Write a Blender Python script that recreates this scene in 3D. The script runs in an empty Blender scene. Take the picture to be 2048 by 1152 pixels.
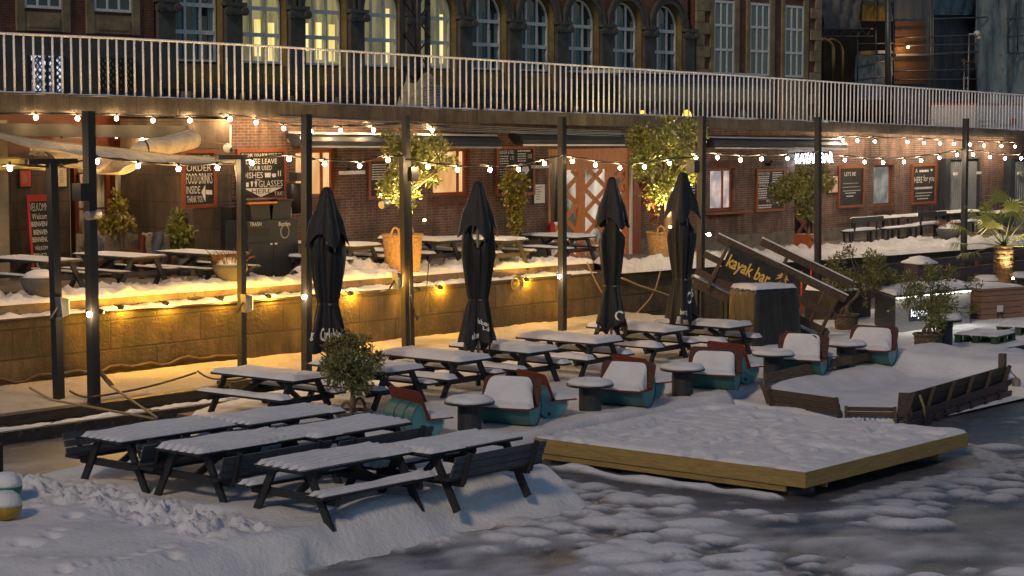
import bpy, bmesh, math, random
import numpy as np
from mathutils import Vector, Matrix

rnd = random.Random(11)
rng = np.random.default_rng(5)
sc = bpy.context.scene
COL = sc.collection
PI = math.pi

# ---------------------------------------------------------------- camera
FPX = 4100.0; HY = 240.0; CAMZ = 5.0
AZ = math.radians(40); PITCH = math.atan((576 - HY) / FPX)
FW = Vector((math.cos(AZ), math.sin(AZ), 0)); RT = Vector((math.sin(AZ), -math.cos(AZ), 0))
VD = FW * math.cos(PITCH) - Vector((0, 0, math.sin(PITCH)))
UP = FW * math.sin(PITCH) + Vector((0, 0, math.cos(PITCH)))
CAM = Vector((0, 0, CAMZ))
cd = bpy.data.cameras.new('camera'); cam = bpy.data.objects.new('camera', cd); COL.objects.link(cam)
cd.sensor_width = 36; cd.lens = 36 * FPX / 2048; cd.clip_end = 1500; cd.clip_start = 0.5
mw = Matrix.Identity(4)
for i in range(3):
    mw[i][0] = RT[i]; mw[i][1] = UP[i]; mw[i][2] = -VD[i]; mw[i][3] = CAM[i]
cam.matrix_world = mw
sc.camera = cam

def ray(x, y): return VD + RT * ((x - 1024) / FPX) - UP * ((y - 576) / FPX)
def G(x, y, z=0.0):                       # point of the level z seen at a place in the photograph
    r = ray(x, y); return CAM + r * ((z - CAMZ) / r.z)
def V(x, y, Y):                           # same, on the upright plane y = Y
    r = ray(x, y); return CAM + r * (Y / r.y)
def zt(x):                                # terrace level, falling gently to the right
    return float(np.interp(x, [20, 39, 43, 53, 64, 90], [1.5, 1.36, 1.12, .97, .9, .85]))
def zl(x):                                # top of the quay wall
    return float(np.interp(x, [20, 24, 39, 46, 53, 62, 90], [1.34, 1.32, 1.19, 1.09, .955, .83, .7]))
def T(x, y, dz=0.0):                      # same, on the terrace
    r = ray(x, y); t = 40.0
    for _ in range(12):
        X = r.x * t; t = (zt(X) + dz - CAMZ) / r.z
    return CAM + r * t

# ---------------------------------------------------------------- mesh helpers
class MB:
    def __init__(s): s.v = []; s.f = []; s.m = []; s.s = []; s.mi = 0
    def add(s, vs, fs, sm=False):
        o = len(s.v); s.v += [tuple(v) for v in vs]
        for f in fs:
            s.f.append(tuple(i + o for i in f)); s.m.append(s.mi); s.s.append(sm)
    def box(s, c, d, rz=0.0, mat=None):
        vs = []
        for k in range(8):
            p = Vector(((k & 1) - .5, ((k >> 1) & 1) - .5, ((k >> 2) & 1) - .5))
            p = Vector((p.x * d[0], p.y * d[1], p.z * d[2]))
            if mat: p = mat @ p
            elif rz: p = Matrix.Rotation(rz, 3, 'Z') @ p
            vs.append(p + Vector(c))
        s.add(vs, [(0, 2, 3, 1), (4, 5, 7, 6), (0, 1, 5, 4), (2, 6, 7, 3), (0, 4, 6, 2), (1, 3, 7, 5)])
    def bb(s, a, b):                       # box from corner to corner
        s.box([(a[i] + b[i]) / 2 for i in range(3)], [abs(b[i] - a[i]) for i in range(3)])
    def bar(s, p, q, w, h, up=(0, 0, 1)):
        p = Vector(p); q = Vector(q); d = (q - p); L = d.length; d.normalize()
        u = Vector(up); sd = d.cross(u)
        if sd.length < 1e-4: sd = d.cross(Vector((1, 0, 0)))
        sd.normalize(); u = sd.cross(d)
        vs = []
        for e in (p, q):
            for a, b in ((-1, -1), (1, -1), (1, 1), (-1, 1)): vs.append(e + sd * (a * w / 2) + u * (b * h / 2))
        s.add(vs, [(0, 1, 2, 3), (7, 6, 5, 4), (0, 4, 5, 1), (1, 5, 6, 2), (2, 6, 7, 3), (3, 7, 4, 0)])
    def tube(s, pts, r, n=6, sm=True):
        pts = [Vector(p) for p in pts]; rr = r if isinstance(r, (list, tuple)) else [r] * len(pts)
        ref = Vector((0, 0, 1)); vs = []
        for i, p in enumerate(pts):
            d = (pts[min(i + 1, len(pts) - 1)] - pts[max(i - 1, 0)])
            if d.length < 1e-9: d = Vector((0, 0, 1))
            d.normalize()
            a = d.cross(ref)
            if a.length < .05: a = d.cross(Vector((1, 0, 0)))
            a.normalize(); b = d.cross(a)
            for k in range(n):
                t = 2 * PI * k / n; vs.append(p + a * (math.cos(t) * rr[i]) + b * (math.sin(t) * rr[i]))
        fs = []
        for i in range(len(pts) - 1):
            for k in range(n):
                k2 = (k + 1) % n; fs.append((i * n + k, i * n + k2, (i + 1) * n + k2, (i + 1) * n + k))
        s.add(vs, fs, sm)
        m = (len(pts) - 1) * n
        s.add([vs[k] for k in range(n)], [tuple(reversed(range(n)))]); s.add([vs[m + k] for k in range(n)], [tuple(range(n))])
    def lathe(s, prof, n=24, c=(0, 0, 0), sm=True, fn=None):
        vs = []; c = Vector(c)
        for r, z in prof:
            for k in range(n):
                t = 2 * PI * k / n; q = r * (fn(t, z) if fn else 1)
                vs.append(c + Vector((q * math.cos(t), q * math.sin(t), z)))
        fs = [(i * n + k, i * n + (k + 1) % n, (i + 1) * n + (k + 1) % n, (i + 1) * n + k) for i in range(len(prof) - 1) for k in range(n)]
        s.add(vs, fs, sm)
        e = (len(prof) - 1) * n
        if prof[0][0] > 1e-4: s.add(vs[:n], [tuple(reversed(range(n)))])
        if prof[-1][0] > 1e-4: s.add(vs[e:], [tuple(range(n))])
    def prism(s, pts, off):
        n = len(pts); off = Vector(off); vs = [Vector(p) for p in pts] + [Vector(p) + off for p in pts]
        s.add(vs, [tuple(range(n)), tuple(range(2 * n - 1, n - 1, -1))] + [(k, n + k, n + (k + 1) % n, (k + 1) % n) for k in range(n)])
    def grid(s, P, sm=True, close=False):  # P[i][j] points
        n = len(P); m = len(P[0]); vs = [p for row in P for p in row]
        fs = [(i * m + j, i * m + j + 1, (i + 1) * m + j + 1, (i + 1) * m + j) for i in range(n - 1) for j in range(m - 1)]
        if close: fs += [(i * m + m - 1, i * m, (i + 1) * m, (i + 1) * m + m - 1) for i in range(n - 1)]
        s.add(vs, fs, sm)
    def ball(s, c, r, n=10, m=6, sq=(1, 1, 1)):
        c = Vector(c); prof = []
        vs = []; fs = []
        for i in range(m + 1):
            a = -PI / 2 + PI * i / m
            for k in range(n):
                t = 2 * PI * k / n
                vs.append(c + Vector((r * sq[0] * math.cos(a) * math.cos(t), r * sq[1] * math.cos(a) * math.sin(t), r * sq[2] * math.sin(a))))
        fs = [(i * n + k, i * n + (k + 1) % n, (i + 1) * n + (k + 1) % n, (i + 1) * n + k) for i in range(m) for k in range(n)]
        s.add(vs, fs, True)
    def build(s, name, mat, parent=None, w=False, loc=None, rz=0.0):
        me = bpy.data.meshes.new(name)
        vs = s.v
        if w and parent is not None:
            o = worigin(parent); vs = [(v[0] - o[0], v[1] - o[1], v[2] - o[2]) for v in vs]
        me.from_pydata(vs, [], s.f)
        mats = mat if isinstance(mat, (list, tuple)) else [mat]
        for m_ in mats: me.materials.append(m_)
        me.polygons.foreach_set('material_index', s.m); me.polygons.foreach_set('use_smooth', s.s)
        bm = bmesh.new(); bm.from_mesh(me); bmesh.ops.remove_doubles(bm, verts=bm.verts, dist=1e-6)
        bmesh.ops.recalc_face_normals(bm, faces=bm.faces); bm.to_mesh(me); bm.free(); me.update()
        ob = bpy.data.objects.new(name, me); COL.objects.link(ob)
        if parent is not None: ob.parent = parent
        if loc is not None: ob.location = loc
        if rz: ob.rotation_euler = (0, 0, rz)
        return ob

def worigin(o):
    p = Vector((0, 0, 0))
    while o is not None: p += o.location; o = o.parent
    return p
def tag(o, label, cat, group=None, kind=None):
    if label: o['label'] = label
    if cat: o['category'] = cat
    if group: o['group'] = group
    if kind: o['kind'] = kind
    return o
def thing(name, label, cat, loc=(0, 0, 0), rz=0.0, group=None):
    o = bpy.data.objects.new(name, None); COL.objects.link(o); o.empty_display_size = .2
    o.location = loc; o.rotation_euler = (0, 0, rz)
    return tag(o, label, cat, group)
def struct(o): o['kind'] = 'structure'; return o
def copy_tree(o, parent=None):
    c = o.copy(); COL.objects.link(c); c.parent = parent
    for ch in list(o.children): copy_tree(ch, c)
    return c
def place(proto, used, loc, rz, label, group):
    o = copy_tree(proto) if used else proto
    o.location = loc; o.rotation_euler = (0, 0, rz); o['label'] = label; o['group'] = group
    return o
ORD = ['first', 'second', 'third', 'fourth', 'fifth', 'sixth', 'seventh', 'eighth', 'ninth', 'tenth', 'eleventh', 'twelfth']

def boxed(name, label, cat, c, d, m, rz=0.0, group=None):
    b = MB(); b.box((0, 0, d[2] / 2), d); return tag(b.build(name, m, None, loc=c, rz=rz), label, cat, group)

# lettering: flat meshes from the built-in font
def text_data(body, bold=0.0):
    cu = bpy.data.curves.new('t', 'FONT'); cu.body = body; cu.resolution_u = 2; cu.offset = bold
    ob = bpy.data.objects.new('t', cu); COL.objects.link(ob)
    dg = bpy.context.evaluated_depsgraph_get(); me = bpy.data.meshes.new_from_object(ob.evaluated_get(dg))
    vs = [tuple(v.co) for v in me.vertices]; fs = [tuple(p.vertices) for p in me.polygons]
    bpy.data.objects.remove(ob); bpy.data.curves.remove(cu); bpy.data.meshes.remove(me)
    return vs, fs
def put_text(mb, body, fn, u0, u1, v0, v1, bold=0.0):   # fn(u, v) -> 3D; text fills the rectangle
    vs, fs = text_data(body, bold)
    if not vs: return
    xs = [v[0] for v in vs]; ys = [v[1] for v in vs]; x0, x1, y0, y1 = min(xs), max(xs), min(ys), max(ys)
    mb.add([fn(u0 + (v[0] - x0) / (x1 - x0 + 1e-9) * (u1 - u0), v0 + (v[1] - y0) / (y1 - y0 + 1e-9) * (v1 - v0)) for v in vs], fs)

# ---------------------------------------------------------------- noise for height fields
def vnoise(x, y, sd):
    r = np.random.default_rng(sd).random((256, 256))
    xi = np.floor(x).astype(int); yi = np.floor(y).astype(int); fx = x - xi; fy = y - yi
    fx = fx * fx * (3 - 2 * fx); fy = fy * fy * (3 - 2 * fy)
    a = r[xi % 256, yi % 256]; b = r[(xi + 1) % 256, yi % 256]; c = r[xi % 256, (yi + 1) % 256]; d = r[(xi + 1) % 256, (yi + 1) % 256]
    return (a * (1 - fx) + b * fx) * (1 - fy) + (c * (1 - fx) + d * fx) * fy
def fbm(x, y, sc_, sd, o=4):
    t = 0; a = .5
    for k in range(o):
        t = t + a * (vnoise(x * sc_ * 2 ** k + 13.7 * k, y * sc_ * 2 ** k + 5.1 * k, sd + k) - .5); a *= .5
    return t * 2
def sstep(a, b, x): t = np.clip((x - a) / (b - a), 0, 1); return t * t * (3 - 2 * t)
def poly_sd(X, Y, P):                     # signed distance, positive inside
    d = np.full(X.shape, 1e9); ins = np.zeros(X.shape, bool); n = len(P)
    for i in range(n):
        ax, ay = P[i]; bx, by = P[(i + 1) % n]; ex, ey = bx - ax, by - ay
        t = np.clip(((X - ax) * ex + (Y - ay) * ey) / (ex * ex + ey * ey), 0, 1)
        d = np.minimum(d, np.hypot(X - ax - t * ex, Y - ay - t * ey))
        c = ((ay > Y) != (by > Y)) & (X < (bx - ax) * (Y - ay) / (by - ay + 1e-12) + ax); ins ^= c
    return np.where(ins, d, -d)
def height_mesh(name, X, Y, Z, mat, attr=None, drop=None):
    n, m = X.shape; me = bpy.data.meshes.new(name)
    co = np.stack([X, Y, Z], -1).reshape(-1, 3)
    idx = np.arange(n * m).reshape(n, m)
    q = np.stack([idx[:-1, :-1], idx[1:, :-1], idx[1:, 1:], idx[:-1, 1:]], -1).reshape(-1, 4)
    if drop is not None:
        dv = drop.reshape(-1); q = q[~dv[q].all(1)]
        use = np.zeros(n * m, bool); use[q] = True; mp = np.cumsum(use) - 1; co = co[use]; q = mp[q]
    me.vertices.add(len(co)); me.vertices.foreach_set('co', co.reshape(-1).astype(np.float32))
    me.loops.add(q.size); me.loops.foreach_set('vertex_index', q.reshape(-1).astype(np.int32))
    me.polygons.add(len(q)); me.polygons.foreach_set('loop_start', np.arange(0, q.size, 4, dtype=np.int32))
    me.polygons.foreach_set('use_smooth', np.ones(len(q), bool))
    me.update(calc_edges=True); me.validate()
    if attr is not None:
        a = attr.reshape(-1)
        if drop is not None: a = a[use]
        at = me.attributes.new('cover', 'FLOAT', 'POINT'); at.data.foreach_set('value', a.astype(np.float32))
    me.materials.append(mat)
    ob = bpy.data.objects.new(name, me); COL.objects.link(ob); return ob

# ---------------------------------------------------------------- materials
MATS = {}
def nt(name):
    m = bpy.data.materials.new(name); m.use_nodes = True; t = m.node_tree
    p = t.nodes['Principled BSDF']; return m, t, p
def N(t, ty, **kw):
    n = t.nodes.new(ty)
    for k, v in kw.items():
        if k in n.inputs: n.inputs[k].default_value = v
        else: setattr(n, k, v)
    return n
def L(t, a, b): t.links.new(a, b)
def coords(t, mode='Object', scale=(1, 1, 1)):
    if mode == 'World': o = N(t, 'ShaderNodeNewGeometry').outputs['Position']
    else: o = N(t, 'ShaderNodeTexCoord').outputs[mode]
    mp = N(t, 'ShaderNodeMapping'); mp.inputs['Scale'].default_value = scale; L(t, o, mp.inputs[0]); return mp.outputs[0]
def rgba(c): return (c[0], c[1], c[2], 1)
def M(name, c, r=.7, var=.25, s=6, st=(1, 1, 1), bump=.15, bs=40, metal=0, c2=None, spec=.4, mode='Object', wear=None):
    m, t, p = nt(name); v = coords(t, mode, st)
    n = N(t, 'ShaderNodeTexNoise', Scale=s, Detail=6, Roughness=.65); L(t, v, n.inputs['Vector'])
    rp = N(t, 'ShaderNodeValToRGB'); L(t, n.outputs['Fac'], rp.inputs[0])
    a = [q * (1 - var) for q in c]; b = list(c2) if c2 else [min(1, q * (1 + var)) for q in c]
    rp.color_ramp.elements[0].position = .3; rp.color_ramp.elements[1].position = .7
    rp.color_ramp.elements[0].color = rgba(a); rp.color_ramp.elements[1].color = rgba(b)
    out = rp.outputs[0]
    if wear:
        n3 = N(t, 'ShaderNodeTexNoise', Scale=s * 3.1, Detail=8, Roughness=.75); L(t, v, n3.inputs['Vector'])
        r3 = N(t, 'ShaderNodeValToRGB'); L(t, n3.outputs['Fac'], r3.inputs[0])
        r3.color_ramp.elements[0].position = .56; r3.color_ramp.elements[1].position = .64
        mx = N(t, 'ShaderNodeMixRGB'); L(t, r3.outputs[0], mx.inputs[0]); L(t, out, mx.inputs[1]); mx.inputs[2].default_value = rgba(wear); out = mx.outputs[0]
    L(t, out, p.inputs['Base Color'])
    p.inputs['Roughness'].default_value = r; p.inputs['Metallic'].default_value = metal; p.inputs['Specular IOR Level'].default_value = spec
    if bump:
        n2 = N(t, 'ShaderNodeTexNoise', Scale=bs, Detail=4); L(t, v, n2.inputs['Vector'])
        bp = N(t, 'ShaderNodeBump', Strength=bump, Distance=.02); L(t, n2.outputs['Fac'], bp.inputs['Height']); L(t, bp.outputs[0], p.inputs['Normal'])
    MATS[name] = m; return m
def EM(name, c, s):
    m, t, p = nt(name); p.inputs['Base Color'].default_value = rgba(c); p.inputs['Emission Color'].default_value = rgba(c); p.inputs['Emission Strength'].default_value = s
    return m
def snow_mat(name, c=(.8, .82, .86), bs=9, bstr=.5, fine=90):
    m, t, p = nt(name); v = coords(t, 'World')
    n = N(t, 'ShaderNodeTexNoise', Scale=2.2, Detail=5); L(t, v, n.inputs['Vector'])
    rp = N(t, 'ShaderNodeValToRGB'); L(t, n.outputs['Fac'], rp.inputs[0])
    rp.color_ramp.elements[0].position = .3; rp.color_ramp.elements[1].position = .65
    rp.color_ramp.elements[0].color = rgba([q * .86 for q in c]); rp.color_ramp.elements[1].color = rgba(c)
    L(t, rp.outputs[0], p.inputs['Base Color']); p.inputs['Roughness'].default_value = .75; p.inputs['Specular IOR Level'].default_value = .25
    n1 = N(t, 'ShaderNodeTexNoise', Scale=bs, Detail=5, Roughness=.6); L(t, v, n1.inputs['Vector'])
    n2 = N(t, 'ShaderNodeTexNoise', Scale=fine, Detail=3); L(t, v, n2.inputs['Vector'])
    b1 = N(t, 'ShaderNodeBump', Strength=bstr, Distance=.05); L(t, n1.outputs['Fac'], b1.inputs['Height'])
    b2 = N(t, 'ShaderNodeBump', Strength=.25, Distance=.012); L(t, n2.outputs['Fac'], b2.inputs['Height']); L(t, b1.outputs[0], b2.inputs['Normal'])
    L(t, b2.outputs[0], p.inputs['Normal']); MATS[name] = m; return m
SNOW = snow_mat('snow', (.74, .76, .80), 13, .5)
SNOWD = snow_mat('dirty_shaded_snow', (.42, .40, .37), 16, 1.0)  # dirty snow, its colour also lowered for the shade on the ledge
SNOWR = snow_mat('snow_trodden', (.66, .66, .68), 14, 1.0)

def brick_mat(name, c1, c2, mortar, bw, rh, ms, plane='xz', bump=.4, stain=None, moss=None, mode='World', off=.5):
    m, t, p = nt(name); v = coords(t, mode)
    sp = N(t, 'ShaderNodeSeparateXYZ'); L(t, v, sp.inputs[0]); cb = N(t, 'ShaderNodeCombineXYZ')
    if plane == 'xz': L(t, sp.outputs[0], cb.inputs[0]); L(t, sp.outputs[2], cb.inputs[1])
    else: L(t, sp.outputs[1], cb.inputs[0]); L(t, sp.outputs[2], cb.inputs[1])
    b = N(t, 'ShaderNodeTexBrick', Scale=1.0); b.inputs['Brick Width'].default_value = bw; b.inputs['Row Height'].default_value = rh
    b.inputs['Mortar Size'].default_value = ms; b.inputs['Mortar Smooth'].default_value = .3; b.inputs['Bias'].default_value = 0; b.offset = off
    b.inputs['Color1'].default_value = rgba(c1); b.inputs['Color2'].default_value = rgba(c2); b.inputs['Mortar'].default_value = rgba(mortar)
    L(t, cb.outputs[0], b.inputs['Vector'])
    n = N(t, 'ShaderNodeTexNoise', Scale=1.3, Detail=8, Roughness=.7); L(t, v, n.inputs['Vector'])
    rp = N(t, 'ShaderNodeValToRGB'); L(t, n.outputs['Fac'], rp.inputs[0]); rp.color_ramp.elements[0].position = .3; rp.color_ramp.elements[1].position = .72
    rp.color_ramp.elements[0].color = (.36, .34, .32, 1); rp.color_ramp.elements[1].color = (1.15, 1.1, 1.05, 1)
    mx = N(t, 'ShaderNodeMixRGB', blend_type='MULTIPLY'); mx.inputs[0].default_value = 1; L(t, b.outputs['Color'], mx.inputs[1]); L(t, rp.outputs[0], mx.inputs[2])
    out = mx.outputs[0]
    for col, stv, thr in ((stain, (3.0, 3.0, .35), .55), (moss, (1.0, 1.0, 1.4), .58)):
        if not col: continue
        mp = N(t, 'ShaderNodeMapping'); mp.inputs['Scale'].default_value = stv; L(t, v, mp.inputs[0])
        n2 = N(t, 'ShaderNodeTexNoise', Scale=1.6, Detail=7, Roughness=.7); L(t, mp.outputs[0], n2.inputs['Vector'])
        r2 = N(t, 'ShaderNodeValToRGB'); L(t, n2.outputs['Fac'], r2.inputs[0]); r2.color_ramp.elements[0].position = thr - .1; r2.color_ramp.elements[1].position = thr + .12
        r2.color_ramp.elements[1].color = (.8, .8, .8, 1)
        m2 = N(t, 'ShaderNodeMixRGB'); L(t, r2.outputs[0], m2.inputs[0]); L(t, out, m2.inputs[1]); m2.inputs[2].default_value = rgba(col); out = m2.outputs[0]
    L(t, out, p.inputs['Base Color']); p.inputs['Roughness'].default_value = .82
    n3 = N(t, 'ShaderNodeTexNoise', Scale=16, Detail=6); L(t, v, n3.inputs['Vector'])
    ad = N(t, 'ShaderNodeMath', operation='SUBTRACT'); L(t, n3.outputs['Fac'], ad.inputs[0]); L(t, b.outputs['Fac'], ad.inputs[1])
    bp = N(t, 'ShaderNodeBump', Strength=bump, Distance=.02); L(t, ad.outputs[0], bp.inputs['Height']); L(t, bp.outputs[0], p.inputs['Normal'])
    MATS[name] = m; return m

BRICK = brick_mat('brown_brick', (.23, .125, .108), (.14, .082, .076), (.34, .28, .24), .235, .071, .008, stain=(.05, .035, .03))
BRICKY = brick_mat('brown_brick_return', (.23, .125, .108), (.14, .082, .076), (.34, .28, .24), .235, .071, .008, plane='yz')
RBRICK = brick_mat('red_brick', (.24, .075, .05), (.16, .052, .04), (.2, .14, .11), .25, .085, .012)
QUAY = brick_mat('quay_stone', (.135, .10, .058), (.08, .06, .036), (.05, .04, .028), 2.3, .56, .02, stain=(.035, .026, .014), moss=(.035, .042, .012), bump=1.0)
QUAYD = brick_mat('quay_stone_dark', (.12, .10, .075), (.09, .075, .055), (.05, .04, .03), 1.9, .5, .02, stain=(.03, .025, .02), moss=(.07, .07, .025), bump=.9)
GRAN = brick_mat('terrace_pillar_stone', (.16, .125, .10), (.12, .095, .08), (.07, .055, .045), 1.3, .62, .012, stain=(.05, .035, .03))
CONC = M('concrete', (.17, .15, .13), .9, .45, 1.5, bump=.4, bs=25, mode='World', wear=(.08, .065, .05))
SLAB = brick_mat('slab_granite', (.13, .115, .10), (.095, .085, .075), (.06, .05, .04), 1.85, 3.0, .012, stain=(.028, .024, .02), bump=.9)
KERB = M('kerb_stone', (.20, .16, .12), .85, .4, 2.5, bump=.5, bs=20, mode='World', wear=(.09, .07, .05))
BWOOD = M('black_timber', (.012, .013, .016), .55, .5, 7, (8, 8, 1), .3, 30, spec=.5, wear=(.03, .03, .032))
TWOOD = M('dark_table_wood', (.020, .021, .025), .6, .5, 9, (6, .8, 6), .35, 30, wear=(.045, .045, .048))
BLUEW = M('blue_black_wood', (.03, .035, .045), .55, .4, 9, (6, .8, 6), .3, 30)
OLDW = M('weathered_wood', (.12, .085, .06), .8, .5, 5, (1, 5, 9), .5, 30, wear=(.05, .035, .025))
RAMPW = M('ramp_wood', (.085, .058, .042), .75, .45, 6, (3, 3, 3), .4, 40)
PINE = M('pressure_treated_pine', (.31, .22, .075), .65, .3, 3, (1.2, 1.2, 14), .2, 40, mode='World', wear=(.17, .11, .035))
LARCH = M('larch_cladding', (.25, .14, .09), .7, .25, 3, (1.2, 1.2, 12), .2, 40, mode='World')
ORW = M('orange_varnished_wood', (.62, .21, .055), .45, .3, 4, (8, 8, 1), .15, 40)
REDW = M('red_brown_varnished_wood', (.13, .035, .018), .45, .35, 4, (8, 8, 1), .15, 40)
FRAME = M('reddish_board_frame', (.24, .065, .025), .5, .25, 6, (3, 3, 3), .1)
PLYD = M('frosted_brown_plywood', (.07, .026, .02), .8, .5, 8, (2, 2, 6), .2, 60, wear=(.16, .13, .12))
PLY = M('red_plywood', (.17, .026, .012), .75, .45, 8, (2, 2, 6), .15, 60, wear=(.06, .02, .013))
TEALE = M('teal_drum_end_lit', (.07, .25, .29), .42, .15, 3, bump=.05, bs=8, wear=(.14, .30, .30), spec=.5)  # same drum paint, lightened for the light on the ends
TEAL = M('teal_drum_paint', (.04, .145, .15), .36, .2, 3, bump=.05, bs=8, wear=(.07, .17, .16), spec=.5)
BLKM = M('black_metal', (.02, .02, .022), .45, .3, 6, bump=.05, metal=0, spec=.5)
GREYM = M('grey_metal', (.22, .23, .24), .4, .2, 6, bump=.05, metal=.6)
STEEL = M('brushed_steel', (.30, .29, .28), .38, .2, 5, (1, 30, 30), .1, 60, metal=.7)
RAILM = M('galvanised_rail', (.84, .84, .88), .45, .12, 9, bump=.1, metal=0, wear=(.3, .26, .22))
CLOTH = M('black_parasol_cloth', (.013, .013, .015), .6, .35, 5, (5, 5, 1.1), bump=.9, bs=4.5, spec=.4)
TARP = M('black_tarpaulin', (.02, .021, .024), .38, .3, 5, bump=.25, bs=12, spec=.5)
SAIL = M('beige_sailcloth', (.62, .54, .40), .8, .25, 4, bump=.15, bs=30, wear=(.33, .26, .15))
SAILY = M('yellowed_sailcloth', (.58, .46, .14), .8, .25, 4, bump=.15, bs=30)
CHALK = M('chalkboard', (.018, .018, .020), .7, .5, 4, bump=.05, c2=(.04, .04, .042))
WHITE = M('white_lettering', (.75, .75, .73), .8, .15, 60, bump=0)
DIMW = M('dim_chalk_lettering', (.28, .28, .28), .9, .3, 40, bump=0)
YELLET = M('yellow_lettering', (.72, .48, .10), .6, .1, 20, bump=0)
PAPER = M('menu_paper', (.7, .68, .66), .6, .1, 4, bump=0)
PINKP = M('pink_paper', (.62, .40, .34), .6, .1, 4, bump=0)
REDP = M('red_poster_paper', (.60, .07, .05), .6, .2, 4, bump=0)
WICK = M('wicker', (.33, .21, .095), .7, .35, 14, bump=.3, bs=60)
WICKD = M('dark_wicker', (.10, .075, .055), .7, .35, 14, bump=.3, bs=60)
BARK = M('olive_bark', (.16, .12, .08), .85, .4, 8, (1, 1, .4), .6, 25)
PALMB = M('palm_fibre', (.22, .15, .075), .9, .6, 9, (4, 4, 1), .9, 30, wear=(.33, .26, .16))
ROPE = M('rope', (.28, .21, .12), .9, .3, 30, bump=.3, bs=90)
CHAINM = M('rusty_chain', (.07, .045, .03), .7, .4, 20, bump=.2)
CABLE = M('dark_cable', (.03, .028, .026), .6, .2, 10, bump=0)
ASPH = M('asphalt', (.045, .045, .048), .9, .3, 3, bump=.3, bs=60, mode='World')
PLASTB = M('black_plastic', (.015, .015, .017), .4, .2, 5, bump=.05)
GREYPOT = M('grey_fibre_pot', (.075, .075, .08), .75, .3, 5, bump=.15)
BINM = M('bin_paint', (.022, .027, .038), .5, .25, 3, bump=.1)
SAND = M('sandstone', (.26, .21, .12), .9, .4, 1.4, bump=.4, bs=12, mode='World', wear=(.18, .14, .08))
DSTONE = M('dark_facade_stone', (.085, .085, .08), .8, .4, 1.8, bump=.4, bs=14, mode='World', wear=(.13, .115, .09))
OSTONE = M('ochre_facade_stone', (.20, .15, .06), .9, .4, 1.4, bump=.3, bs=12, mode='World')
WFRAME = M('white_window_frame', (.72, .74, .74), .5, .15, 8, bump=.05)
DGLASS = M('dark_window_glass', (.012, .028, .036), .08, .4, .7, bump=0, spec=.8)
CURT = M('teal_grey_curtain', (.16, .29, .31), .9, .5, 2, (8, 8, .1), .2, 10)
GREEN = M('green_pallet_wood', (.03, .075, .04), .75, .35, 6, (3, 3, 3), .2, 40)
PURP = M('purple_stained_wood', (.06, .04, .05), .7, .35, 4, (1, 1, 8), .3, 40)
SHEET = M('grey_scaffold_sheeting', (.22, .28, .29), .9, .45, 1.2, (1, 1, .5), .6, 6, mode='World', wear=(.12, .15, .16))
SCAFM = M('scaffold_steel', (.10, .11, .12), .45, .2, 4, bump=0, metal=.5)
PANELW = M('plywood_hoarding', (.12, .065, .035), .8, .25, 1.5, (6, 6, .5), .1, mode='World')
INSUL = M('yellow_insulation_wrap', (.30, .17, .02), .7, .3, 1.5, bump=.3, bs=5, mode='World')
WPAINT = M('white_painted_metal', (.6, .6, .6), .5, .15, 1.5, bump=0)
REDPT = M('red_paint', (.5, .03, .03), .5, .15, 3, bump=0)
BLUEP = M('blue_float_plastic', (.02, .06, .3), .45, .2, 3, bump=0)
YBUOY = M('yellow_buoy_plastic', (.35, .22, .03), .5, .3, 3, bump=.1)
GBUOY = M('green_buoy_plastic', (.02, .16, .12), .5, .2, 3, bump=.1)
WOOL = M('sheepskin', (.22, .20, .15), .95, .4, 14, bump=.9, bs=50)
BLANK = M('blue_grey_blanket', (.09, .10, .13), .95, .3, 5, bump=.3, bs=60)
BUSP = M('dark_bus_paint', (.022, .026, .032), .3, .2, 1, bump=0, spec=.6)
NETM = M('pale_wrapping_net', (.36, .33, .22), .85, .45, 3, bump=.9, bs=9, mode='World')
PURPF = M('plastic_wrap', (.26, .24, .27), .3, .4, 3, bump=.9, bs=9, mode='World')
ICYST = M('wet_dark_stone', (.045, .04, .035), .6, .5, 3, bump=.6, bs=14, mode='World', wear=(.16, .15, .15))
def leaf_mat(name, a, b, r=.45):
    m, t, p = nt(name); g = N(t, 'ShaderNodeNewGeometry'); rp = N(t, 'ShaderNodeValToRGB'); L(t, g.outputs['Random Per Island'], rp.inputs[0])
    rp.color_ramp.elements[0].color = rgba(a); rp.color_ramp.elements[1].color = rgba(b); L(t, rp.outputs[0], p.inputs['Base Color'])
    p.inputs['Roughness'].default_value = r; p.inputs['Transmission Weight'].default_value = 0
    return m
OLIVE = leaf_mat('olive_leaf', (.07, .08, .02), (.24, .23, .07))
LAUREL = leaf_mat('laurel_leaf', (.06, .085, .02), (.22, .22, .05), .35)
IVYL = leaf_mat('ivy_leaf', (.16, .07, .015), (.28, .30, .04))
REDIVY = leaf_mat('red_ivy_leaf', (.16, .03, .015), (.10, .09, .02))
PALML = leaf_mat('palm_leaf', (.06, .10, .02), (.22, .24, .05), .4)
HEATH = leaf_mat('dry_heather', (.09, .04, .02), (.2, .11, .05), .8)
BULB = EM('warm_bulb_glow', (1, .64, .30), 330)
BULBW = EM('white_bulb_glow', (1, .73, .44), 400)
SPOTG = EM('amber_spot_glow', (1, .6, .12), 60)
NEON = EM('cool_neon_glow', (.75, .9, 1), 14)
BACKL = EM('backlit_letter_glow', (.9, .95, 1), 1.4)
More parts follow.
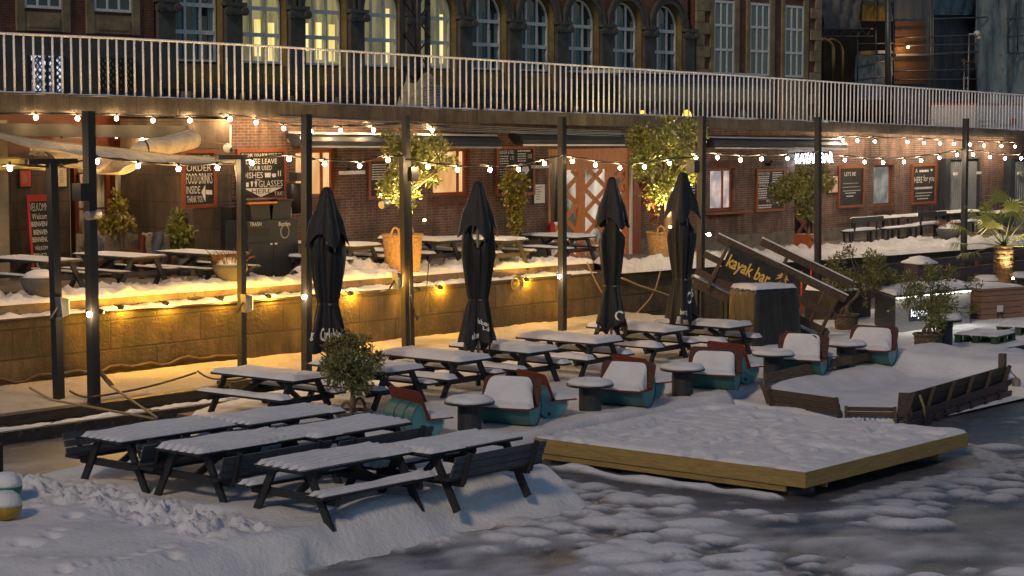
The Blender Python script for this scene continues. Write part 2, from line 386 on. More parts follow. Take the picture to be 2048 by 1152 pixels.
def lit_pane(name, c1, c2, st, scale=(1, 1, 1), ns=1.5, mode='Object', lo=.4, hi=.65):
    m, t, p = nt(name); v = coords(t, mode, scale); n = N(t, 'ShaderNodeTexNoise', Scale=ns, Detail=3); L(t, v, n.inputs['Vector'])
    rp = N(t, 'ShaderNodeValToRGB'); L(t, n.outputs['Fac'], rp.inputs[0]); rp.color_ramp.elements[0].position = lo; rp.color_ramp.elements[1].position = hi
    rp.color_ramp.elements[0].color = rgba(c1); rp.color_ramp.elements[1].color = rgba(c2)
    L(t, rp.outputs[0], p.inputs['Emission Color']); p.inputs['Emission Strength'].default_value = st; p.inputs['Base Color'].default_value = (.02, .02, .02, 1); p.inputs['Roughness'].default_value = .15
    return m
PANE_WARM = lit_pane('warm_lit_window', (.50, .24, .08), (.85, .52, .24), .75, (1.6, 1, .3), 1.1)
PANE_PINK = lit_pane('pale_lit_window', (.25, .22, .23), (.75, .55, .46), .6, (1.2, 1, 1), 1.3)
PANE_GREY = lit_pane('grey_lit_window', (.06, .07, .07), (.22, .20, .17), .8, (1, 1, 1), 1.3)
PANE_OFF = lit_pane('yellow_lit_office', (.07, .062, .026), (.17, .145, .06), .9, (1.6, 1, .3), 1.5, 'World', .40, .56)
PANE_OFFD = lit_pane('dim_lit_office', (.05, .048, .026), (.12, .105, .05), .9, (1.5, 1, .4), 1.5, 'World', .35, .6)
BLIND = lit_pane('yellow_lit_blind', (.55, .43, .12), (.72, .62, .28), .85, (3, 1, .2), 2.0, 'World')
FROST = M('frosted_slat_wood', (.055, .065, .08), .6, .5, 7, (6, .8, 6), .3, 30, wear=(.16, .18, .21))
PANE_DOOR = lit_pane('white_lit_door_glass', (.08, .07, .05), (1.0, .84, .66), .45, (1, 1, .5), 1.0, lo=.38, hi=.62)
LATT = lit_pane('blue_white_lit_lattice_window', (.05, .06, .09), (.6, .66, .85), .8, (1, 1, 1), 9, lo=.45, hi=.62)
# ================================================================ ground, quay, street
YQ = 31.4; YB = 36.3; YS = 35.7; YF = 54.0; ZICE = -.35
# frozen canal: slush ice with snow mounds
xs = np.concatenate([np.linspace(-4, 12, 30), np.arange(12.2, 46, .075), np.linspace(46.2, 95, 160)])
ys = np.concatenate([np.linspace(-8, 9, 24), np.arange(9.1, 20, .075), np.arange(20.1, 31.3, .15)])
X, Y = np.meshgrid(xs, ys, indexing='ij')
dens = fbm(X, Y, .16, 40, 3)
fine = fbm(X, Y, 5.0, 31, 3)
left = sstep(25.6, 21.0, X + .35 * (Y - 14))          # deeper snow next to the snowed-in deck
warp = .10 * fbm(X, Y, 2.6, 87, 3); warp2 = .10 * fbm(X, Y, 2.6, 97, 3)
dome = np.zeros_like(X); g = np.random.default_rng(19)
bumps = []
for k in range(4200):
    bx, by = g.uniform(13, 46), g.uniform(9.3, 20)
    if vnoise(np.array([bx * .5]), np.array([by * .5]), 33)[0] < g.uniform(.30, .85): continue
    rr = g.uniform(.07, .17) if g.random() < .72 else g.uniform(.17, .32)
    bumps.append((bx, by, rr, g.uniform(1.1, 1.9), g.uniform(-.35, .35)))
for bx, by, rr, asp, da in bumps:      # single low wind-rounded mounds
    i0, i1 = np.searchsorted(xs, [bx - rr * 2.6, bx + rr * 2.6]); j0, j1 = np.searchsorted(ys, [by - rr * 2.6, by + rr * 2.6])
    if i1 - i0 < 2 or j1 - j0 < 2: continue
    dx = X[i0:i1, j0:j1] - bx + warp[i0:i1, j0:j1]; dy = Y[i0:i1, j0:j1] - by + warp2[i0:i1, j0:j1]; an = AZ - PI / 2 + da
    u = (dx * math.cos(an) + dy * math.sin(an)) / asp; v = -dx * math.sin(an) + dy * math.cos(an)
    h = np.clip(1 - (u * u + v * v) / rr ** 2, 0, 1) ** 1.15 * (.03 + .19 * rr)
    dome[i0:i1, j0:j1] = np.maximum(dome[i0:i1, j0:j1], h)
bare = np.clip(sstep(30.5, 34, X) * sstep(15.3, 17.3, Y) + sstep(23.2, 24.2, X) * sstep(30.4, 29.6, X) * sstep(13.9, 14.8, Y) * sstep(20.6, 20, Y), 0, 1)
dome = dome * (1 - .85 * bare)
rip = fbm(X * .7 + .6 * Y, Y - .4 * X, 1.7, 79, 3)
Z = ZICE + dome + left * (.05 + .05 * rip) + .018 * fbm(X * .8 + .5 * Y, Y, 2.2, 77, 3)
cover = .05 + .10 * fbm(X, Y, .9, 83, 3) + (.62 + .3 * left) * sstep(.002, .060, dome + .010 * fine) + left * (.30 + .9 * rip)
cover = np.clip(cover, 0, 1) * (1 - .6 * bare)
rim = np.exp(-((X - 24.28 - .10 * fbm(X, Y, 1.2, 85, 3)) / .13) ** 2) * sstep(15.2, 15.7, Y) * sstep(19.9, 19.2, Y); Z = Z + .09 * rim * (1 + fbm(X, Y, 2, 86, 2)); cover = np.maximum(cover, sstep(.2, .6, rim))
# animal track across the open ice
tr = [(1690, 1003), (1735, 992), (1780, 981), (1825, 970), (1870, 960), (1915, 951), (1960, 945), (2010, 936), (1985, 915), (1950, 902)]
for i in range(len(tr) - 1):
    for k in range(6):
        a = k / 6; q = G(tr[i][0] * (1 - a) + tr[i + 1][0] * a, tr[i][1] * (1 - a) + tr[i + 1][1] * a, ZICE)
        d = np.hypot(X - q.x - rnd.uniform(-.1, .1), Y - q.y - rnd.uniform(-.1, .1))
        Z = Z - .03 * np.exp(-(d / .06) ** 2) + .006 * np.exp(-((d - .13) / .05) ** 2); cover = np.maximum(cover, .55 * np.exp(-((d - .13) / .07) ** 2))
m, t, p = nt('slush_ice'); v = coords(t, 'World')
at = N(t, 'ShaderNodeAttribute', attribute_name='cover')
n1 = N(t, 'ShaderNodeTexNoise', Scale=3.0, Detail=8, Roughness=.7); L(t, v, n1.inputs['Vector'])
r1 = N(t, 'ShaderNodeValToRGB'); L(t, n1.outputs['Fac'], r1.inputs[0]); r1.color_ramp.elements[0].position = .35; r1.color_ramp.elements[1].position = .68
r1.color_ramp.elements[0].color = (.030, .034, .042, 1); r1.color_ramp.elements[1].color = (.085, .089, .097, 1)
n4 = N(t, 'ShaderNodeTexNoise', Scale=38, Detail=4); L(t, v, n4.inputs['Vector'])
ma = N(t, 'ShaderNodeMath', operation='MULTIPLY_ADD'); L(t, n4.outputs['Fac'], ma.inputs[0]); ma.inputs[1].default_value = .5; ma.inputs[2].default_value = -.25
ms = N(t, 'ShaderNodeMath', operation='ADD', use_clamp=True); L(t, at.outputs['Fac'], ms.inputs[0]); L(t, ma.outputs[0], ms.inputs[1])
mx = N(t, 'ShaderNodeMixRGB'); L(t, ms.outputs[0], mx.inputs[0]); L(t, r1.outputs[0], mx.inputs[1]); mx.inputs[2].default_value = (.68, .71, .76, 1)
L(t, mx.outputs[0], p.inputs['Base Color'])
mr = N(t, 'ShaderNodeMath', operation='MULTIPLY_ADD'); L(t, at.outputs['Fac'], mr.inputs[0]); mr.inputs[1].default_value = .35; mr.inputs[2].default_value = .42; L(t, mr.outputs[0], p.inputs['Roughness'])
n2 = N(t, 'ShaderNodeTexNoise', Scale=26, Detail=5); L(t, v, n2.inputs['Vector']); bp = N(t, 'ShaderNodeBump', Strength=.5, Distance=.03); L(t, n2.outputs['Fac'], bp.inputs['Height']); L(t, bp.outputs[0], p.inputs['Normal'])
ICEM = m
struct(height_mesh('frozen_canal', X, Y, Z, ICEM, cover))

# snow on the floating decks
DECK = [(9, 17.45), (21.9, 17.45), (22.15, 17.8), (22.2, 20.3), (30.6, 20.5), (31.4, 20.95), (38.3, 20.95), (38.8, 20.2), (62, 19.5), (62, 27.0), (24.8, 27.0), (22.9, 26.4), (21.7, 25.0), (20.7, 23.9), (19.3, 23.35), (16.9, 23.5), (9, 24.2)]
xs = np.concatenate([np.linspace(8.2, 12.9, 40), np.arange(13, 23.5, .034), np.arange(23.53, 56, .075), np.linspace(56.2, 63, 30)]); ys = np.concatenate([np.arange(16.4, 24, .034), np.arange(24.03, 28.7, .08)])
X, Y = np.meshgrid(xs, ys, indexing='ij')
wob = .18 * fbm(X, Y, .7, 3, 3)
sd = poly_sd(X, Y, DECK) + wob
base = .10 + .055 * fbm(X, Y, .55, 8, 3) + .02 * fbm(X, Y, 2.4, 9, 3)
front = sstep(24, 22, X) * sstep(24.5, 23, Y)
base = base + front * (.03 * np.sin(3.1 * X + 2.2 * Y + 2 * fbm(X, Y, .5, 12, 2)))          # wind ripples
tread = np.zeros_like(X)
tp = [(20, 960), (110, 975), (210, 995), (300, 1020), (390, 1045), (480, 1070), (570, 1075), (640, 1068)]
for i in range(len(tp) - 1):
    a = G(*tp[i], .1); b = G(*tp[i + 1], .1); ex, ey = b.x - a.x, b.y - a.y
    tt = np.clip(((X - a.x) * ex + (Y - a.y) * ey) / (ex * ex + ey * ey), 0, 1)
    tread = np.maximum(tread, sstep(.75, .25, np.hypot(X - a.x - tt * ex, Y - a.y - tt * ey) + .25 * fbm(X, Y, 1.3, 55, 2)))
tread = tread * sstep(.15, .7, sd)
chunk = .5 - 2.2 * np.abs(fbm(X + .2 * fbm(X, Y, 3, 64, 2), Y, 2.3, 60, 3)); chunk2 = np.abs(fbm(X, Y, 5.5, 62, 3))
base = base + tread * (.12 * chunk * (chunk > -.6) + .22 * chunk2 - .05 + .05 * fbm(X, Y, 11, 66, 3))
for px, py in [(40, 1090), (68, 1092), (115, 1068), (105, 1080), (130, 1057), (145, 1030), (95, 1120), (130, 1146), (165, 1139), (190, 1133), (215, 1128), (240, 1122), (270, 1112), (300, 1103), (330, 1093), (345, 1110), (60, 1010), (75, 1013), (150, 1028), (262, 1040), (5, 1112)]:
    q = G(px, py, .1); d = np.hypot(X - q.x, Y - q.y); base = base - .085 * np.exp(-(d / .075) ** 2) + .012 * np.exp(-((d - .16) / .07) ** 2)
# drift lip and cornice crack along the front edge
crest = np.exp(-((sd - .35) / .28) ** 2) * sstep(16.5, 19, X) * (Y < 19.5)
base = base + .15 * crest
edge = np.where(Y < 19.2, sstep(-.62, .22, sd), sstep(-.22, .16, sd))
Z = (ZICE - .12) + (base - ZICE + .12) * edge
cr = G(745, 1092, -.1); cl = G(985, 1028, -.02); ex, ey = cl.x - cr.x, cl.y - cr.y
tt = ((X - cr.x) * ex + (Y - cr.y) * ey) / (ex * ex + ey * ey)
dl = ((X - cr.x) * -ey + (Y - cr.y) * ex) / math.hypot(ex, ey) + .05 * fbm(X, Y, 1.6, 91, 3)
Z = Z - .10 * np.exp(-(dl / .035) ** 2) * (tt > -.05) * (tt < 1.0)
hole = G(655, 1134, -.3); dh = np.hypot((X - hole.x) / 1.6, (Y - hole.y) / .7) + .15 * fbm(X, Y, 3, 92, 2); Z = Z - .22 * np.exp(-(dh / .22) ** 2)
struct(height_mesh('deck_snow', X, Y, Z, SNOW, None, drop=(sd < -.9)))

# pontoon under the snow
b = MB()
b.bb((23.0, 21.2, ZICE - .1), (61, 26.8, -.02)); b.bb((10, 17.8, ZICE - .1), (21.8, 23.0, -.02))
struct(b.build('floating_deck', RAMPW))

# quay wall, ledge, kerb
t = thing('quay_wall', 'long mossy block stone quay wall lit amber behind the picnic tables', 'wall', (24, YQ, 0))
kx = [4, 12, 20, 24, 28, 32, 36, 39, 41.3]
b = MB()
for i in range(len(kx) - 1):
    x0, x1 = kx[i], kx[i + 1]
    b.prism([(x0, YQ, -.6), (x1, YQ, -.6), (x1, YQ, zl(x1)), (x0, YQ, zl(x0))], (0, .52, 0))
b.build('wall_face', QUAY, t, w=True)
b = MB(); kx2 = [41.303, 43, 46, 50, 53, 58, 62, 75, 95]
for i in range(len(kx2) - 1):
    x0, x1 = kx2[i], kx2[i + 1]
    b.prism([(x0, YQ + .12, -.6), (x1, YQ + .12, -.6), (x1, YQ + .12, zl(x1) + .02), (x0, YQ + .12, zl(x0) + .02)], (0, .45, 0))
b.build('wall_face', QUAYD, t, w=True)
b = MB()
for i in range(len(kx) - 1):
    x0, x1 = kx[i], kx[i + 1]
    b.prism([(x0, YQ + .525, -.2), (x1, YQ + .525, -.2), (x1, YQ + .525, zl(x1) + .25), (x0, YQ + .525, zl(x0) + .25)], (0, .42, 0))
b.build('kerb', KERB, t, w=True)
# terrace surface
xs = [2, 20, 39, 43, 53, 64, 95]; P = [[(x, y, zt(x)) for x in xs] for y in (YQ + .6, 33.5, YB, 41)]
b = MB(); b.grid(P, False); struct(b.build('quay_terrace', CONC))

def lumpy(name, x0, x1, yc, wd, zf, hf, sd_, mat=SNOWR, step=.07, rough=.10, drop_front=.0):
    xs = np.arange(x0, x1, step); vs = np.linspace(-1, 1, 13)
    X, Vv = np.meshgrid(xs, vs, indexing='ij')
    Yv = yc + Vv * wd / 2 + .06 * fbm(X, Vv, 1.4, sd_ + 4, 2)
    prof = np.sqrt(np.clip(1 - np.abs(Vv) ** 2.6, 0, 1))
    hh = np.array([hf(x) for x in xs])[:, None]; zz = np.array([zf(x) for x in xs])[:, None]
    nse = np.abs(fbm(X, Yv, 3.2, sd_, 4)) * 2 + .4 * fbm(X, Yv, 1.1, sd_ + 9, 2)
    Z = zz - .02 + prof * (hh * (.75 + .4 * fbm(X, Yv * 0, .8, sd_ + 20, 2)) + rough * nse)
    Z = np.where(np.abs(Vv) > .99, zz - .03 - drop_front, Z)
    return struct(height_mesh(name, X, Yv, Z, mat))
lumpy('snow_bank', 10, 41.2, YQ + .76, .62, lambda x: zl(x) + .24, lambda x: .13, 101, SNOW)
lumpy('snow_bank', 10, 40.9, YQ + .27, .48, lambda x: zl(x), lambda x: .06, 131, SNOW, rough=.07)
lumpy('snow_bank', 15, 33.0, YQ + 1.45, 1.1, lambda x: zt(x), lambda x: .10 + .10 * math.sin(x * 1.7) ** 2, 161, rough=.17)
lumpy('snow_bank', 31.5, 41, YQ + 1.25, .9, lambda x: zt(x), lambda x: .16 + .22 * math.exp(-((x - 33.2) / .8) ** 2), 191, rough=.2)
lumpy('snow_bank', 41.25, 46.5, YQ + .55, 1.2, lambda x: zl(x), lambda x: .24, 221, rough=.16, drop_front=.02)
lumpy('snow_bank', 46, 80, YQ + .62, 1.3, lambda x: zl(x), lambda x: .16 + .08 * math.sin(x * .9) ** 2, 251, rough=.15, drop_front=.02)
lumpy('snow_bank', 46, 62, YQ + 1.9, 1.0, lambda x: zt(x), lambda x: .1, 281, rough=.2)

# snowed timber ledge along the foot of the wall
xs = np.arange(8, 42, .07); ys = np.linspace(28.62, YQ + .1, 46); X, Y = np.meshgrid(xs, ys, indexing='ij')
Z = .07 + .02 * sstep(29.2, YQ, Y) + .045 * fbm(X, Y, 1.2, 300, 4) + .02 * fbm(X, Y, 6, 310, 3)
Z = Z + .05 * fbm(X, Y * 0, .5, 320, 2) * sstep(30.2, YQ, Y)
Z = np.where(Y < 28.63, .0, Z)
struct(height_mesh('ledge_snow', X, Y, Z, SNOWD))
t = thing('timber_fender_beam', 'long dark timber fender beam along the snowed ledge at the wall foot', 'fender beam', (20, 28.45, 0))
b = MB(); b.bb((8, 28.38, -.12), (28.5, 28.66, .06)); b.build('beam', M('wet_timber', (.04, .028, .02), .5, .6, 3, (1, 6, 6), .5, 30), t, w=True)
b = MB(); q = G(352, 750, .1)
b.bb((q.x - .28, 28.33, -.2), (q.x + .28, 28.72, .14)); b.build('mooring_block', M('mossy_block', (.08, .065, .025), .8, .4, 4), t, w=True)
b = MB(); b.bb((8, 27.95, -.6), (28.4, 28.36, -.14)); struct(b.build('stone_footing', ICYST))
lumpy('footing_snow', 9, 28, 28.2, .3, lambda x: -.14, lambda x: .03, 333, SNOW, rough=.05)
# net edge rope hung along the back of the ledge
xs_ = np.arange(10, 28.6, .25)
b = MB(); b.tube([(x, YQ - .05, .15 + .07 * abs(math.sin(x * 1.9)) + .04 * math.sin(x * 7)) for x in xs_], .035, 6)
tag(b.build('edge_rope', CHAINM), 'dark snow dusted rope hung along the quay wall above the ledge', 'rope')

# street, slab edge and rail
def zs(x): return float(np.interp(x, [20, 26, 33.2, 42.5, 55, 73, 100], [5.62, 5.58, 5.45, 5.24, 5.03, 4.62, 4.2]))
def zband(x): return zs(x) - float(np.interp(x, [26, 42.5, 55, 73], [.40, .34, .34, .30]))
sx = [6, 16, 20, 26, 29.5, 33.2, 38, 42.5, 48, 55, 63, 73, 85, 110]
b = MB(); b.grid([[(x, y, zs(x) - .02) for x in sx] for y in (YS + .35, 42, 54.2)], False); struct(b.build('street', ASPH))
b = MB(); b.grid([[(x, y, zs(x) + .10) for x in sx] for y in (50.5, 54.2)], False); b.grid([[(x, 50.5, zs(x) - .05 + .15 * k) for x in sx] for k in (0, 1)], False)
struct(b.build('pavement', CONC))
t = thing('bridge_slab_edge', 'stained stone slab edge carrying the street rail above the bar', 'slab', (38, YS, 5))
b = MB()
for i in range(len(sx) - 1):
    x0, x1 = sx[i], sx[i + 1]
    b.prism([(x0, YS, zband(x0)), (x1, YS, zband(x1)), (x1, YS, zs(x1)), (x0, YS, zs(x0))], (0, .5, 0))
b.build('edge_stone', SLAB, t, w=True)
b = MB()
for i in range(len(sx) - 1):
    x0, x1 = sx[i], sx[i + 1]
    b.prism([(x0, YS + .502, zband(x0) - .0), (x1, YS + .502, zband(x1) - .0), (x1, YS + .502, zs(x1) - .06), (x0, YS + .502, zs(x0) - .06)], (0, 6, 0))
b.build('soffit', CONC, t, w=True)
lumpy('kerb_snow', 12, 85, YS + .22, .42, lambda x: zs(x), lambda x: .03, 361, SNOW, step=.12, rough=.05)
t = thing('street_railing', 'long white metal street railing of upright bars above the slab', 'railing', (38, YS + .12, 5.2))
def zr(x): return float(np.interp(x, [26, 29.4, 33.2, 37.6, 42.5, 48.3, 55.1, 63.2, 73], [6.80, 6.79, 6.75, 6.67, 6.58, 6.48, 6.34, 6.17, 5.96]))
rx = [18, 26, 29.4, 33.2, 37.6, 42.5, 48.3, 55.1, 63.2, 73, 84]
b = MB(); b.tube([(x, YS + .12, zr(x) if x <= 73 else zr(73) - .021 * (x - 73)) for x in rx], .028, 8); b.build('top_rail', RAILM, t, w=True)
x = 24.2; bars = []
while x < 76: bars.append(x); x += .248
def bar_mesh(lst, nm, kind=None):
    b = MB()
    for x in lst:
        z1 = zr(x) if x <= 73 else zr(73) - .021 * (x - 73)
        b.tube([(x, YS + .12, zs(x) - .03), (x, YS + .12, z1)], .024, 6)
    o = b.build(nm, RAILM, t, w=True)
    if kind: o['kind'] = kind
for x in bars[:100]: bar_mesh([x], 'upright_bar')
bar_mesh(bars[100:], 'upright_bar', 'stuff')
# ================================================================ picnic tables and deck furniture
def pad(mb, x0, x1, y0, y1, z, h, sd_, groove=0, edge=.10, nx=16, ny=30, over=0.01, ridge=0):
    xs = np.linspace(x0 - over, x1 + over, nx); ys = np.linspace(y0 - over, y1 + over, ny); X, Y = np.meshgrid(xs, ys, indexing='ij')
    u = np.minimum(X - xs[0], xs[-1] - X); v_ = np.minimum(Y - ys[0], ys[-1] - Y); d = np.minimum(u, v_) + .5 * edge * fbm(X, Y, 3.1, sd_ + 3, 2)
    d = np.where(np.minimum(u, v_) < 1e-6, 0, np.maximum(d, 0))
    pr = np.sqrt(np.clip(1 - (1 - np.clip(d / edge, 0, 1)) ** 2, 0, 1))
    H = h * (1 + .8 * fbm(X, Y, 1.4, sd_, 3) + .14 * fbm(X, Y, 6, sd_ + 5, 2))
    if groove: H = H * (1 - groove * (.5 + .5 * np.cos(2 * PI * (X - x0) / .1433)) ** 2 * (.6 + .8 * (fbm(X * .3, Y, 1.1, sd_ + 8, 2) > -.15)))
    Z = z + np.where(H > .12 * h, pr * H + .001, -.006)
    Z = np.where(np.minimum(u, v_) < 1e-6, z - .004, Z)
    mb.grid([[(X[i, j], Y[i, j], Z[i, j]) for j in range(ny)] for i in range(nx)])

def picnic(name, mat, Lt=2.0, Wt=.9, snow=.11, seat_snow=.10, groove=0, backs=(), sd_=1, seats=(-1, 1), planks=6, seat_len=None, Ht=.75):
    t = thing(name, 'picnic table', 'picnic table')
    hl = Lt / 2; sl = (seat_len or Lt) / 2; pw = Wt / planks
    b = MB()
    for k in range(planks): b.box((-Wt / 2 + pw * (k + .5), 0, Ht - .02), (pw - .012, Lt + .012 * ((k * 7) % 3 - 1), .042))
    for y in (-hl + .26, hl - .26, 0): b.box((0, y, Ht - .075), (Wt - .1, .07, .066))
    b.build('tabletop', mat, t)
    for s in (-1, 1):
        b = MB()
        for k in (0, 1): b.box((s * (.56 + .14 * k), 0, .445), (.128, 2 * sl, .042))
        for y in (-hl + .30, hl - .30): b.box((s * .63, y, .402), (.24, .06, .042))
        b.build('seat', mat, t)
        for e in (-1, 1):
            y = e * (hl - .22)
            b = MB(); b.bar((s * .30, y, Ht - .045), (s * .70, y, .0), .045, .105, (1, 0, 0)); b.build('leg', mat, t)
    for e in (-1, 1):
        b = MB(); b.box((0, e * (hl - .27), .37), (1.52, .045, .10)); b.build('crossbar', mat, t)
        b = MB(); b.bar((0, e * (hl - .28), .36), (0, e * .18, Ht - .10), .05, .08); b.build('brace', mat, t)
    for s in backs:
        b = MB()
        for k in range(3): b.box((s * (.765 + .035 * k), 0, .50 + .098 * k), (.026, Lt - .04, .088), mat=Matrix.Rotation(s * .30, 3, 'Y'))
        b.build('backrest', FROST, t)
        for e in (-.72, .72):
            b = MB(); b.bar((s * .76, e * hl, .36), (s * .885, e * hl, .77), .06, .05, (1, 0, 0)); b.build('backrest_post', mat, t)
    if snow:
        b = MB(); pad(b, -Wt / 2, Wt / 2, -hl, hl, Ht, snow, sd_, groove, edge=.16 if not groove else .07, nx=56 if groove else 16); b.build('snow_cap', SNOW, t)
    for s in seats:
        if seat_snow and s not in backs:
            b = MB(); pad(b, s * .63 - .135, s * .63 + .135, -sl, sl, .466, seat_snow, sd_ + 40 + s, groove, edge=.12 if not groove else .05, nx=10 if not groove else 20); b.build('seat_snow', SNOW, t)
    return t

REAR = [(416, 742, 645, 752), (600, 722, 844, 735), (757, 707, 980, 715), (903, 690, 1115, 698), (1038, 673, 1243, 680), (1174, 654, 1381, 657), (1298, 642, 1501, 649)]
NX = [23.62, 25.5, 27.38, 29.25, 31.25, 33.78, 35.4]; YE = [24.12, 23.72, 23.8, 23.75, 23.76, 23.98, 23.5]
protos = [picnic('picnic_table', TWOOD, sd_=k * 19 + 2, snow=(.065, .085, .075, .095, .07, .085, .075)[k], seat_snow=.055 + .006 * k, seat_len=2.05) for k in range(7)]
where = ['by the short T post', 'behind the olive tree', 'right of the olive tree', 'by the white parasol pole', 'below the lattice gate', 'under the ragged parasol', 'by the covered grill']
for i in range(7):
    place(protos[i], False, (NX[i], YE[i] + 1.0, 0), rnd.uniform(-.02, .02), f'snowy picnic table, {ORD[i]} from left below the quay wall, {where[i]}', 'picnic tables below the quay wall')

fr = [('snowy dark picnic table with slatted backrests, left end of the back row in the foreground', 18.29, 21.66, (-1, 1), .06, .8, 2.06),
      ('snow covered dark picnic table, right end of the back foreground row', 20.36, 21.5, (1,), .055, 1.1, 1.9),
      ('snowy dark picnic table with pale edged slatted backrests, left end of the middle foreground row', 18.27, 20.13, (-1, 1), .06, .85, 1.98),
      ('dark picnic table with ribbed snow and low backrest, right end of the middle foreground row', 20.13, 19.95, (1,), .05, 1.25, 1.9),
      ('dark picnic table with ribbed snow and open front bench, nearest the camera at left', 18.25, 18.2, (), .045, 1.35, 2.04),
      ('dark picnic table with solid board backrest, right end of the nearest foreground row', 20.12, 17.9, (1,), .06, 1.0, 1.86)]
for i, (lb, x, y, bk, sn, gr, ln) in enumerate(fr):
    # local +x faces the camera side after the quarter turn
    t = picnic('picnic_table', BWOOD if i in (1,) else TWOOD, Lt=ln, Wt=.86, snow=sn, seat_snow=.05, groove=gr, backs=bk, sd_=200 + 17 * i)
    t.location = (x, y, .0); t.rotation_euler = (0, 0, -PI / 2); t['label'] = lb; t['group'] = 'foreground picnic tables on the snowed deck'

# drum chairs
def drum_chair(kind, var=0):
    t = thing('drum_chair', 'drum chair', 'chair'); R0 = .29; hl = .44
    a = [math.radians(q) for q in np.linspace(112, 360, 26)]
    prof = [(R0 * math.cos(q), R0 * math.sin(q)) for q in a]
    b = MB()
    for y0, y1, rr in [(-hl, -hl + .02, 1.03), (-hl + .02, -.16, 1.0), (-.16, -.13, 1.025), (-.13, .13, 1.0), (.13, .16, 1.025), (.16, hl - .02, 1.0), (hl - .02, hl, 1.03)]:
        pts = [(x * rr, z * rr) for x, z in prof]
        vs = [(x, y0, z + R0) for x, z in pts] + [(x, y1, z + R0) for x, z in pts]; n = len(pts)
        b.add(vs, [(k, k + 1, n + k + 1, n + k) for k in range(n - 1)], True)
    b.build('drum_shell', TEAL, t)
    for e in (-1, 1):
        b = MB(); yy = e * (hl - .012)
        b.prism([(x * .985, yy - e * .006, z * .985 + R0) for x, z in prof] + [(0, yy - e * .006, R0)], (0, e * .006, 0))
        q = math.radians(250); b.lathe([(.032, 0), (.032, .012), (.02, .012)], 10) if False else None
        b.build('drum_end', TEALE, t)
    b = MB(); b.ball((-.06, -hl - .004, .09), .028, 8, 4, (1, .3, 1)); b.build('bung_cap', BLKM, t)
    b = MB(); b.box((.2, 0, R0 + .018), (.46, .98, .022)); b.build('seat_board', PLY, t)
    # rounded back board leaning backwards
    W, Hh, rc = .50, .46, .08
    pts = [(-W, 0), (W, 0)] + [(W - rc + rc * math.cos(q), Hh - rc + rc * math.sin(q)) for q in np.linspace(0, PI / 2, 6)] + [(-W + rc + rc * math.cos(q), Hh - rc + rc * math.sin(q)) for q in np.linspace(PI / 2, PI, 6)]
    ln = math.radians(22); d = Vector((-math.sin(ln), 0, math.cos(ln))); nn = Vector((math.cos(ln), 0, math.sin(ln)))
    o = Vector((-.012, 0, R0 + .03))
    b = MB(); b.prism([o + Vector((0, u, 0)) + d * vv for u, vv in pts], nn * .02); b.build('back_board', PLYD if kind else PLY, t)
    # snow resting on the seat
    n, m_ = 16, 30; P = []; us = np.linspace(0, 1, n); vv = np.linspace(-1, 1, m_)
    nz = fbm(*np.meshgrid(us * .8, vv * .9, indexing='ij'), 2.6, 70 + kind + 7 * var, 3); hv = (1, .95, .82, 1, .9)[var]
    for i, u in enumerate(us):
        row = []
        for j, v_ in enumerate(vv):
            e = max(0, 1 - abs(v_) ** (10 if kind else 4)) ** .5
            if kind:      # drifted against the back board
                zc = hv * (.37 * max(0, 1 - u * 1.6) ** 1.2 + .08 * (1 - u ** 5)); x = .035 - .13 * max(0, 1 - u * 2.2) * e + .37 * u
                zz = R0 + .03 + zc * e * (1 + .2 * nz[i, j] * min(1, u * 2.5)); yv = v_ * (.47 - .05 * max(0, 1 - u * 2) + .10 * nz[i, j] - .03)
            else:
                x = .03 + .39 * u; zz = R0 + .03 + .09 * hv * e * (1 - u ** 6) ** .5 * (1 + .5 * nz[i, j]) * (1 - .3 * u); yv = v_ * .47
            if j in (0, m_ - 1) or i == n - 1: zz = R0 + .028
            row.append((x, yv, zz))
        P.append(row)
    b = MB(); b.grid(P); b.build('seat_snow', SNOW, t)
    return t
spx = [(939, 803), (1180, 768), (1365, 737), (1547, 708), (1692, 689)]
SP = [G(px, py, .56) for px, py in spx]
def spool_table():
    t = thing('spool_table', 'spool', 'table')
    b = MB(); b.lathe([(.40, .43), (.405, .45), (.40, .465)], 32); b.build('top_disc', BLKM, t)
    b = MB(); b.lathe([(.19, .0), (.19, .43)], 22, sm=False, fn=lambda q, z: 1.0 + .01 * math.cos(11 * q)); b.build('core', BLUEW, t)
    b = MB(); b.lathe([(.30, -.03), (.30, -.005)], 28); b.build('base_disc', BLKM, t)
    b = MB(); b.lathe([(.395, .464), (.385, .50), (.34, .535), (.26, .55), (.17, .545), (.10, .52), (.05, .485), (0, .478)], 30, fn=lambda q, z: 1 + .03 * math.sin(2 * q) + .02 * math.sin(5 * q + 1)); b.build('snow_cap', SNOW, t)
    return t
spo = spool_table()
names = ['nearest the olive tree at left', 'second along the chair row', 'in the middle of the chair row', 'fourth along the chair row', 'last in the row before the raft']
for i, p in enumerate(SP):
    place(spo, i > 0, (p.x, p.y, .10), .3 * i, f'black cable spool table with a dimpled snow cap, {names[i]}', 'cable spool tables between the drum chairs')
    side = ['leftmost pair', 'second pair from left', 'middle pair', 'fourth pair from left', 'rightmost pair'][i]
    # chairs of the pair: one turned right, one turned left, both opened towards the water
    yaw = math.radians(17)
    place(drum_chair(0, i), False, (p.x - .98, p.y + .30, .10), -yaw + (.0, -.07, .05, .1, -.04)[i], f'teal drum chair facing right, left of its spool table, {side}', 'teal oil drum chairs')
    place(drum_chair(1, i), False, (p.x + .92, p.y - .06, .10), PI + yaw + (.04, -.06, .07, 0, -.1)[i], f'teal drum chair, snow up its back, right of its table, {side}', 'teal oil drum chairs')
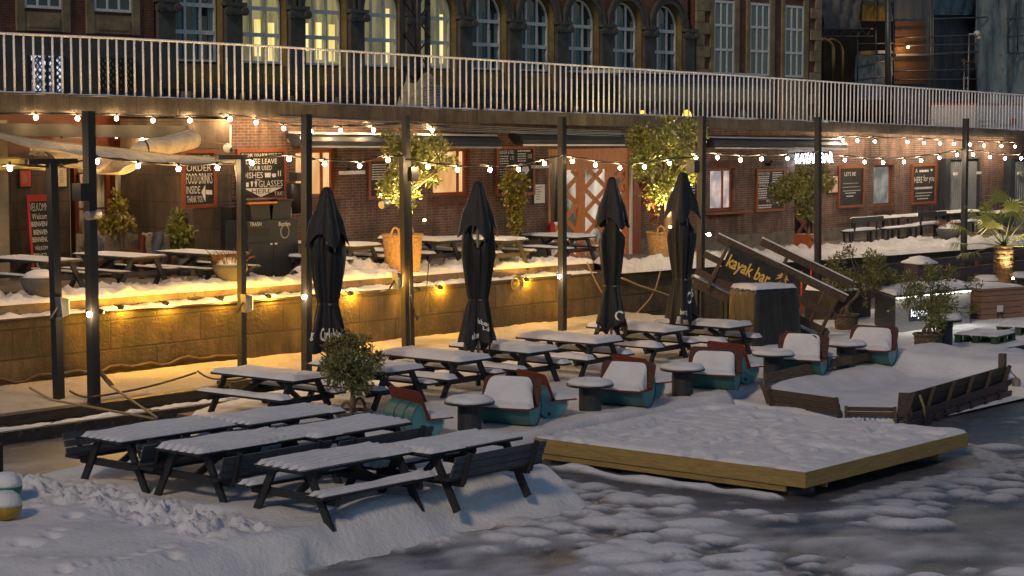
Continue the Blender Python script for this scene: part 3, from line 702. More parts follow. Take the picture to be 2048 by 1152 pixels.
for px, py, z, lb, sc_ in [(1896, 652, .80, 'tall black cable spool table beside the olive tree in a wicker basket', 1), (1975, 556, .75, 'black cable spool table by the palm planter on its left', 1), (2046, 548, .75, 'black cable spool table behind the palm at the right edge', 1)]:
    if px == 1896: q = G(1888, 703, .08)
    else: q = G(px, py + 62, .02)
    o = place(spo, True, (q.x, q.y, .06), .7, lb, 'tall cable spool tables by the bar'); o.scale = (.92, .92, 1.55)

# closed parasols
def parasol(px, y, top_px, bot_px, label, seed, words, lean=0.0):
    P0 = V(px, 560, y); x = P0.x
    ztop = V(px, top_px, y).z; zbot = V(px, bot_px, y).z; ztie = zbot + .36 * (ztop - zbot) * .72 + .05
    t = thing('closed_parasol', label, 'parasol', (x, y, .02), 0, 'closed black parasols')
    b = MB(); b.tube([(0, 0, 0), (0, 0, ztop - .1)], .027, 10); b.build('pole', GREYM, t)
    b = MB(); b.lathe([(.28, 0), (.28, .06), (.05, .08), (.05, .2)], 20); b.build('foot', BLKM, t)
    r_ = random.Random(seed); ph = [r_.uniform(0, 6.28) for _ in range(6)]
    Lp = ztop - zbot; zsh = ztop - .335 * Lp
    def rad(q, z):
        if z < ztie: k = (ztie - z) / (ztie - zbot); base = .155 + .14 * k ** .8
        else: k = min(1, (z - ztie) / (zsh - ztie)); base = .155 + .135 * k ** .75 - .07 * max(0, k - .9) / .1
        amp = .10 + .16 * max(0, min(1, (ztie - z) / (ztie - zbot))) + .06 * max(0, min(1, (z - ztie) / .5))
        tw = .5 * (z - ztie)
        f = 1 + amp * math.cos(4 * q + ph[0] + tw) + .10 * math.cos(7 * q + ph[1] - tw * 1.6) + .07 * math.cos(2 * q + ph[2]) + .06 * math.cos(13 * q + ph[3] + 2 * tw) + .03 * math.cos(21 * q - ph[4] - 3 * tw)
        return base * f
    n, m_ = 96, 44; rows = []
    for i in range(m_ + 1):
        z = zbot + (zsh - zbot) * i / m_; row = []
        for k in range(n):
            q = 2 * PI * k / n; zz = z
            if i < 6: zz = z + (1 - i / 6) * .10 * math.cos(4 * q + ph[0] + .6) * 1.0 + (1 - i / 6) * .05 * math.cos(8 * q + ph[4])
            r0 = rad(q, z)
            if i > m_ - 7:
                e = (i - m_ + 7) / 7; r0 = r0 * (1 - .15 * e); zz = z + .20 * e * math.cos(2 * q + ph[5])
            row.append((r0 * math.cos(q), r0 * math.sin(q), zz))
        rows.append(row)
    b = MB(); b.grid(rows, close=True); can = b.build('canopy', CLOTH, t)
    c0 = ztop; b = MB(); pr = [(.325, c0 - .78), (.25, c0 - .58), (.18, c0 - .37), (.12, c0 - .17), (.085, c0 - .05), (.05, c0), (0.0, c0 + .01)]
    nn = 48; rows = []
    for j, (r0, z) in enumerate(pr):
        rows.append([(r0 * (1 + (.24 if j < 2 else .12) * math.cos(4 * (2 * PI * k / nn) + ph[0] + .4) + .05 * math.cos(9 * 2 * PI * k / nn + ph[2])) * math.cos(2 * PI * k / nn), r0 * (1 + (.24 if j < 2 else .12) * math.cos(4 * (2 * PI * k / nn) + ph[0] + .4)) * math.sin(2 * PI * k / nn), z - (.24 * (.5 + .5 * math.cos(4 * 2 * PI * k / nn + ph[0] + .4)) ** 1.5 if j == 0 else 0)) for k in range(nn)])
    b = MB(); b.grid(rows, close=True); b.build('vent_cap', CLOTH, t)
    b = MB()
    for k in range(4):
        q = PI / 4 + k * PI / 2 + ph[0]; b.bar((.03 * math.cos(q), .03 * math.sin(q), ztop - .35), (.15 * math.cos(q), .15 * math.sin(q), zsh - .3), .02, .03)
    b.build('rib', GREYM, t)
    b = MB(); rows = [[((rad(2 * PI * k / n, ztie) + .012) * math.cos(2 * PI * k / n), (rad(2 * PI * k / n, ztie) + .012) * math.sin(2 * PI * k / n), ztie + dz) for k in range(n)] for dz in (-.02, .02)]
    b.grid(rows, close=True); st = b.build('tie_strap', BLKM, t)
    b = MB(); qa = math.radians(-125); b.box(((rad(qa, ztie) + .02) * math.cos(qa), (rad(qa, ztie) + .02) * math.sin(qa), ztie), (.05, .05, .03), rz=qa); b.build('buckle', GREYM, st)
    for body, a0, a1, z0, z1, tilt in words:
        b = MB()
        def fn(u, vq):
            q = math.radians(u); z = zbot + .08 + vq + tilt * (u - a0) / 60
            r0 = rad(q, z) + .010; return (r0 * math.cos(q), r0 * math.sin(q), z)
        vs, fs = text_data(body, .018)
        bm = bmesh.new(); bv = [bm.verts.new((v[0], v[1], 0)) for v in vs]
        for f in fs:
            try: bm.faces.new([bv[i] for i in f])
            except Exception: pass
        for _ in range(3):
            ed = [e for e in bm.edges if e.calc_length() > .12]
            if not ed: break
            bmesh.ops.subdivide_edges(bm, edges=ed, cuts=1); bmesh.ops.triangulate(bm, faces=bm.faces)
        bm.verts.index_update(); xs_ = [v.co.x for v in bm.verts]; ys_ = [v.co.y for v in bm.verts]
        X0, X1, Y0, Y1 = min(xs_), max(xs_), min(ys_), max(ys_)
        b.add([fn(a0 + (v.co.x - X0) / (X1 - X0) * (a1 - a0), z0 + (v.co.y - Y0) / (Y1 - Y0) * (z1 - z0)) for v in bm.verts], [tuple(v.index for v in f.verts) for f in bm.faces]); bm.free()
        b.build('lettering', WHITE, can)
parasol(655, 24.72, 377, 698, 'closed black parasol with large white brand lettering, behind the leafy olive tree', 3, [('Carlsbe', -172, -92, .05, .28, .0), ('rg', -210, -182, .06, .2, 0)])
parasol(956, 24.7, 366, 690, 'closed black parasol with gaping folds and a white pole, at the centre left', 8, [('lsberg', -140, -85, .30, .42, -.1), ('Lg', -120, -95, .18, .28, 0), ('else', -165, -135, .02, .14, .08)])
parasol(1223, 24.7, 357, 655, 'closed black parasol with ragged hem, in front of the orange lattice door', 21, [('C', -128, -100, .06, .26, 0), ('arl', -98, -68, .10, .2, -.05)])
parasol(1364, 24.5, 347, 640, 'closed black parasol with folded hem, before the big potted tree and wicker basket', 33, [('berg', -150, -125, .02, .16, 0), ('Carlsb', -105, -50, .22, .46, .25)])

# floating platform of new pine
t = thing('floating_platform', 'square floating platform of new yellow pine under ribbed snow', 'platform', (27, 17.7, 0))
X0, X1, Y0, Y1 = 24.55, 29.4, 15.2, 20.15; zt_ = .05
b = MB(); b.bb((X0 + .05, Y0 + .05, zt_ - .06), (X1 - .05, Y1 - .05, zt_ - .01)); b.build('deck_boards', PINE, t, w=True)
for a, c_ in [((X0, Y0, zt_ - .225), (X0 + .045, Y1, zt_)), ((X0 + .048, Y0, zt_ - .225), (X1 - .048, Y0 + .045, zt_)), ((X1 - .045, Y0, zt_ - .225), (X1, Y1, zt_)), ((X0 + .048, Y1 - .045, zt_ - .225), (X1 - .048, Y1, zt_))]:
    b = MB(); b.bb(a, c_); b.build('edge_board', PINE, t, w=True)
b = MB(); b.bb((X0 + .03, Y0 + .35, zt_ - .32), (X0 + .075, Y1 - .1, zt_ - .228)); b.bb((X0 + .4, Y0 + .5, zt_ - .30), (X1 - .5, Y0 + .56, zt_ - .228)); b.bb((X0 + .62, Y0 + .04, zt_ - .30), (X0 + .67, Y0 + .6, zt_ - .228)); b.bb((X1 - .9, Y0 + .04, zt_ - .30), (X1 - .85, Y0 + .6, zt_ - .228)); b.build('bearer', PINE, t, w=True)
for cx_, cy_ in [(X0 + .45, Y0 + .5), (X1 - .65, Y0 + .55)] + [(X0 + .42, Y0 + 1.18 + .67 * k) for k in range(6)] + [(X1 - .5, Y1 - .6)]:
    b = MB(); rr = .33
    b.lathe([(rr * .95, ZICE - .25), (rr, ZICE), (rr, ZICE + .12), (rr * .9, zt_ - .235)], 18, (cx_, cy_, 0)); b.build('float', PLASTB, t, w=True)
xs = np.linspace(X0 + .005, X1 - .005, 110); ys = np.linspace(Y0 + .005, Y1 - .005, 110); X, Y = np.meshgrid(xs, ys, indexing='ij')
u = np.minimum(np.minimum(X - xs[0], xs[-1] - X), np.minimum(Y - ys[0], ys[-1] - Y))
# wind ribs run across the deck
rib = fbm(X * .55 + Y * .2, Y * 1.6 - X * .5, 1.1, 501, 4)
Z = zt_ + np.sqrt(np.clip(1 - (1 - np.clip(u / .14, 0, 1)) ** 2, 0, 1)) * (.050 + .045 * rib + .03 * fbm(X, Y, .5, 505, 2) - .025 * np.maximum(np.cos(X * 2 * PI / .62) ** 12, np.cos(Y * 2 * PI / .9) ** 12) * (.5 + fbm(X, Y, 1.5, 507, 2)) - .07 * sstep(.14, .30, fbm(X * 1.0, Y * 1.6, 2.2, 509, 2))) + .003
for (ax, ay), (bx_, by_) in [((24.9, 19.6), (29.0, 15.9)), ((25.2, 15.8), (28.9, 19.4)), ((24.9, 17.4), (29.1, 18.1)), ((26.2, 19.8), (27.3, 15.6)), ((25.0, 18.6), (28.0, 15.7))]:
    nst = int(math.hypot(bx_ - ax, by_ - ay) / .34)
    for k in range(nst):
        fx_, fy_ = ax + (bx_ - ax) * k / nst + rnd.uniform(-.06, .06) + .09 * (k % 2), ay + (by_ - ay) * k / nst + rnd.uniform(-.06, .06); d = np.hypot((X - fx_) / 1.5, Y - fy_)
        Z = Z - .055 * np.exp(-(d / .075) ** 2) + .014 * np.exp(-((d - .13) / .05) ** 2)
Z = np.where(u < 1e-6, zt_ - .003, np.maximum(Z, zt_ + .004))
o = height_mesh('snow_cover', X - 27, Y - 17.7, Z, SNOW); o.parent = t

# sunken sofa raft
t = thing('sofa_raft', 'wooden raft with sunken boarded seating filled with drifted snow', 'raft', (33, 18.5, 0))
def wallpanel(p, q, h, name, m, boards=3, th=.03, outw=(0, -1), lean=.18, post=True):
    p = Vector((p.x, p.y, 0)); q = Vector((q.x, q.y, 0)); d = (q - p).normalized(); nrm = Vector((outw[0], outw[1], 0))
    b = MB()
    for k in range(boards):
        z0 = p_z + h * k / boards + .005; z1 = p_z + h * (k + 1) / boards - .005
        o0 = nrm * (lean * k / boards); b.prism([p + o0 + Vector((0, 0, z0)), q + o0 + Vector((0, 0, z0)), q + o0 + nrm * .02 + Vector((0, 0, z1)), p + o0 + nrm * .02 + Vector((0, 0, z1))], nrm * th)
    o = b.build(name, m, t, w=True); Ln = (q - p).length; n_ = max(2, int(Ln / .85) + 1)
    for k in range(n_):
        a = p + d * (Ln * k / (n_ - 1)); b = MB()
        b.bar(a + nrm * .06 + Vector((0, 0, p_z - .08)), a + nrm * (.06 + lean) + Vector((0, 0, p_z + h + .01)), .05, .07, nrm); b.build('support_post', m, o, w=True)
p_z = -.15
b = MB(); b.prism([(31.0, 18.3, -.34), (31.6, 17.55, -.34), (38.0, 18.15, -.34), (38.0, 20.8, -.34), (31.6, 20.8, -.34)], (0, 0, .13)); b.build('raft_deck', OLDW, t, w=True)
wallpanel(Vector((31.22, 20.0, 0)), Vector((30.93, 18.42, 0)), .32, 'left_backrest', OLDW, 3, outw=(-.97, .17), lean=.12)
wallpanel(Vector((30.95, 18.36, 0)), Vector((31.42, 17.66, 0)), .17, 'low_end_board', OLDW, 2, outw=(-.8, -.55), lean=.0)
GWB = M('grey_weathered_board', (.075, .06, .05), .8, .5, 4, (1, 5, 9), .5, 30)
wallpanel(Vector((31.52, 17.58, 0)), Vector((36.25, 18.12, 0)), .42, 'front_backrest', GWB, 3, outw=(.11, -.99), lean=.16)
b = MB(); b.prism([(31.42, 17.62, -.14), (31.56, 17.40, -.14), (31.54, 17.44, .27), (31.44, 17.60, .27)], (.05, .006, 0)); b.build('end_cheek', GWB, t, w=True)
wallpanel(Vector((32.05, 20.62, 0)), Vector((31.28, 20.06, 0)), .28, 'corner_backrest', OLDW, 3, outw=(-.6, .8), lean=.12)
b = MB(); b.bar((32.0, 20.70, .20), (34.3, 20.76, .26), .06, .2); b.bar((34.35, 20.76, .27), (36.2, 20.78, .29), .06, .16); b.bar((31.4, 20.28, .02), (32.0, 20.66, .10), .05, .16); b.build('back_rail_board', OLDW, t, w=True)
b = MB(); b.bb((36.22, 18.0, -.25), (36.34, 18.12, .50)); b.build('corner_post', OLDW, t, w=True)
b = MB(); b.bar((31.4, 17.42, -.21), (36.9, 18.02, -.13), .04, .24); b.bar((31.35, 17.36, -.30), (41, 18.35, -.26), .05, .16); b.build('hull_plank', PURP, t, w=True)
yh = lambda x: 17.40 + (x - 31.5) * .105
for k, x in enumerate([31.9, 32.4, 32.9, 33.5, 34.1, 34.8, 35.5, 37.1, 37.7]):
    b = MB(); b.tube([(x, yh(x) - .05, -.14), (x + .03, yh(x) - .11, -.22), (x, yh(x) - .07, -.30)], .028, 6); b.build('hull_cleat', BLKM, t, w=True)
b = MB(); b.lathe([(.03, -.34), (.075, -.31), (.08, .0), (.03, .04)], 12, (36.4, 17.82, 0)); b.build('fender', M('pale_fender', (.2, .18, .15), .6, .3, 6), t, w=True)
b = MB(); b.tube([(36.4, 17.82, .04), (36.3, 18.0, .25)], .014, 5); b.tube([(31.75, 17.36, .22), (31.8, 17.3, .0), (31.9, 17.32, -.25)], .022, 5); b.build('fender_line', ROPE, t, w=True)
b = MB()
for k in range(5): b.lathe([(.2, -.45), (.22, -.36), (.2, -.26)], 14, (35.2 + .8 * k, 18.0 + .08 * k, 0))
b.build('blue_float', BLUEP, t, w=True)
# drifted snow lining the floor and the two benches
xs = np.linspace(31.0, 38.6, 150); ys = np.linspace(17.5, 20.85, 90); X, Y = np.meshgrid(xs, ys, indexing='ij')
front_y = 17.66 + (X - 31.5) * .115
back = sstep(19.85, 20.75, Y + .05 * np.sin(X * 2)) * sstep(31.3, 32.6, X) * (.80 - .0 * X); r2 = sstep(36.35, 37.15, X + .10 * (Y - 18)); r3 = sstep(37.3, 37.5, X)
Z = -.11 + .29 * back * (1 - .6 * sstep(36.0, 36.6, X)) + .36 * r2 + .03 * fbm(X * .7, Y * 1.6, 1.5, 601, 4) + .05 * fbm(X, Y, .6, 605, 2)
out = (Y < front_y) & (X < 36.3) | (X < 31.02 + .0 * Y) | (Y < 17.5 + np.maximum(0, 31.6 - X) * 1.35)
Z = np.where(out, -.30, Z); e = np.minimum(np.minimum(X - xs[0], xs[-1] - X), np.minimum(Y - ys[0], ys[-1] - Y)); Z = np.where(e < 1e-6, -.3, Z)
o = height_mesh('snow_drift', X - 33, Y - 18.5, Z, SNOW); o.parent = t

# mooring buoys at the left edge
for px, py, m_, lb in [(14, 972, GBUOY, 'green plastic buoy under snow at the left edge, behind the yellow one'), (12, 1012, YBUOY, 'yellow plastic buoy under snow at the left edge of the deck')]:
    q = G(px, py + 22, .1); t = thing('mooring_buoy', lb, 'buoy', (q.x, q.y, .1), 0, 'snow capped buoys at the left edge')
    b = MB(); b.ball((0, 0, .13), .20, 20, 12, (1, 1, .85)); b.build('buoy_body', m_, t)
    b = MB(); b.lathe([(.197, .15), (.20, .19), (.17, .27), (.1, .32), (0, .335)], 20); b.build('snow_cap', SNOW, t)
q = G(2, 935, .0); boxed('mooring_post', 'dark wooden mooring post cut by the left edge of the view', 'post', (q.x - .08, q.y, -.4), (.14, .14, .75), BWOOD)
# mooring lines
def line(name, label, cat, pts, r, m_, sag=0.0):
    out = []
    for i in range(len(pts) - 1):
        for k in range(8):
            a = k / 8; p = Vector(pts[i]) * (1 - a) + Vector(pts[i + 1]) * a; p.z -= sag * 4 * a * (1 - a); out.append(p)
    out.append(Vector(pts[-1])); b = MB(); b.tube(out, r, 6); return tag(b.build(name, m_), label, cat)
line('mooring_line', 'taut mooring rope with chain from the ledge to the deck, left one', 'rope', [G(60, 776, .25), G(105, 800, .2), G(312, 838, .12)], .022, ROPE)
line('mooring_line', 'taut mooring rope with a coil spring from a dark post to the deck', 'rope', [G(195, 738, .5), G(226, 775, .42), G(318, 838, .15)], .022, ROPE)
b = MB(); a = G(200, 744, .49); c_ = G(224, 772, .43); 
b.tube([a.lerp(c_, k / 60) + Vector((.04 * math.cos(k * 1.3), 0, .04 * math.sin(k * 1.3))) for k in range(61)], .012, 5)
tag(b.build('mooring_spring', CHAINM), 'rusty coil spring on the mooring rope beside a dark post', 'spring')
line('mooring_chain', 'rusty chain lying on the ledge snow between the dark posts', 'chain', [G(140, 782, .2), G(190, 793, .2), G(392, 745, .3)], .02, CHAINM, .05)
line('mooring_chain', 'rusty chain on the ledge behind the leftmost snowy picnic table', 'chain', [G(395, 742, .3), G(440, 758, .2), G(500, 752, .2)], .018, CHAINM, .05)
# ================================================================ brick front of the bar, posts, lights
YP = 29.6
# --- brick facade with openings, as upright slabs between the openings
def VX(px, Y=YB): return V(px, 400, Y).x
def zpx(px, py, Y=YB): return V(px, py, Y).z
t = thing('brick_bar_front', 'long brown brick bar front under the street slab', 'building', (40, YB, 1))
xl = VX(462); openings = []
def opening(a, b, top, bot):
    x0, x1 = VX(a), VX(b); z1 = zpx((a + b) / 2, top); z0 = zpx((a + b) / 2, bot); openings.append((x0, x1, z0, z1)); return x0, x1, z0, z1
OW1 = opening(592, 676, 297, 397); OW2 = opening(866, 941, 295, 393); ODR = opening(1097, 1276, 297, 520); OW3 = opening(1420, 1471, 337, 421); OGT = opening(1589, 1632, 330, 500); OW4 = opening(1747, 1788, 331, 410)
xr = 96
def ztop(x): return zs(x) - .25
b = MB(); cur = xl
for x0, x1, z0, z1 in openings:
    b.prism([(cur, YB, .2), (x0, YB, .2), (x0, YB, ztop(x0)), (cur, YB, ztop(cur))], (0, .42, 0))
    b.prism([(x0, YB, z1), (x1, YB, z1), (x1, YB, ztop(x1)), (x0, YB, ztop(x0))], (0, .42, 0))
    if z0 > zt(x0) + .25: b.prism([(x0, YB, .2), (x1, YB, .2), (x1, YB, z0), (x0, YB, z0)], (0, .42, 0))
    cur = x1
b.prism([(cur, YB, .2), (xr, YB, .2), (xr, YB, ztop(xr)), (cur, YB, ztop(cur))], (0, .42, 0))
b.build('brick_wall', BRICK, t, w=True)
SOLD = brick_mat('soldier_brick', (.17, .055, .04), (.11, .042, .034), (.15, .11, .09), .071, .235, .008, off=0)
for x0, x1, z0, z1 in [OW1, OW2, OW3, OW4]:
    b = MB(); b.bb((x0 - .05, YB - .025, z0 - .25), (x1 + .05, YB - .003, z0 - .01)); b.build('brick_sill', SOLD, t, w=True)
    b = MB(); b.bb((x0 - .1, YB - .012, z1 + .015), (x1 + .1, YB - .003, z1 + .25)); b.build('brick_lintel', SOLD, t, w=True)
b = MB()
for a, c_ in [(VX(462), ODR[0] - .1), (ODR[1] + .1, OGT[0] - .05), (OGT[1] + .05, 90)]:
    n_ = 12
    for k in range(n_):
        u0 = a + (c_ - a) * k / n_; u1 = a + (c_ - a) * (k + 1) / n_
        b.prism([(u0, YB - .05, zt(u0) - .1), (u1, YB - .05, zt(u1) - .1), (u1, YB - .05, zt(u1) + .42), (u0, YB - .05, zt(u0) + .42)], (0, .047, 0))
b.build('plinth', CONC, t, w=True)
def framed_window(o, pane, name, label, split=None, fw=.11):
    x0, x1, z0, z1 = o; tt = thing(name, label, 'window', ((x0 + x1) / 2, YB + .16, z0))
    b = MB(); y0, y1 = YB + .14, YB + .24
    b.bb((x0 + .003, y0, z0 + .003), (x0 + fw, y1, z1 - .003)); b.bb((x1 - fw, y0, z0 + .003), (x1 - .003, y1, z1 - .003)); b.bb((x0 + fw, y0, z0 + .003), (x1 - fw, y1, z0 + fw)); b.bb((x0 + fw, y0, z1 - fw), (x1 - fw, y1, z1 - .003))
    for s_ in split or []: b.bb((x0 + (x1 - x0) * s_ - .03, y0 + .01, z0 + fw), (x0 + (x1 - x0) * s_ + .03, y1 - .01, z1 - fw))
    b.build('frame', FRAME, tt, w=True)
    b = MB(); b.bb((x0 + fw, YB + .2, z0 + fw), (x1 - fw, YB + .215, z1 - fw)); b.build('pane', pane, tt, w=True); return tt
w1 = framed_window(OW1, PANE_WARM, 'bar_window', 'warmly lit brown framed window right of the chalkboard with the white arrow', [.72])
framed_window(OW2, PANE_WARM, 'bar_window', 'warmly lit steamed window between the potted tree and the burger menu board', [.78])
w3 = framed_window(OW3, PANE_PINK, 'serving_window', 'serving window with red shelf and pale lit kitchen behind', [.65], .08)
b = MB(); b.bb((OW3[0] - .25, YB - .33, OW3[2] - .10), (OW3[1] + .55, YB - .03, OW3[2] - .05)); b.build('shelf', FRAME, w3, w=True)
w4 = framed_window(OW4, PANE_GREY, 'bar_window', 'dim window with a plant inside between two chalkboards at right', [], .06)

# left recess: stone pillar, beam, inner wooden doors
t = thing('stone_pillar', 'dark stained stone pillar behind the order here chalkboard', 'pillar', (VX(430, 35.9), 35.9, zt(28)))
xa, xb = VX(385, 35.9), VX(462, 35.9)
b = MB(); b.prism([(xa, 35.85, 1), (xb, 35.85, 1), (xb, 35.85, zs(xb) - .45), (xa, 35.85, zs(xa) - .45)], (0, 2.6, 0)); b.build('shaft', GRAN, t, w=True)
t = thing('ceiling_beam', 'dark concrete beam over the recessed bar entrance', 'beam', (24, 36.0, 4.6))
xc, xd = VX(-120, 36.0), VX(386, 36.0)
b = MB(); b.prism([(xc, 36.0, zpx(0, 268, 36)), (xd, 36.0, zpx(386, 278, 36)), (xd, 36.0, zpx(386, 252, 36)), (xc, 36.0, zpx(0, 245, 36))], (0, .5, 0)); b.build('beam', M('dark_beam', (.03, .028, .026), .9, .4, 3, bump=.3), t, w=True)  # near-black tone over the whole beam, varied by noise
YR = 39.0
t = thing('recess_wall', 'dark stone wall and timber glazed doors in the recessed entrance', 'wall', (26, YR, 1.5))
b = MB(); b.bb((12, YR, 1.2), (VX(140, YR), YR + .3, 5.3)); b.bb((VX(350, YR), YR, 1.2), (VX(390, YR) + .6, YR + .3, 5.3)); b.bb((VX(140, YR), YR, zpx(240, 320, YR)), (VX(350, YR), YR + .3, 5.3)); b.build('stone_face', GRAN, t, w=True)
b = MB(); b.bb((12, YR - .04, 4.25), (VX(395, YR), YR - .003, 5.2)); b.build('orange_panel', REDW, t, w=True)
b = MB(); b.bb((VX(-8, 38), 37.9, 1.2), (VX(12, 38), 38.2, 5.0)); b.build('pale_pilaster', M('pale_pilaster_stone', (.30, .26, .2), .9, .3, 2, bump=.4, bs=12), t, w=True)
PANE_IN = lit_pane('dim_amber_door_glass', (.035, .018, .008), (.30, .19, .09), .55, (2.2, 1, .6), 1.2, lo=.42, hi=.62)
def glazed_door(a, b_, label, bright=1):
    x0, x1 = VX(a, YR), VX(b_, YR); z0, z1 = zt(x0), zpx(240, 322, YR)
    tt = thing('glazed_door', label, 'door', ((x0 + x1) / 2, YR - .05, z0), 0, 'glazed timber doors in the recess'); f = .12
    b = MB(); b.bb((x0, YR - .12, z0), (x0 + f, YR + .05, z1)); b.bb((x1 - f, YR - .12, z0), (x1, YR + .05, z1)); b.bb((x0 + f, YR - .1, z0), (x1 - f, YR + .03, z0 + .55)); b.bb((x0 + f, YR - .1, z1 - .15), (x1 - f, YR + .03, z1)); b.bb((x0 + f, YR - .08, z0 + 1.45), (x1 - f, YR + .02, z0 + 1.5)); b.build('door_frame', REDW, tt, w=True)
    b = MB(); b.bb((x0 + f, YR - .03, z0 + .55), (x1 - f, YR - .01, z1 - .15)); b.build('glass', PANE_IN if not bright else PANE_WARM, tt, w=True)
    b = MB(); b.tube([(x1 - f * .6, YR - .16, z0 + 1.0), (x1 - f * .6, YR - .16, z0 + 1.2)], .015, 5); b.build('handle', STEEL, tt, w=True)
glazed_door(143, 215, 'glazed timber door with dark glass, leftmost in the recess', 0)
glazed_door(217, 288, 'glazed timber door with amber glass behind the bushy potted plant', 0)
glazed_door(292, 350, 'narrow glazed timber door left of the order here chalkboard', 0)

# orange lattice gate
x0, x1, z0, z1 = ODR; z0 = zt(48) - .05
t = thing('lattice_gate', 'tall orange timber lattice gate glowing white from inside', 'gate', ((x0 + x1) / 2, YB + .1, z0))
b = MB(); f = .32
for u in (0, .34, .66): b.bb((x0 + (x1 - x0) * u + .003, YB + .06, z0), (x0 + (x1 - x0) * u + f * (.7 if u == 0 else 1), YB + .16, z1 - .6))
b.bb((x1 - .55, YB + .06, z0), (x1 - .003, YB + .16, z1 - .6)); b.bb((x0 + .003, YB + .05, z1 - .6), (x1 - .003, YB + .17, z1 - .003)); b.build('gate_frame', ORW, t, w=True)
b = MB(); wd = x1 - x0
spans = [(x0 + f * .7, x0 + wd * .34), (x0 + wd * .34 + f, x0 + wd * .66), (x0 + wd * .66 + f, x1 - .55)]
for a, c_ in spans:
    w_ = c_ - a; st = w_ * .66; z = z0 - st
    while z < z1 - .6:
        for (p, q, dy) in [((a, z), (c_, z + st), .075), ((c_, z), (a, z + st), .105)]:
            pz, qz = p[1], q[1]; px_, qx = p[0], q[0]
            lo_, hi_ = z0, z1 - .61
            if max(pz, qz) < lo_ + .05 or min(pz, qz) > hi_ - .05: continue
            if pz < lo_: k = (lo_ - pz) / (qz - pz); px_, pz = px_ + (qx - px_) * k, lo_
            if qz > hi_: k = (hi_ - pz) / (qz - pz); qx, qz = px_ + (qx - px_) * k, hi_
            b.bar((px_, YB + dy, pz), (qx, YB + dy, qz),   .028, .135, (1, 0, 0) if False else (-(qz - pz), 0, (qx - px_)))
        z += st
b.build('lattice', ORW, t, w=True)
b = MB(); b.bb((x0 + .1, YB + .2, z0 + .05), (x1 - .1, YB + .22, z1 - .3)); b.build('lit_glass', PANE_DOOR, t, w=True)
b = MB(); xx = VX(1262, YB); b.bb((xx - .04, YB - .03, z0), (xx + .04, YB + .045, z1 - .1)); b.build('white_door_edge', WPAINT, t, w=True)
b = MB(); b.bb((x1 - .30, YB - .05, z0), (x1 + .10, YB - .004, z1 + .05)); b.build('red_jamb', FRAME, t, w=True)
# small lattice gate behind the right potted tree
x0, x1, z0, z1 = OGT; z0 = zt(57)
t = thing('lattice_gate', 'small dark red lattice gate behind the tree in the wooden box', 'gate', ((x0 + x1) / 2, YB + .1, z0))
b = MB(); b.bb((x0 + .003, YB + .15, z0), (x1 - .003, YB + .18, z1 - .003)); b.build('dark_backing', PLASTB, t, w=True)
b = MB()
for k in range(3):
    zz = z0 + .1 + 1.0 * k
    b.bar((x0 + .05, YB + .06, zz), (x1 - .05, YB + .06, zz + 1.0), .03, .14, (1, 0, 0)); b.bar((x1 - .05, YB + .095, zz), (x0 + .05, YB + .095, zz + 1.0), .03, .14, (1, 0, 0))
b.build('lattice', REDW, t, w=True)

# grey slatted metal doors at right
for a, c_, top, bot, lb in [(1888, 1957, 316, 420, 'dark grey slatted metal gate set in the brick wall behind the lamp pole'), (2018, 2090, 316, 420, 'dark grey slatted metal gate at the right edge behind the palm')]:
    x0, x1 = VX(a, YB - .25), VX(c_, YB - .25); z1 = zpx((a + c_) / 2, top, YB - .25); z0 = zt(x0)
    t = thing('slatted_gate', lb, 'gate', ((x0 + x1) / 2, YB - .1, z0), 0, 'slatted metal gates')
    b = MB(); b.bb((x0, YB - .3, z1 - .05), (x1, YB - .01, z1)); b.bb((x0, YB - .3, z0), (x0 + .35, YB - .01, z1 - .05)); b.bb((x1 - .12, YB - .3, z0), (x1, YB - .01, z1 - .05)); b.build('gate_frame', BINM, t, w=True)
    b = MB(); n_ = 15
    for k in range(n_): xx = x0 + .42 + (x1 - x0 - .6) * k / (n_ - 1); b.bb((xx - .022, YB - .24, z0), (xx + .022, YB - .18, z1 - .12))
    b.build('slats', M('slat_grey', (.24, .26, .29), .5, .2, 3, bump=0) if 'slat_grey' not in MATS else MATS['slat_grey'], t, w=True)
    b = MB(); b.bb((x0 + .35, YB - .1, z0), (x1 - .12, YB - .05, z1 - .1)); b.build('dark_backing', PLASTB, t, w=True)
    b = MB()
    for xx in (x0 + .55, x1 - .3): b.bb((xx, YB - .36, z1 - .62), (xx + .28, YB - .301, z1 - .52))
    b.build('hinge_lamp', WPAINT, t, w=True)

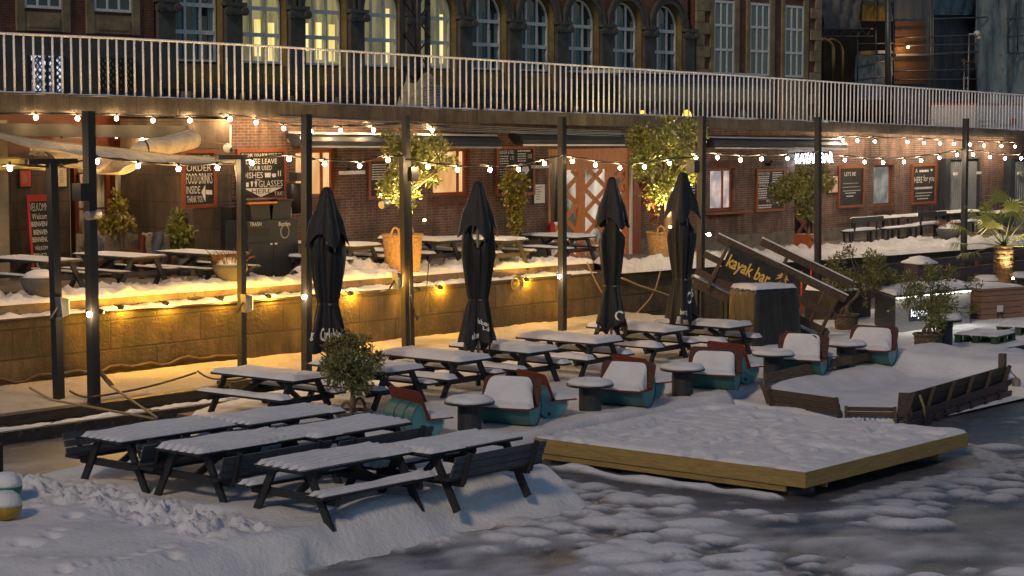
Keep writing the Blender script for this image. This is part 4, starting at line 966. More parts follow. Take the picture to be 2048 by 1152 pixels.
# chalkboards
def board(name, label, a, c_, top, bot, Y, lines, dim=(), extra=None, fm=None, dashes=()):
    x0, x1 = VX(a, Y), VX(c_, Y); pm = (a + c_) / 2; z1, z0 = zpx(pm, top, Y), zpx(pm, bot, Y)
    t = thing(name, label, 'sign', ((x0 + x1) / 2, Y, z0)); f = .085
    b = MB(); b.bb((x0, Y - .07, z0), (x0 + f, Y - .005, z1)); b.bb((x1 - f, Y - .07, z0), (x1, Y - .005, z1)); b.bb((x0 + f, Y - .07, z0), (x1 - f, Y - .005, z0 + f)); b.bb((x0 + f, Y - .07, z1 - f), (x1 - f, Y - .005, z1)); b.build('frame', fm or FRAME, t, w=True)
    b = MB(); b.bb((x0 + f, Y - .04, z0 + f), (x1 - f, Y - .012, z1 - f)); b.build('slate', CHALK, t, w=True)
    fn = lambda u, v: (x0 + f + (x1 - x0 - 2 * f) * u, Y - .044, z1 - f - (z1 - z0 - 2 * f) * v)
    for grp, mt, nm in ((lines, WHITE, 'lettering'), (dim, DIMW, 'faint_lettering')):
        if not grp: continue
        for body, u0, u1, v0, v1 in grp:
            b = MB(); put_text(b, body, lambda u, v: fn(u, v), u0, u1, v1, v0); b.build(nm, mt, t, w=True)
    if extra or dashes:
        r_ = random.Random(len(label))
        for poly in extra or []: b = MB(); b.add([fn(*q) for q in poly], [tuple(range(len(poly)))]); b.build('chalk_drawing', WHITE, t, w=True)
        for u0, u1, v, h in dashes:
            u = u0; b = MB()
            while u < u1 - .01:
                w_ = r_.uniform(.02, .07); w_ = min(w_, u1 - u); b.add([fn(u, v), fn(u + w_, v), fn(u + w_, v + h), fn(u, v + h)], [(0, 1, 2, 3)]); u += w_ + .014
            b.build('chalk_line', WHITE, t, w=True)
    return t
board('chalkboard', 'red framed chalkboard reading order food drinks inside thank you with an arrow', 362, 431, 299, 416, 35.8,
      [('ORDER', .06, .92, .04, .17), ('ORDER', .06, .92, .22, .35), ('FOOD·DRINKS', .05, .95, .39, .60), ('INSIDE', .05, .52, .64, .79), ('THANK YOU', .06, .62, .83, .96)], extra=[[(.56, .76), (.70, .62), (.70, .96)], [(.72, .72), (.94, .73), (.94, .82), (.72, .81)]])
board('chalkboard', 'large chalkboard asking guests to leave used dishes and glasses here', 472, 571, 297, 402, YB - .01,
      [('THANK YOU FOR JOINING!', .05, .95, .03, .12), ('PLEASE LEAVE', .08, .84, .15, .26), ('YOUR USED', .20, .72, .30, .40), ('DISHES', .06, .52, .44, .57), ('AND', .34, .46, .59, .63), ('GLASSES', .42, .97, .63, .77), ('TAK!', .77, .98, .88, .97)],
      extra=[[(.10, .79), (.96, .79), (.47, .99)], [(.56, .46), (.70, .46), (.69, .56), (.57, .56)], [(.72, .48), (.82, .48), (.81, .56), (.73, .56)], [(.86, .42), (.88, .42), (.88, .54), (.86, .54)], [(.91, .42), (.93, .42), (.93, .54), (.91, .54)], [(.14, .66), (.20, .66), (.20, .76), (.14, .76)], [(.24, .64), (.30, .64), (.28, .76), (.26, .76)], [(.33, .64), (.39, .64), (.37, .76), (.35, .76)]])
bb_ = bpy.data.objects[-1] if False else None
x0, x1 = VX(472, YB - .01), VX(571, YB - .01); z1, z0 = zpx(521, 297, YB - .01), zpx(521, 402, YB - .01)
b = MB(); put_text(b, 'HERE', lambda u, v: (x0 + .085 + (x1 - x0 - .17) * u, YB - .062, z1 - .085 - (z1 - z0 - .17) * v), .26, .70, .91, .81)
o = [q for q in bpy.data.objects if q.name.startswith('chalkboard')][-1]; b.build('arrow_lettering', CHALK, o, w=True)
board('chalkboard', 'chalkboard half hidden behind the potted tree with the amber basket', 734, 778, 316, 398, YB - .01, [], dashes=[(.08, .9, .08 + .07 * k, .03) for k in range(7)])
burg = [('BURGER & FRIES', .04, .46, .03, .11), ('175', .35, .46, .16, .25), ('105', .86, .97, .12, .22), ('120', .36, .47, .52, .62)]
bd = [(.04, .30, .15 + .055 * k, .022) for k in range(4)] + [(.56, .94, .03 + .0 * k, .03) for k in range(1)] + [(.56, .80, .10 + .055 * k, .024) for k in range(4)] + [(.04, .96, .375, .006)] + [(.04, .34, .45 + .055 * k, .022) for k in range(5)] + [(.56, .9, .72, .025), (.05, .4, .86, .025), (.6, .95, .86, .05), (.5, .51, .03, .3)]
board('chalkboard', 'burger and fries menu board above the hanging ivy', 990, 1067, 292, 391, YB - .01, burg, dashes=bd, extra=[[(.70, .42), (.86, .40), (.9, .5), (.80, .60), (.66, .56)]])
board('chalkboard', 'chalkboard partly hidden behind the rightmost parasol and dark post', 1355, 1394, 318, 425, YB - .01, [], dashes=[(.1, .9, .10 + .06 * k, .025) for k in range(10)])
board('chalkboard', 'burger and fries menu board with a sun drawing right of the serving window', 1510, 1567, 337, 423, YB - .01, [('BURGER & FRIES', .03, .47, .02, .09), ('SMALL', .05, .42, .34, .41), ('GRILL', .34, .5, .76, .82)],
      dashes=[(.03, .44, .12 + .055 * k, .03) for k in range(4)] + [(.57, .96, .03 + .06 * k, .03) for k in range(5)] + [(.03, .36, .44 + .06 * k, .03) for k in range(5)] + [(.55, .95, .42 + .05 * k, .03) for k in range(5)] + [(.03, .55, .88, .03), (.03, .55, .94, .03), (.0, 1, .74, .006)],
      extra=[[(.78 + .13 * math.cos(q) , .86 - .09 * math.sin(q)) for q in np.linspace(0, PI, 9)]] + [[(.78 + r0 * math.cos(q), .86 - r0 * .7 * math.sin(q)) for r0, q in ((.16, q0 - .08), (.21, q0), (.16, q0 + .08))] for q0 in np.linspace(.2, PI - .2, 6)])
board('chalkboard', "tall chalkboard reading let's be over faint drawing, right of the pink menu sheet", 1674, 1726, 332, 415, YB - .01, [("LETS BE", .20, .68, .10, .20)], dim=[],
      dashes=[(.15, .8, .40, .01), (.12, .85, .50, .01), (.15, .9, .60, .012), (.25, .68, .66, .02), (.3, .6, .74, .03)])
board('chalkboard', 'tall chalkboard reading here for you at the right of the dim window', 1821, 1869, 328, 408, YB - .01, [('HERE', .06, .42, .29, .46), ('for you', .48, .97, .26, .48), ('A', .1, .2, .06, .17)],
      dashes=[(.28, .70, .10, .06), (.8, .9, .08, .06), (.08, .9, .58, .06), (.12, .88, .74, .02), (.1, .8, .82, .02), (.2, .7, .9, .025)])
# A-frame welcome board in the recess
q = T(92, 492, .0); q = V(92, 488, 37.6); zb_ = zt(24)
t = thing('welcome_board', 'red framed A board with welcome in many languages', 'sign', (q.x, 37.6, zb_))
H_ = zpx(92, 393, 37.6) - zb_; W_ = .72; ln = .10
b = MB(); fn = lambda u, v, d=0: (W_ * (u - .5), .25 * v * H_ * .4 - d, v * H_)
for (u0, u1, v0, v1) in [(-.06, .02, 0, 1.02), (.98, 1.06, 0, 1.02), (.02, .98, .94, 1.02)]: b.prism([fn(u0, v0), fn(u1, v0), fn(u1, v1), fn(u0, v1)], (0, -.05, 0))
b.build('frame', REDPT, t); b = MB(); b.prism([fn(0, .02, -.02), fn(1, .02, -.02), fn(1, .97, -.02), fn(0, .97, -.02)], (0, .03, 0)); b.build('slate', CHALK, t)
for w_, u0, u1, v0, v1 in [('VELKOMMEN', .08, .98, .82, .92), ('Welcome', .14, .82, .72, .79), ('BIENVENUE', .1, .86, .63, .69), ('BIENVENUE', .16, .9, .53, .59), ('BENVENUTO', .1, .9, .44, .50), ('VÄLKOMMEN', .16, .9, .34, .40), ('TERVETULOA', .08, .95, .23, .30), ('WILLKOMMEN', .16, .9, .13, .19)]: b = MB(); put_text(b, w_, lambda u, v: fn(u, v, -.012), u0, u1, v0, v1); b.build('lettering', WHITE, t)
# framed sheets
for a, c_, top, bot, Y, m_, nm, lb in [(37, 63, 338, 376, YR - .02, REDP, 'poster', 'red framed poster on the dark recess wall at left'), (112, 134, 332, 376, YR - .02, SAIL, 'poster', 'brown and blue framed poster behind the short T post'), (156, 172, 345, 370, YR - .16, PINKP, 'poster', 'small pink red poster on the first glazed door'), (1065, 1089, 366, 409, YB - .01, PAPER, 'menu_sheet', 'white framed menu sheet left of the lattice gate'), (1654, 1674, 350, 387, YB - .01, PINKP, 'menu_sheet', 'pink lit menu sheet left of the lets be chalkboard'), (1571, 1585, 353, 389, YB - .01, PINKP, 'menu_sheet', 'pink menu sheet behind the tree in the wooden box')]:
    x0, x1 = VX(a, Y), VX(c_, Y); z1, z0 = zpx((a + c_) / 2, top, Y), zpx((a + c_) / 2, bot, Y)
    t = thing(nm, lb, 'poster', ((x0 + x1) / 2, Y, z0)); b = MB(); b.bb((x0, Y - .035, z0), (x1, Y - .004, z1)); b.build('frame', BLKM, t, w=True)
    b = MB(); b.bb((x0 + .035, Y - .042, z0 + .04), (x1 - .035, Y - .0355, z1 - .04)); b.build('sheet', m_, t, w=True)
    b = MB(); r_ = random.Random(a)
    for k in range(6):
        zz = z1 - .1 - (z1 - z0 - .2) * k / 6; b.add([(x0 + .09, Y - .044, zz), (x0 + .09 + (x1 - x0 - .18) * r_.uniform(.4, 1), Y - .044, zz), (x0 + .09 + (x1 - x0 - .18) * .5, Y - .044, zz - .025), (x0 + .09, Y - .044, zz - .025)], [(0, 1, 2, 3)])
    b.build('print', DIMW if m_ is not PAPER else GREYM, t, w=True)

# awning cassettes
for a, c_, top, bot, lb in [(592, 992, 268, 292, 'rolled grey awning cassette over the two warm windows'), (1036, 1268, 268, 293, 'rolled awning cassette with white edge over the orange gate'), (1418, 1684, 280, 295, 'dark rolled awning cassette over the serving window')]:
    Y = YB - .35; x0, x1 = VX(a, Y), VX(c_, Y); p = V(a, (top + bot) / 2 - (0 if a < 1000 else 0), Y)
    za = zpx(a, {592: 282, 1036: 280, 1418: 287}[a], Y); zc = zpx(c_, {592: 285, 1036: 281, 1418: 290}[a], Y); hh = .27
    t = thing('awning_cassette', lb, 'awning', ((x0 + x1) / 2, Y, za))
    prof = [(-.16, -.10), (-.19, .0), (-.15, .10), (-.02, .16), (.16, .18), (.34, .18), (.34, .1), (.1, -.12)]
    b = MB(); b.prism([(x0, Y + a_, za + z_) for a_, z_ in prof], (x1 - x0, 0, zc - za)); b.build('cassette', BINM, t, w=True)
    b = MB(); b.prism([(x0, Y - .20, za - .16), (x0, Y - .17, za - .16), (x0, Y - .17, za - .11), (x0, Y - .20, za - .11)], (x1 - x0, 0, zc - za)); b.build('front_bar', WPAINT if a == 1036 else GREYM, t, w=True)
    b = MB(); b.prism([(x0 + .05, Y - .12, za + .17), (x0 + .05, Y + .3, za + .19), (x0 + .05, Y + .3, za + .235), (x0 + .05, Y - .05, za + .215)], (x1 - x0 - .1, 0, zc - za)); b.build('snow_cap', SNOW, t, w=True)
# wall cables and little fittings
for k in range(4):
    pa, pb = V(560, 228 + 4 * k, YS - .02), V(1240, 259 + 3.2 * k, YS - .02)
    line('wall_cable', f'long pale cable along the slab edge, {ORD[k]} from the top', 'cable', [pa + Vector((0, -.03, -.05)), pb + Vector((0, -.03, -.05))], .014, GREYM, .03)
def camera_dome(px, py, Y, lb):
    p = V(px, py, Y); t = thing('security_camera', lb, 'camera', p); b = MB(); b.ball((0, 0, 0), .11, 12, 8); b.build('housing', WPAINT, t); b = MB(); b.ball((.03, -.07, -.03), .06, 10, 6); b.build('lens', BLKM, t)
camera_dome(455, 296, 35.7, 'white round security camera on the stone pillar'); camera_dome(583, 278, YB - .1, 'white security camera left of the long awning'); camera_dome(1036, 275, YB - .1, 'white security camera at the end of the gate awning')
p = V(461, 250, 35.8); line('conduit', 'thin white conduit running down the stone pillar', 'conduit', [p, V(461, 292, 35.8)], .02, WPAINT)
for px, py, lb in [(704, 345, 'pale wall lamp on the brick between window and chalkboard'), (1083, 333, 'pale wall lamp right of the burger menu board'), (1549, 328, 'dark wall lamp above the sun drawing menu board')]:
    p = V(px, py, YB - .12); t = thing('wall_lamp', lb, 'lamp', p); b = MB(); b.box((0, 0, 0), (.75, .2, .09)); b.build('housing', WPAINT if px != 1549 else BINM, t); b = MB(); b.box((0, .1, .06), (.08, .08, .12)); b.build('bracket', BLKM, t)
# backlit name sign
x0, x1 = VX(1590, YB - .2), VX(1665, YB - .2); z1, z0 = zpx(1628, 305, YB - .2), zpx(1628, 326, YB - .2)
t = thing('neon_sign', 'glowing white kayak bar letters on the brick wall', 'sign', ((x0 + x1) / 2, YB - .1, z0)); b = MB(); put_text(b, 'KAYAK BAR', lambda u, v: (x0 + (x1 - x0) * u, YB - .2, z0 + (z1 - z0) * v), 0, 1, 0, 1); o = b.build('letters', NEON, t, w=True)
b = MB(); b.bb((x0, YB - .14, z0 + .1), (x1, YB - .1, z0 + .2)); b.build('mounting_rail', BLKM, t, w=True)
x0, x1 = VX(134, 38.2), VX(170, 38.2); z1, z0 = zpx(150, 264, 38.2), zpx(150, 272, 38.2)
t = thing('neon_sign', 'small glowing blue white sign above the recessed entrance', 'sign', ((x0 + x1) / 2, 38.2, z0)); b = MB(); put_text(b, 'KAYAK BAR', lambda u, v: (x0 + (x1 - x0) * u, 38.15, z0 + (z1 - z0) * v), 0, 1, 0, 1); b.build('letters', NEON, t, w=True); b = MB(); b.bb((x0 - .1, 38.2, z0 - .05), (x1 + .1, 38.26, z1 + .05)); b.build('panel', BLKM, t, w=True)

# --- posts
def post(px0, py0, px1, py1, zb, w_, label, Ttop=None, Yf=None):
    base = G(px1, py1, zb) if Yf is None else V(px1, py1, Yf)
    if Yf is not None: base.z = zb
    top = V(px0, py0, base.y)
    t = thing('timber_post', label, 'post', base, 0, 'dark timber posts')
    d = top - base; b = MB(); b.bar((0, 0, -.35), (d.x, 0, d.z), w_, w_, (0, 1, 0)); b.build('shaft', BWOOD, t)
    if Ttop:
        b = MB(); b.box((d.x + Ttop[0], 0, d.z + .02), (Ttop[1], .12, .09)); b.build('crossbar', BWOOD, t)
    return t, base, top
PO = {}
for key, args, kw in [('p1', (177, 222, 188, 788, .22, .165, 'tall dark timber post with speaker, second from the left'), {}),
                      ('p0', (103, 325, 118, 779, .25, .15, 'short dark timber post with T crossbar at the far left'), dict(Ttop=(.0, 1.05))),
                      ('p2', (482, 316, 484, 720, .3, .13, 'short dark timber post with small crossbar beside the trash cabinet'), dict(Ttop=(-.25, .75))),
                      ('p3', (613, 228, 613, 738, .2, .15, 'tall dark timber post left of the parasol with white lettering'), {}),
                      ('p4', (806, 310, 812, 690, .3, .13, 'short dark timber post in front of the wicker basket'), dict(Yf=30.0)),
                      ('p5', (811, 230, 822, 690, .3, .125, 'tall dark timber post with black speaker by the wicker basket'), dict(Yf=30.3)),
                      ('p6', (1124, 234, 1125, 660, .2, .15, 'tall dark timber post before the orange lattice gate'), dict(Yf=29.9)),
                      ('p7', (1404, 232, 1400, 633, .2, .15, 'tall dark timber post right of the rightmost parasol'), {}),
                      ('p8', (1636, 234, 1637, 480, .2, .15, 'tall dark timber post wound with tiny lights before the neon sign'), dict(Yf=30.6)),
                      ('p9', (1932, 237, 1927, 515, .2, .155, 'tall dark timber post near the palm at right'), dict(Yf=30.6))]:
    PO[key] = post(*args, **kw)
# fittings on posts
def box_speaker(px, py, Y, lb):
    p = V(px, py, Y); t = thing('speaker', lb, 'speaker', p); b = MB(); b.box((0, 0, 0), (.22, .24, .30)); b.build('cabinet', PLASTB, t); b = MB(); b.bar((0, 0, .02), (.18, .1, .02), .04, .04); b.build('bracket', BLKM, t)
box_speaker(163, 384, PO['p1'][1].y - .12, 'black box speaker on the tall post at left'); box_speaker(822, 348, PO['p5'][1].y - .16, 'black box speaker on the post in the potted tree'); box_speaker(1386, 333, PO['p7'][1].y - .05, 'black speaker beside the big tree crown on a tall post')
def can_light(px, py, Y, d, lb, ln=.3):
    p = V(px, py, Y); t = thing('can_spotlight', lb, 'lamp', p); d = Vector(d).normalized()
    b = MB(); b.tube([-d * ln / 2, d * ln * .4, d * ln / 2], [.075, .085, .075], 14); b.build('can', STEEL, t); b = MB(); b.bar((0, 0, 0), (.22, 0, .04), .03, .03); b.build('arm', BLKM, t)
can_light(770, 408, PO['p4'][1].y - .1, (-1, -.2, -.15), 'steel can spotlight on an arm left of the short post'); can_light(186, 430, PO['p1'][1].y - .1, (-1, -.1, -.05), 'steel spotlight with wings on the tall left post')
SPOTS = []
def flood(px, py, Y, lb):
    p = V(px, py, Y); t = thing('floodlight', lb, 'lamp', p, 0, 'silver floodlights strapped to the posts'); b = MB()
    b.prism([(-.10, -.1, .17), (.12, -.06, .12), (.15, -.02, -.17), (-.06, -.1, -.19)], (0, .16, 0)); b.build('housing', GREYM, t); b = MB(); b.bar((-.08, 0, .0), (-.2, .05, -.2), .03, .03); b.build('bracket', BLKM, t)
    b = MB(); b.prism([(.125, -.05, .11), (.15, -.02, -.15), (.16, .05, -.15), (.135, .08, .11)], (.012, 0, 0)); b.build('lens', EM('floodlight_glow', (1, .6, .15), 3) if 'floodlight_glow' not in bpy.data.materials else bpy.data.materials['floodlight_glow'], t)
def flood_light(px, py, Y, w_):
    ld = bpy.data.lights.new('flood_light', 'SPOT'); ld.energy = w_; ld.color = (1, .42, .03); ld.shadow_soft_size = .06; ld.spot_size = math.radians(150); ld.spot_blend = .5
    lo = bpy.data.objects.new('flood_light', ld); COL.objects.link(lo); lo.location = V(px, py, Y) + Vector((.24, .02, 0)); lo.rotation_euler = Vector((-1, -.55, .15)).to_track_quat('Z', 'Y').to_euler()
for a_ in ((123, 612, PO['p0'][1].y - .16, 34), (492, 605, PO['p2'][1].y - .16, 40), (794, 560, PO['p4'][1].y - .17, 34)): flood_light(*a_)
flood(123, 612, PO['p0'][1].y - .16, 'silver floodlight strapped low on the far left T post'); flood(492, 605, PO['p2'][1].y - .16, 'silver floodlight strapped to the post by the heather pot'); flood(794, 560, PO['p4'][1].y - .17, 'silver floodlight strapped to the short post below the basket')
def ledge_spot(px, py, Y, lb, w_=11, right=True):
    p = V(px, py, Y); t = thing('ledge_spotlight', lb, 'lamp', p, 0, 'small spotlights over the quay ledge'); s_ = 1 if right else -1
    b = MB(); b.tube([(-.02 * s_, 0, 0), (.10 * s_, .04, -.02)], .05, 10); b.build('can', BLKM, t)
    b = MB(); b.ball((.125 * s_, .055, -.03), .035, 8, 6); b.build('lens', SPOTG, t)
    b = MB(); b.bar((-.02 * s_, 0, .0), (-.16 * s_, -.02, .05), .025, .025); b.build('arm', BLKM, t)
    post_ = Y < 31; ld = bpy.data.lights.new('amber_spot', 'SPOT' if post_ else 'POINT'); ld.energy = w_ * (1.7 if post_ else 1.9); ld.color = (1, .46, .03); ld.shadow_soft_size = .04
    lo = bpy.data.objects.new('amber_spot', ld); COL.objects.link(lo); lo.location = p + Vector((.26 * s_, .10, -.03))
    if post_: ld.spot_size = math.radians(140); ld.spot_blend = .7; lo.rotation_euler = Vector((-1, -.9, .0)).to_track_quat('Z', 'Y').to_euler()
for px, py, lb, w_, Yl in [(198, 622, 'small black spotlight on the right of the tall left post', 44, 30.2), (240, 614, 'small black spotlight lying on the lit ledge right of the tall left post', 24, 31.2), (330, 606, 'small black spotlight on the lit ledge below the picnic tables', 28, 31.2), (440, 597, 'small red spotlight on the ledge left of the heather pot', 20, 31.2), (536, 592, 'small red spotlight on the ledge beside the heather pot', 28, 31.2), (632, 592, 'small black spotlight on the post behind the lettered parasol', 44, 30.3), (700, 586, 'small spotlight on the ledge right of the lettered parasol', 28, 31.2), (834, 577, 'small black spotlight on the right of the double post', 44, 30.5), (880, 574, 'small spotlight in the ledge snow right of the double post', 20, 31.2), (1052, 558, 'small spotlight on the ledge beside the rope coil', 24, 31.2), (1140, 552, 'small black spotlight on the right of the gate post', 44, 30.3)]:
    ledge_spot(px, py, Yl, lb, w_)
b = MB()
for px, py, k in [(179, 629, 'p1'), (609, 594, 'p3'), (866 - 0, 572, 'p5'), (1119, 553, 'p6')]:
    p = V(px if px != 866 else 812, py if px != 866 else 573, PO[k][1].y - .12)
    t = thing('post_bulb', {'p1': 'bare glowing bulb low on the tall left post', 'p3': 'bare glowing bulb low on the post beside the lettered parasol', 'p5': 'bare glowing bulb low on the double post', 'p6': 'bare glowing bulb low on the post before the lattice gate'}[k], 'bulb', p, 0, 'bare bulbs low on the posts')
    b = MB(); b.ball((0, 0, 0), .045, 10, 8); b.build('glass', BULB, t); b = MB(); b.tube([(0, .03, .03), (0, .09, .06)], .02, 6); b.build('socket', BLKM, t)
p = V(1415, 469, PO['p7'][1].y); t = thing('post_bulb', 'small glowing spotlight on the right of the rightmost dark post', 'bulb', p, 0, 'bare bulbs low on the posts'); b = MB(); b.ball((.03, -.03, 0), .04, 10, 8); b.build('glass', BULB, t); b = MB(); b.tube([(0, 0, 0), (-.2, 0, .02)], .015, 6); b.build('arm', BLKM, t)

# --- string lights
def string(label, bulbs, Y, ends, group, mat=BULB, sag=0):
    t = thing('string_light', label, 'string lights', V(bulbs[0][0], bulbs[0][1], Y), 0, group)
    top = [ends[0]] + [(x, y - 9) for x, y in bulbs] + [ends[1]]
    pts = [V(x, y, Y) for x, y in top]
    fine_ = []
    for i in range(len(pts) - 1):
        for k in range(5):
            a = k / 5; q = pts[i].lerp(pts[i + 1], a); q.z -= .05 * 4 * a * (1 - a) * (pts[i + 1] - pts[i]).length * .12; fine_.append(q)
    fine_.append(pts[-1]); b = MB(); b.tube(fine_, .017, 5); b.tube([q + Vector((0, .03, .03 * math.sin(i))) for i, q in enumerate(fine_)], .010, 4); b.build('cable', CABLE, t, w=True)
    for x, y in bulbs:
        p = V(x, y, Y); b = MB(); b.tube([p + Vector((0, 0, .039)), p + Vector((0, 0, .12))], [.028, .022], 7); s_ = b.build('socket', BLKM, t, w=True)
        b = MB(); b.ball(p, .041, 10, 8, (1, 1, 1.1)); b.build('bulb', mat, s_, w=True)
LG, UG = 'string lights between the posts', 'string lights under the slab edge'
string('short string light from the left edge to the T post, one bulb', [(20, 337)], PO['p0'][1].y, [(-30, 336), (103, 334)], LG)
string('string light with four bulbs hanging below the sail beside the T post', [(194, 323), (276, 332), (357, 338), (435, 336)], 30.1, [(103, 334), (482, 326)], LG)
string('string light with two bulbs ending at the post beside the lettered parasol', [(504, 326), (578, 318)], 29.9, [(482, 322), (613, 318)], LG)
string('string light in front of the first warm window with three bulbs', [(649, 328), (719, 332), (776, 320)], 29.6, [(613, 318), (808, 312)], LG)
string('string light from the double post past the menu board with five bulbs', [(856, 334), (915, 340), (980, 340), (1037, 339), (1089, 327)], 29.8, [(812, 318), (1124, 311)], LG)
string('string light in front of the lattice gate with five bulbs', [(1145, 323), (1191, 330), (1240, 336), (1289, 334), (1339, 327)], 29.85, [(1124, 310), (1402, 312)], LG)
string('string light from the rightmost parasol post past the serving window', [(1392, 315), (1435, 315), (1481, 320), (1523, 318), (1575, 317)], 30.2, [(1380, 310), (1636, 303)], LG, BULBW)
string('string light before the lets be and here for you boards', [(1690, 320), (1729, 324), (1766, 325), (1808, 324), (1842, 321), (1879, 316), (1914, 310)], 30.6, [(1636, 304), (1932, 298)], LG, BULBW)
string('string light at the far right behind the palm', [(1946, 309), (1980, 314), (2010, 317), (2042, 317)], 30.6, [(1932, 300), (2080, 305)], LG, BULBW)
string('string light under the slab at the upper left', [(72, 235), (155, 237), (233, 237), (306, 241), (380, 241)], YS - .08, [(-30, 228), (450, 232)], UG)
string('inner string light in the recess behind the sail', [(232, 272), (284, 280)], 37.6, [(190, 275), (330, 268)], UG)
string('string light under the slab from the pillar to the double post', [(460, 238), (512, 245), (567, 257), (622, 262), (681, 261), (747, 260)], YS - .1, [(440, 228), (808, 246)], UG)
string('single bulb string under the slab right of the double post', [(865, 261)], YS - .1, [(815, 244), (900, 252)], UG)
string('bright string light under the slab at the upper right', [(1686, 281), (1715, 281), (1750, 283), (1815, 284), (1848, 286), (1880, 287), (1908, 288), (1940, 289), (1968, 291), (2003, 292), (2030, 293)], YS - .1, [(1660, 276), (2080, 287)], UG, BULBW)
# ================================================================ terrace furniture, plants, bar
TW2 = M('terrace_table_wood', (.035, .038, .048), .6, .4, 9, (6, .8, 6), .3, 30)
def terr_table(px, py, rz, label, snow, ux=0, uy=0, Lt=2.0, sd_=1):
    # (px, py): near right corner of the tabletop
    q = T(px, py, .75)
    t = picnic('picnic_table', TW2, Lt=Lt, snow=snow, seat_snow=snow * .8, sd_=sd_, groove=.4)
    t.location = (q.x - .45, q.y + Lt / 2 + .0, zt(q.x) - .0); t.rotation_euler = (0, 0, rz); t['label'] = label; t['group'] = 'picnic tables on the terrace'; return t
terr_table(166, 518, 0, 'bare dark picnic table at the left edge of the terrace, behind the grey planter bowl', .012, sd_=701)
terr_table(334, 510, 0, 'bare dark picnic table on the terrace between the tall left post and the heather pot', .012, sd_=711)
terr_table(500, 505, 0, 'bare dark picnic table on the terrace behind the heather pot', .012, sd_=721)
terr_table(765, 489, 0, 'snowy dark picnic table on the terrace left of the wicker basket', .05, sd_=731)
terr_table(926, 479, 0, 'snowy dark picnic table on the terrace right of the wicker basket', .06, sd_=741)
terr_table(1058, 478, 0, 'snowy dark picnic table below the hanging ivy', .05, sd_=751)
terr_table(1193, 472, 0, 'snowy dark picnic table in front of the lattice gate', .05, sd_=761)
# long tables and benches at right
def long_table(px, py, lb, ln, back=None):
    q = T(px, py, .75); z = zt(q.x); t = thing('long_table', lb, 'table', (q.x, q.y, z), 0, 'dark tables and benches along the right brick wall')
    b = MB(); b.box((0, 0, .73), (ln, .75, .05)); b.build('tabletop', BLUEW, t)
    for sx_ in (-1, 1):
        for sy_ in (-1, 1): b = MB(); b.box((sx_ * (ln / 2 - .12), sy_ * .3, .35), (.07, .07, .7)); b.build('leg', BLUEW, t)
    b = MB(); pad(b, -ln / 2, ln / 2, -.37, .37, .756, .05, 800 + px); b.build('snow_cap', SNOW, t)
def bench(px, py, lb, ln, back=True):
    q = T(px, py, .45); z = zt(q.x); t = thing('bench', lb, 'bench', (q.x, q.y, z), 0, 'dark tables and benches along the right brick wall')
    b = MB(); b.box((0, 0, .44), (ln, .34, .05)); b.build('seat', BLUEW, t)
    for sx_ in (-1, 1):
        b = MB(); b.box((sx_ * (ln / 2 - .15), -.1, .21), (.06, .06, .42)); b.build('leg', BLUEW, t); b = MB(); b.box((sx_ * (ln / 2 - .15), .12, .21), (.06, .06, .42)); b.build('leg', BLUEW, t)
        if back: b = MB(); b.bar((sx_ * (ln / 2 - .3), -.15, .42), (sx_ * (ln / 2 - .3) - .0, -.24, .88), .05, .05); b.build('back_post', BLUEW, t)
    if back: b = MB(); b.box((0, -.25, .82), (ln, .035, .17)); b.build('backrest', BLUEW, t)
    b = MB(); pad(b, -ln / 2, ln / 2, -.16, .16, .466, .07, 820 + px, nx=8); b.build('seat_snow', SNOW, t)
long_table(1752, 436, 'dark table under snow below the lets be chalkboard', 2.3); long_table(1830, 431, 'dark table under snow left of the dark grey slatted gate', 2.3); long_table(1915, 424, 'dark table under snow before the slatted gate at right', 2.3); long_table(2010, 424, 'dark table under snow behind the palm fronds', 2.3)
bench(1722, 461, 'dark bench with backrest nearest the thick dark post, below the lets be board', 2.0); bench(1800, 455, 'dark snowy bench without backrest below the dim window', 2.2, False); bench(1852, 449, 'dark snowy bench with backrest below the here for you board', 2.0); bench(1930, 444, 'dark snowy bench behind the grey planter bowl at right', 2.0, False)
# chairs with sheepskins in the recess
for px, py, lb in [(292, 520, 'wooden armchair with a grey blanket over a sheepskin, between the terrace tables'), (330, 508, 'wooden armchair with blue blanket and sheepskin beside the potted shrub')]:
    q = V(px, 500, 36.4 if px == 292 else 37.6); z = zt(q.x); t = thing('armchair', lb, 'chair', (q.x, q.y, z), .2, 'armchairs draped with sheepskin')
    b = MB(); b.box((0, 0, .42), (.95, .6, .08)); b.build('seat', REDW, t); b = MB(); b.box((0, -.28, .72), (1.0, .06, .55)); b.build('backrest', REDW, t)
    for s in (-1, 1):
        b = MB(); b.box((s * .5, 0, .62), (.1, .6, .07)); b.build('armrest', REDW, t)
        for y in (-.25, .25): b = MB(); b.box((s * .5, y, .30), (.09, .09, .6)); b.build('leg', REDW, t)
    P = []; us = np.linspace(-.44, .44, 14)
    for i, v_ in enumerate(np.linspace(0, 1, 10)): P.append([(u + .02 * math.sin(9 * v_), -.34 - .05 * (1 + math.sin(u * 14)) * (1 - v_) * .3 + (.12 if v_ > .93 else 0), 1.03 - .55 * (1 - v_) + .015 * math.sin(u * 30)) for u in us])
    b = MB(); b.grid(P); b.build('sheepskin', WOOL, t)
    P = [[(u, -.38 - .03 * math.sin(u * 16 + 3 * v_), 1.05 - .5 * v_) for u in np.linspace(-.25, .2, 12)] for v_ in np.linspace(0, 1, 8)]; b = MB(); b.grid(P); b.build('blanket', BLANK, t)
q = V(195, 500, 37.2); t = thing('sofa', 'low sofa with olive sheepskin and grey cushion in the recess', 'sofa', (q.x, q.y, zt(q.x)))
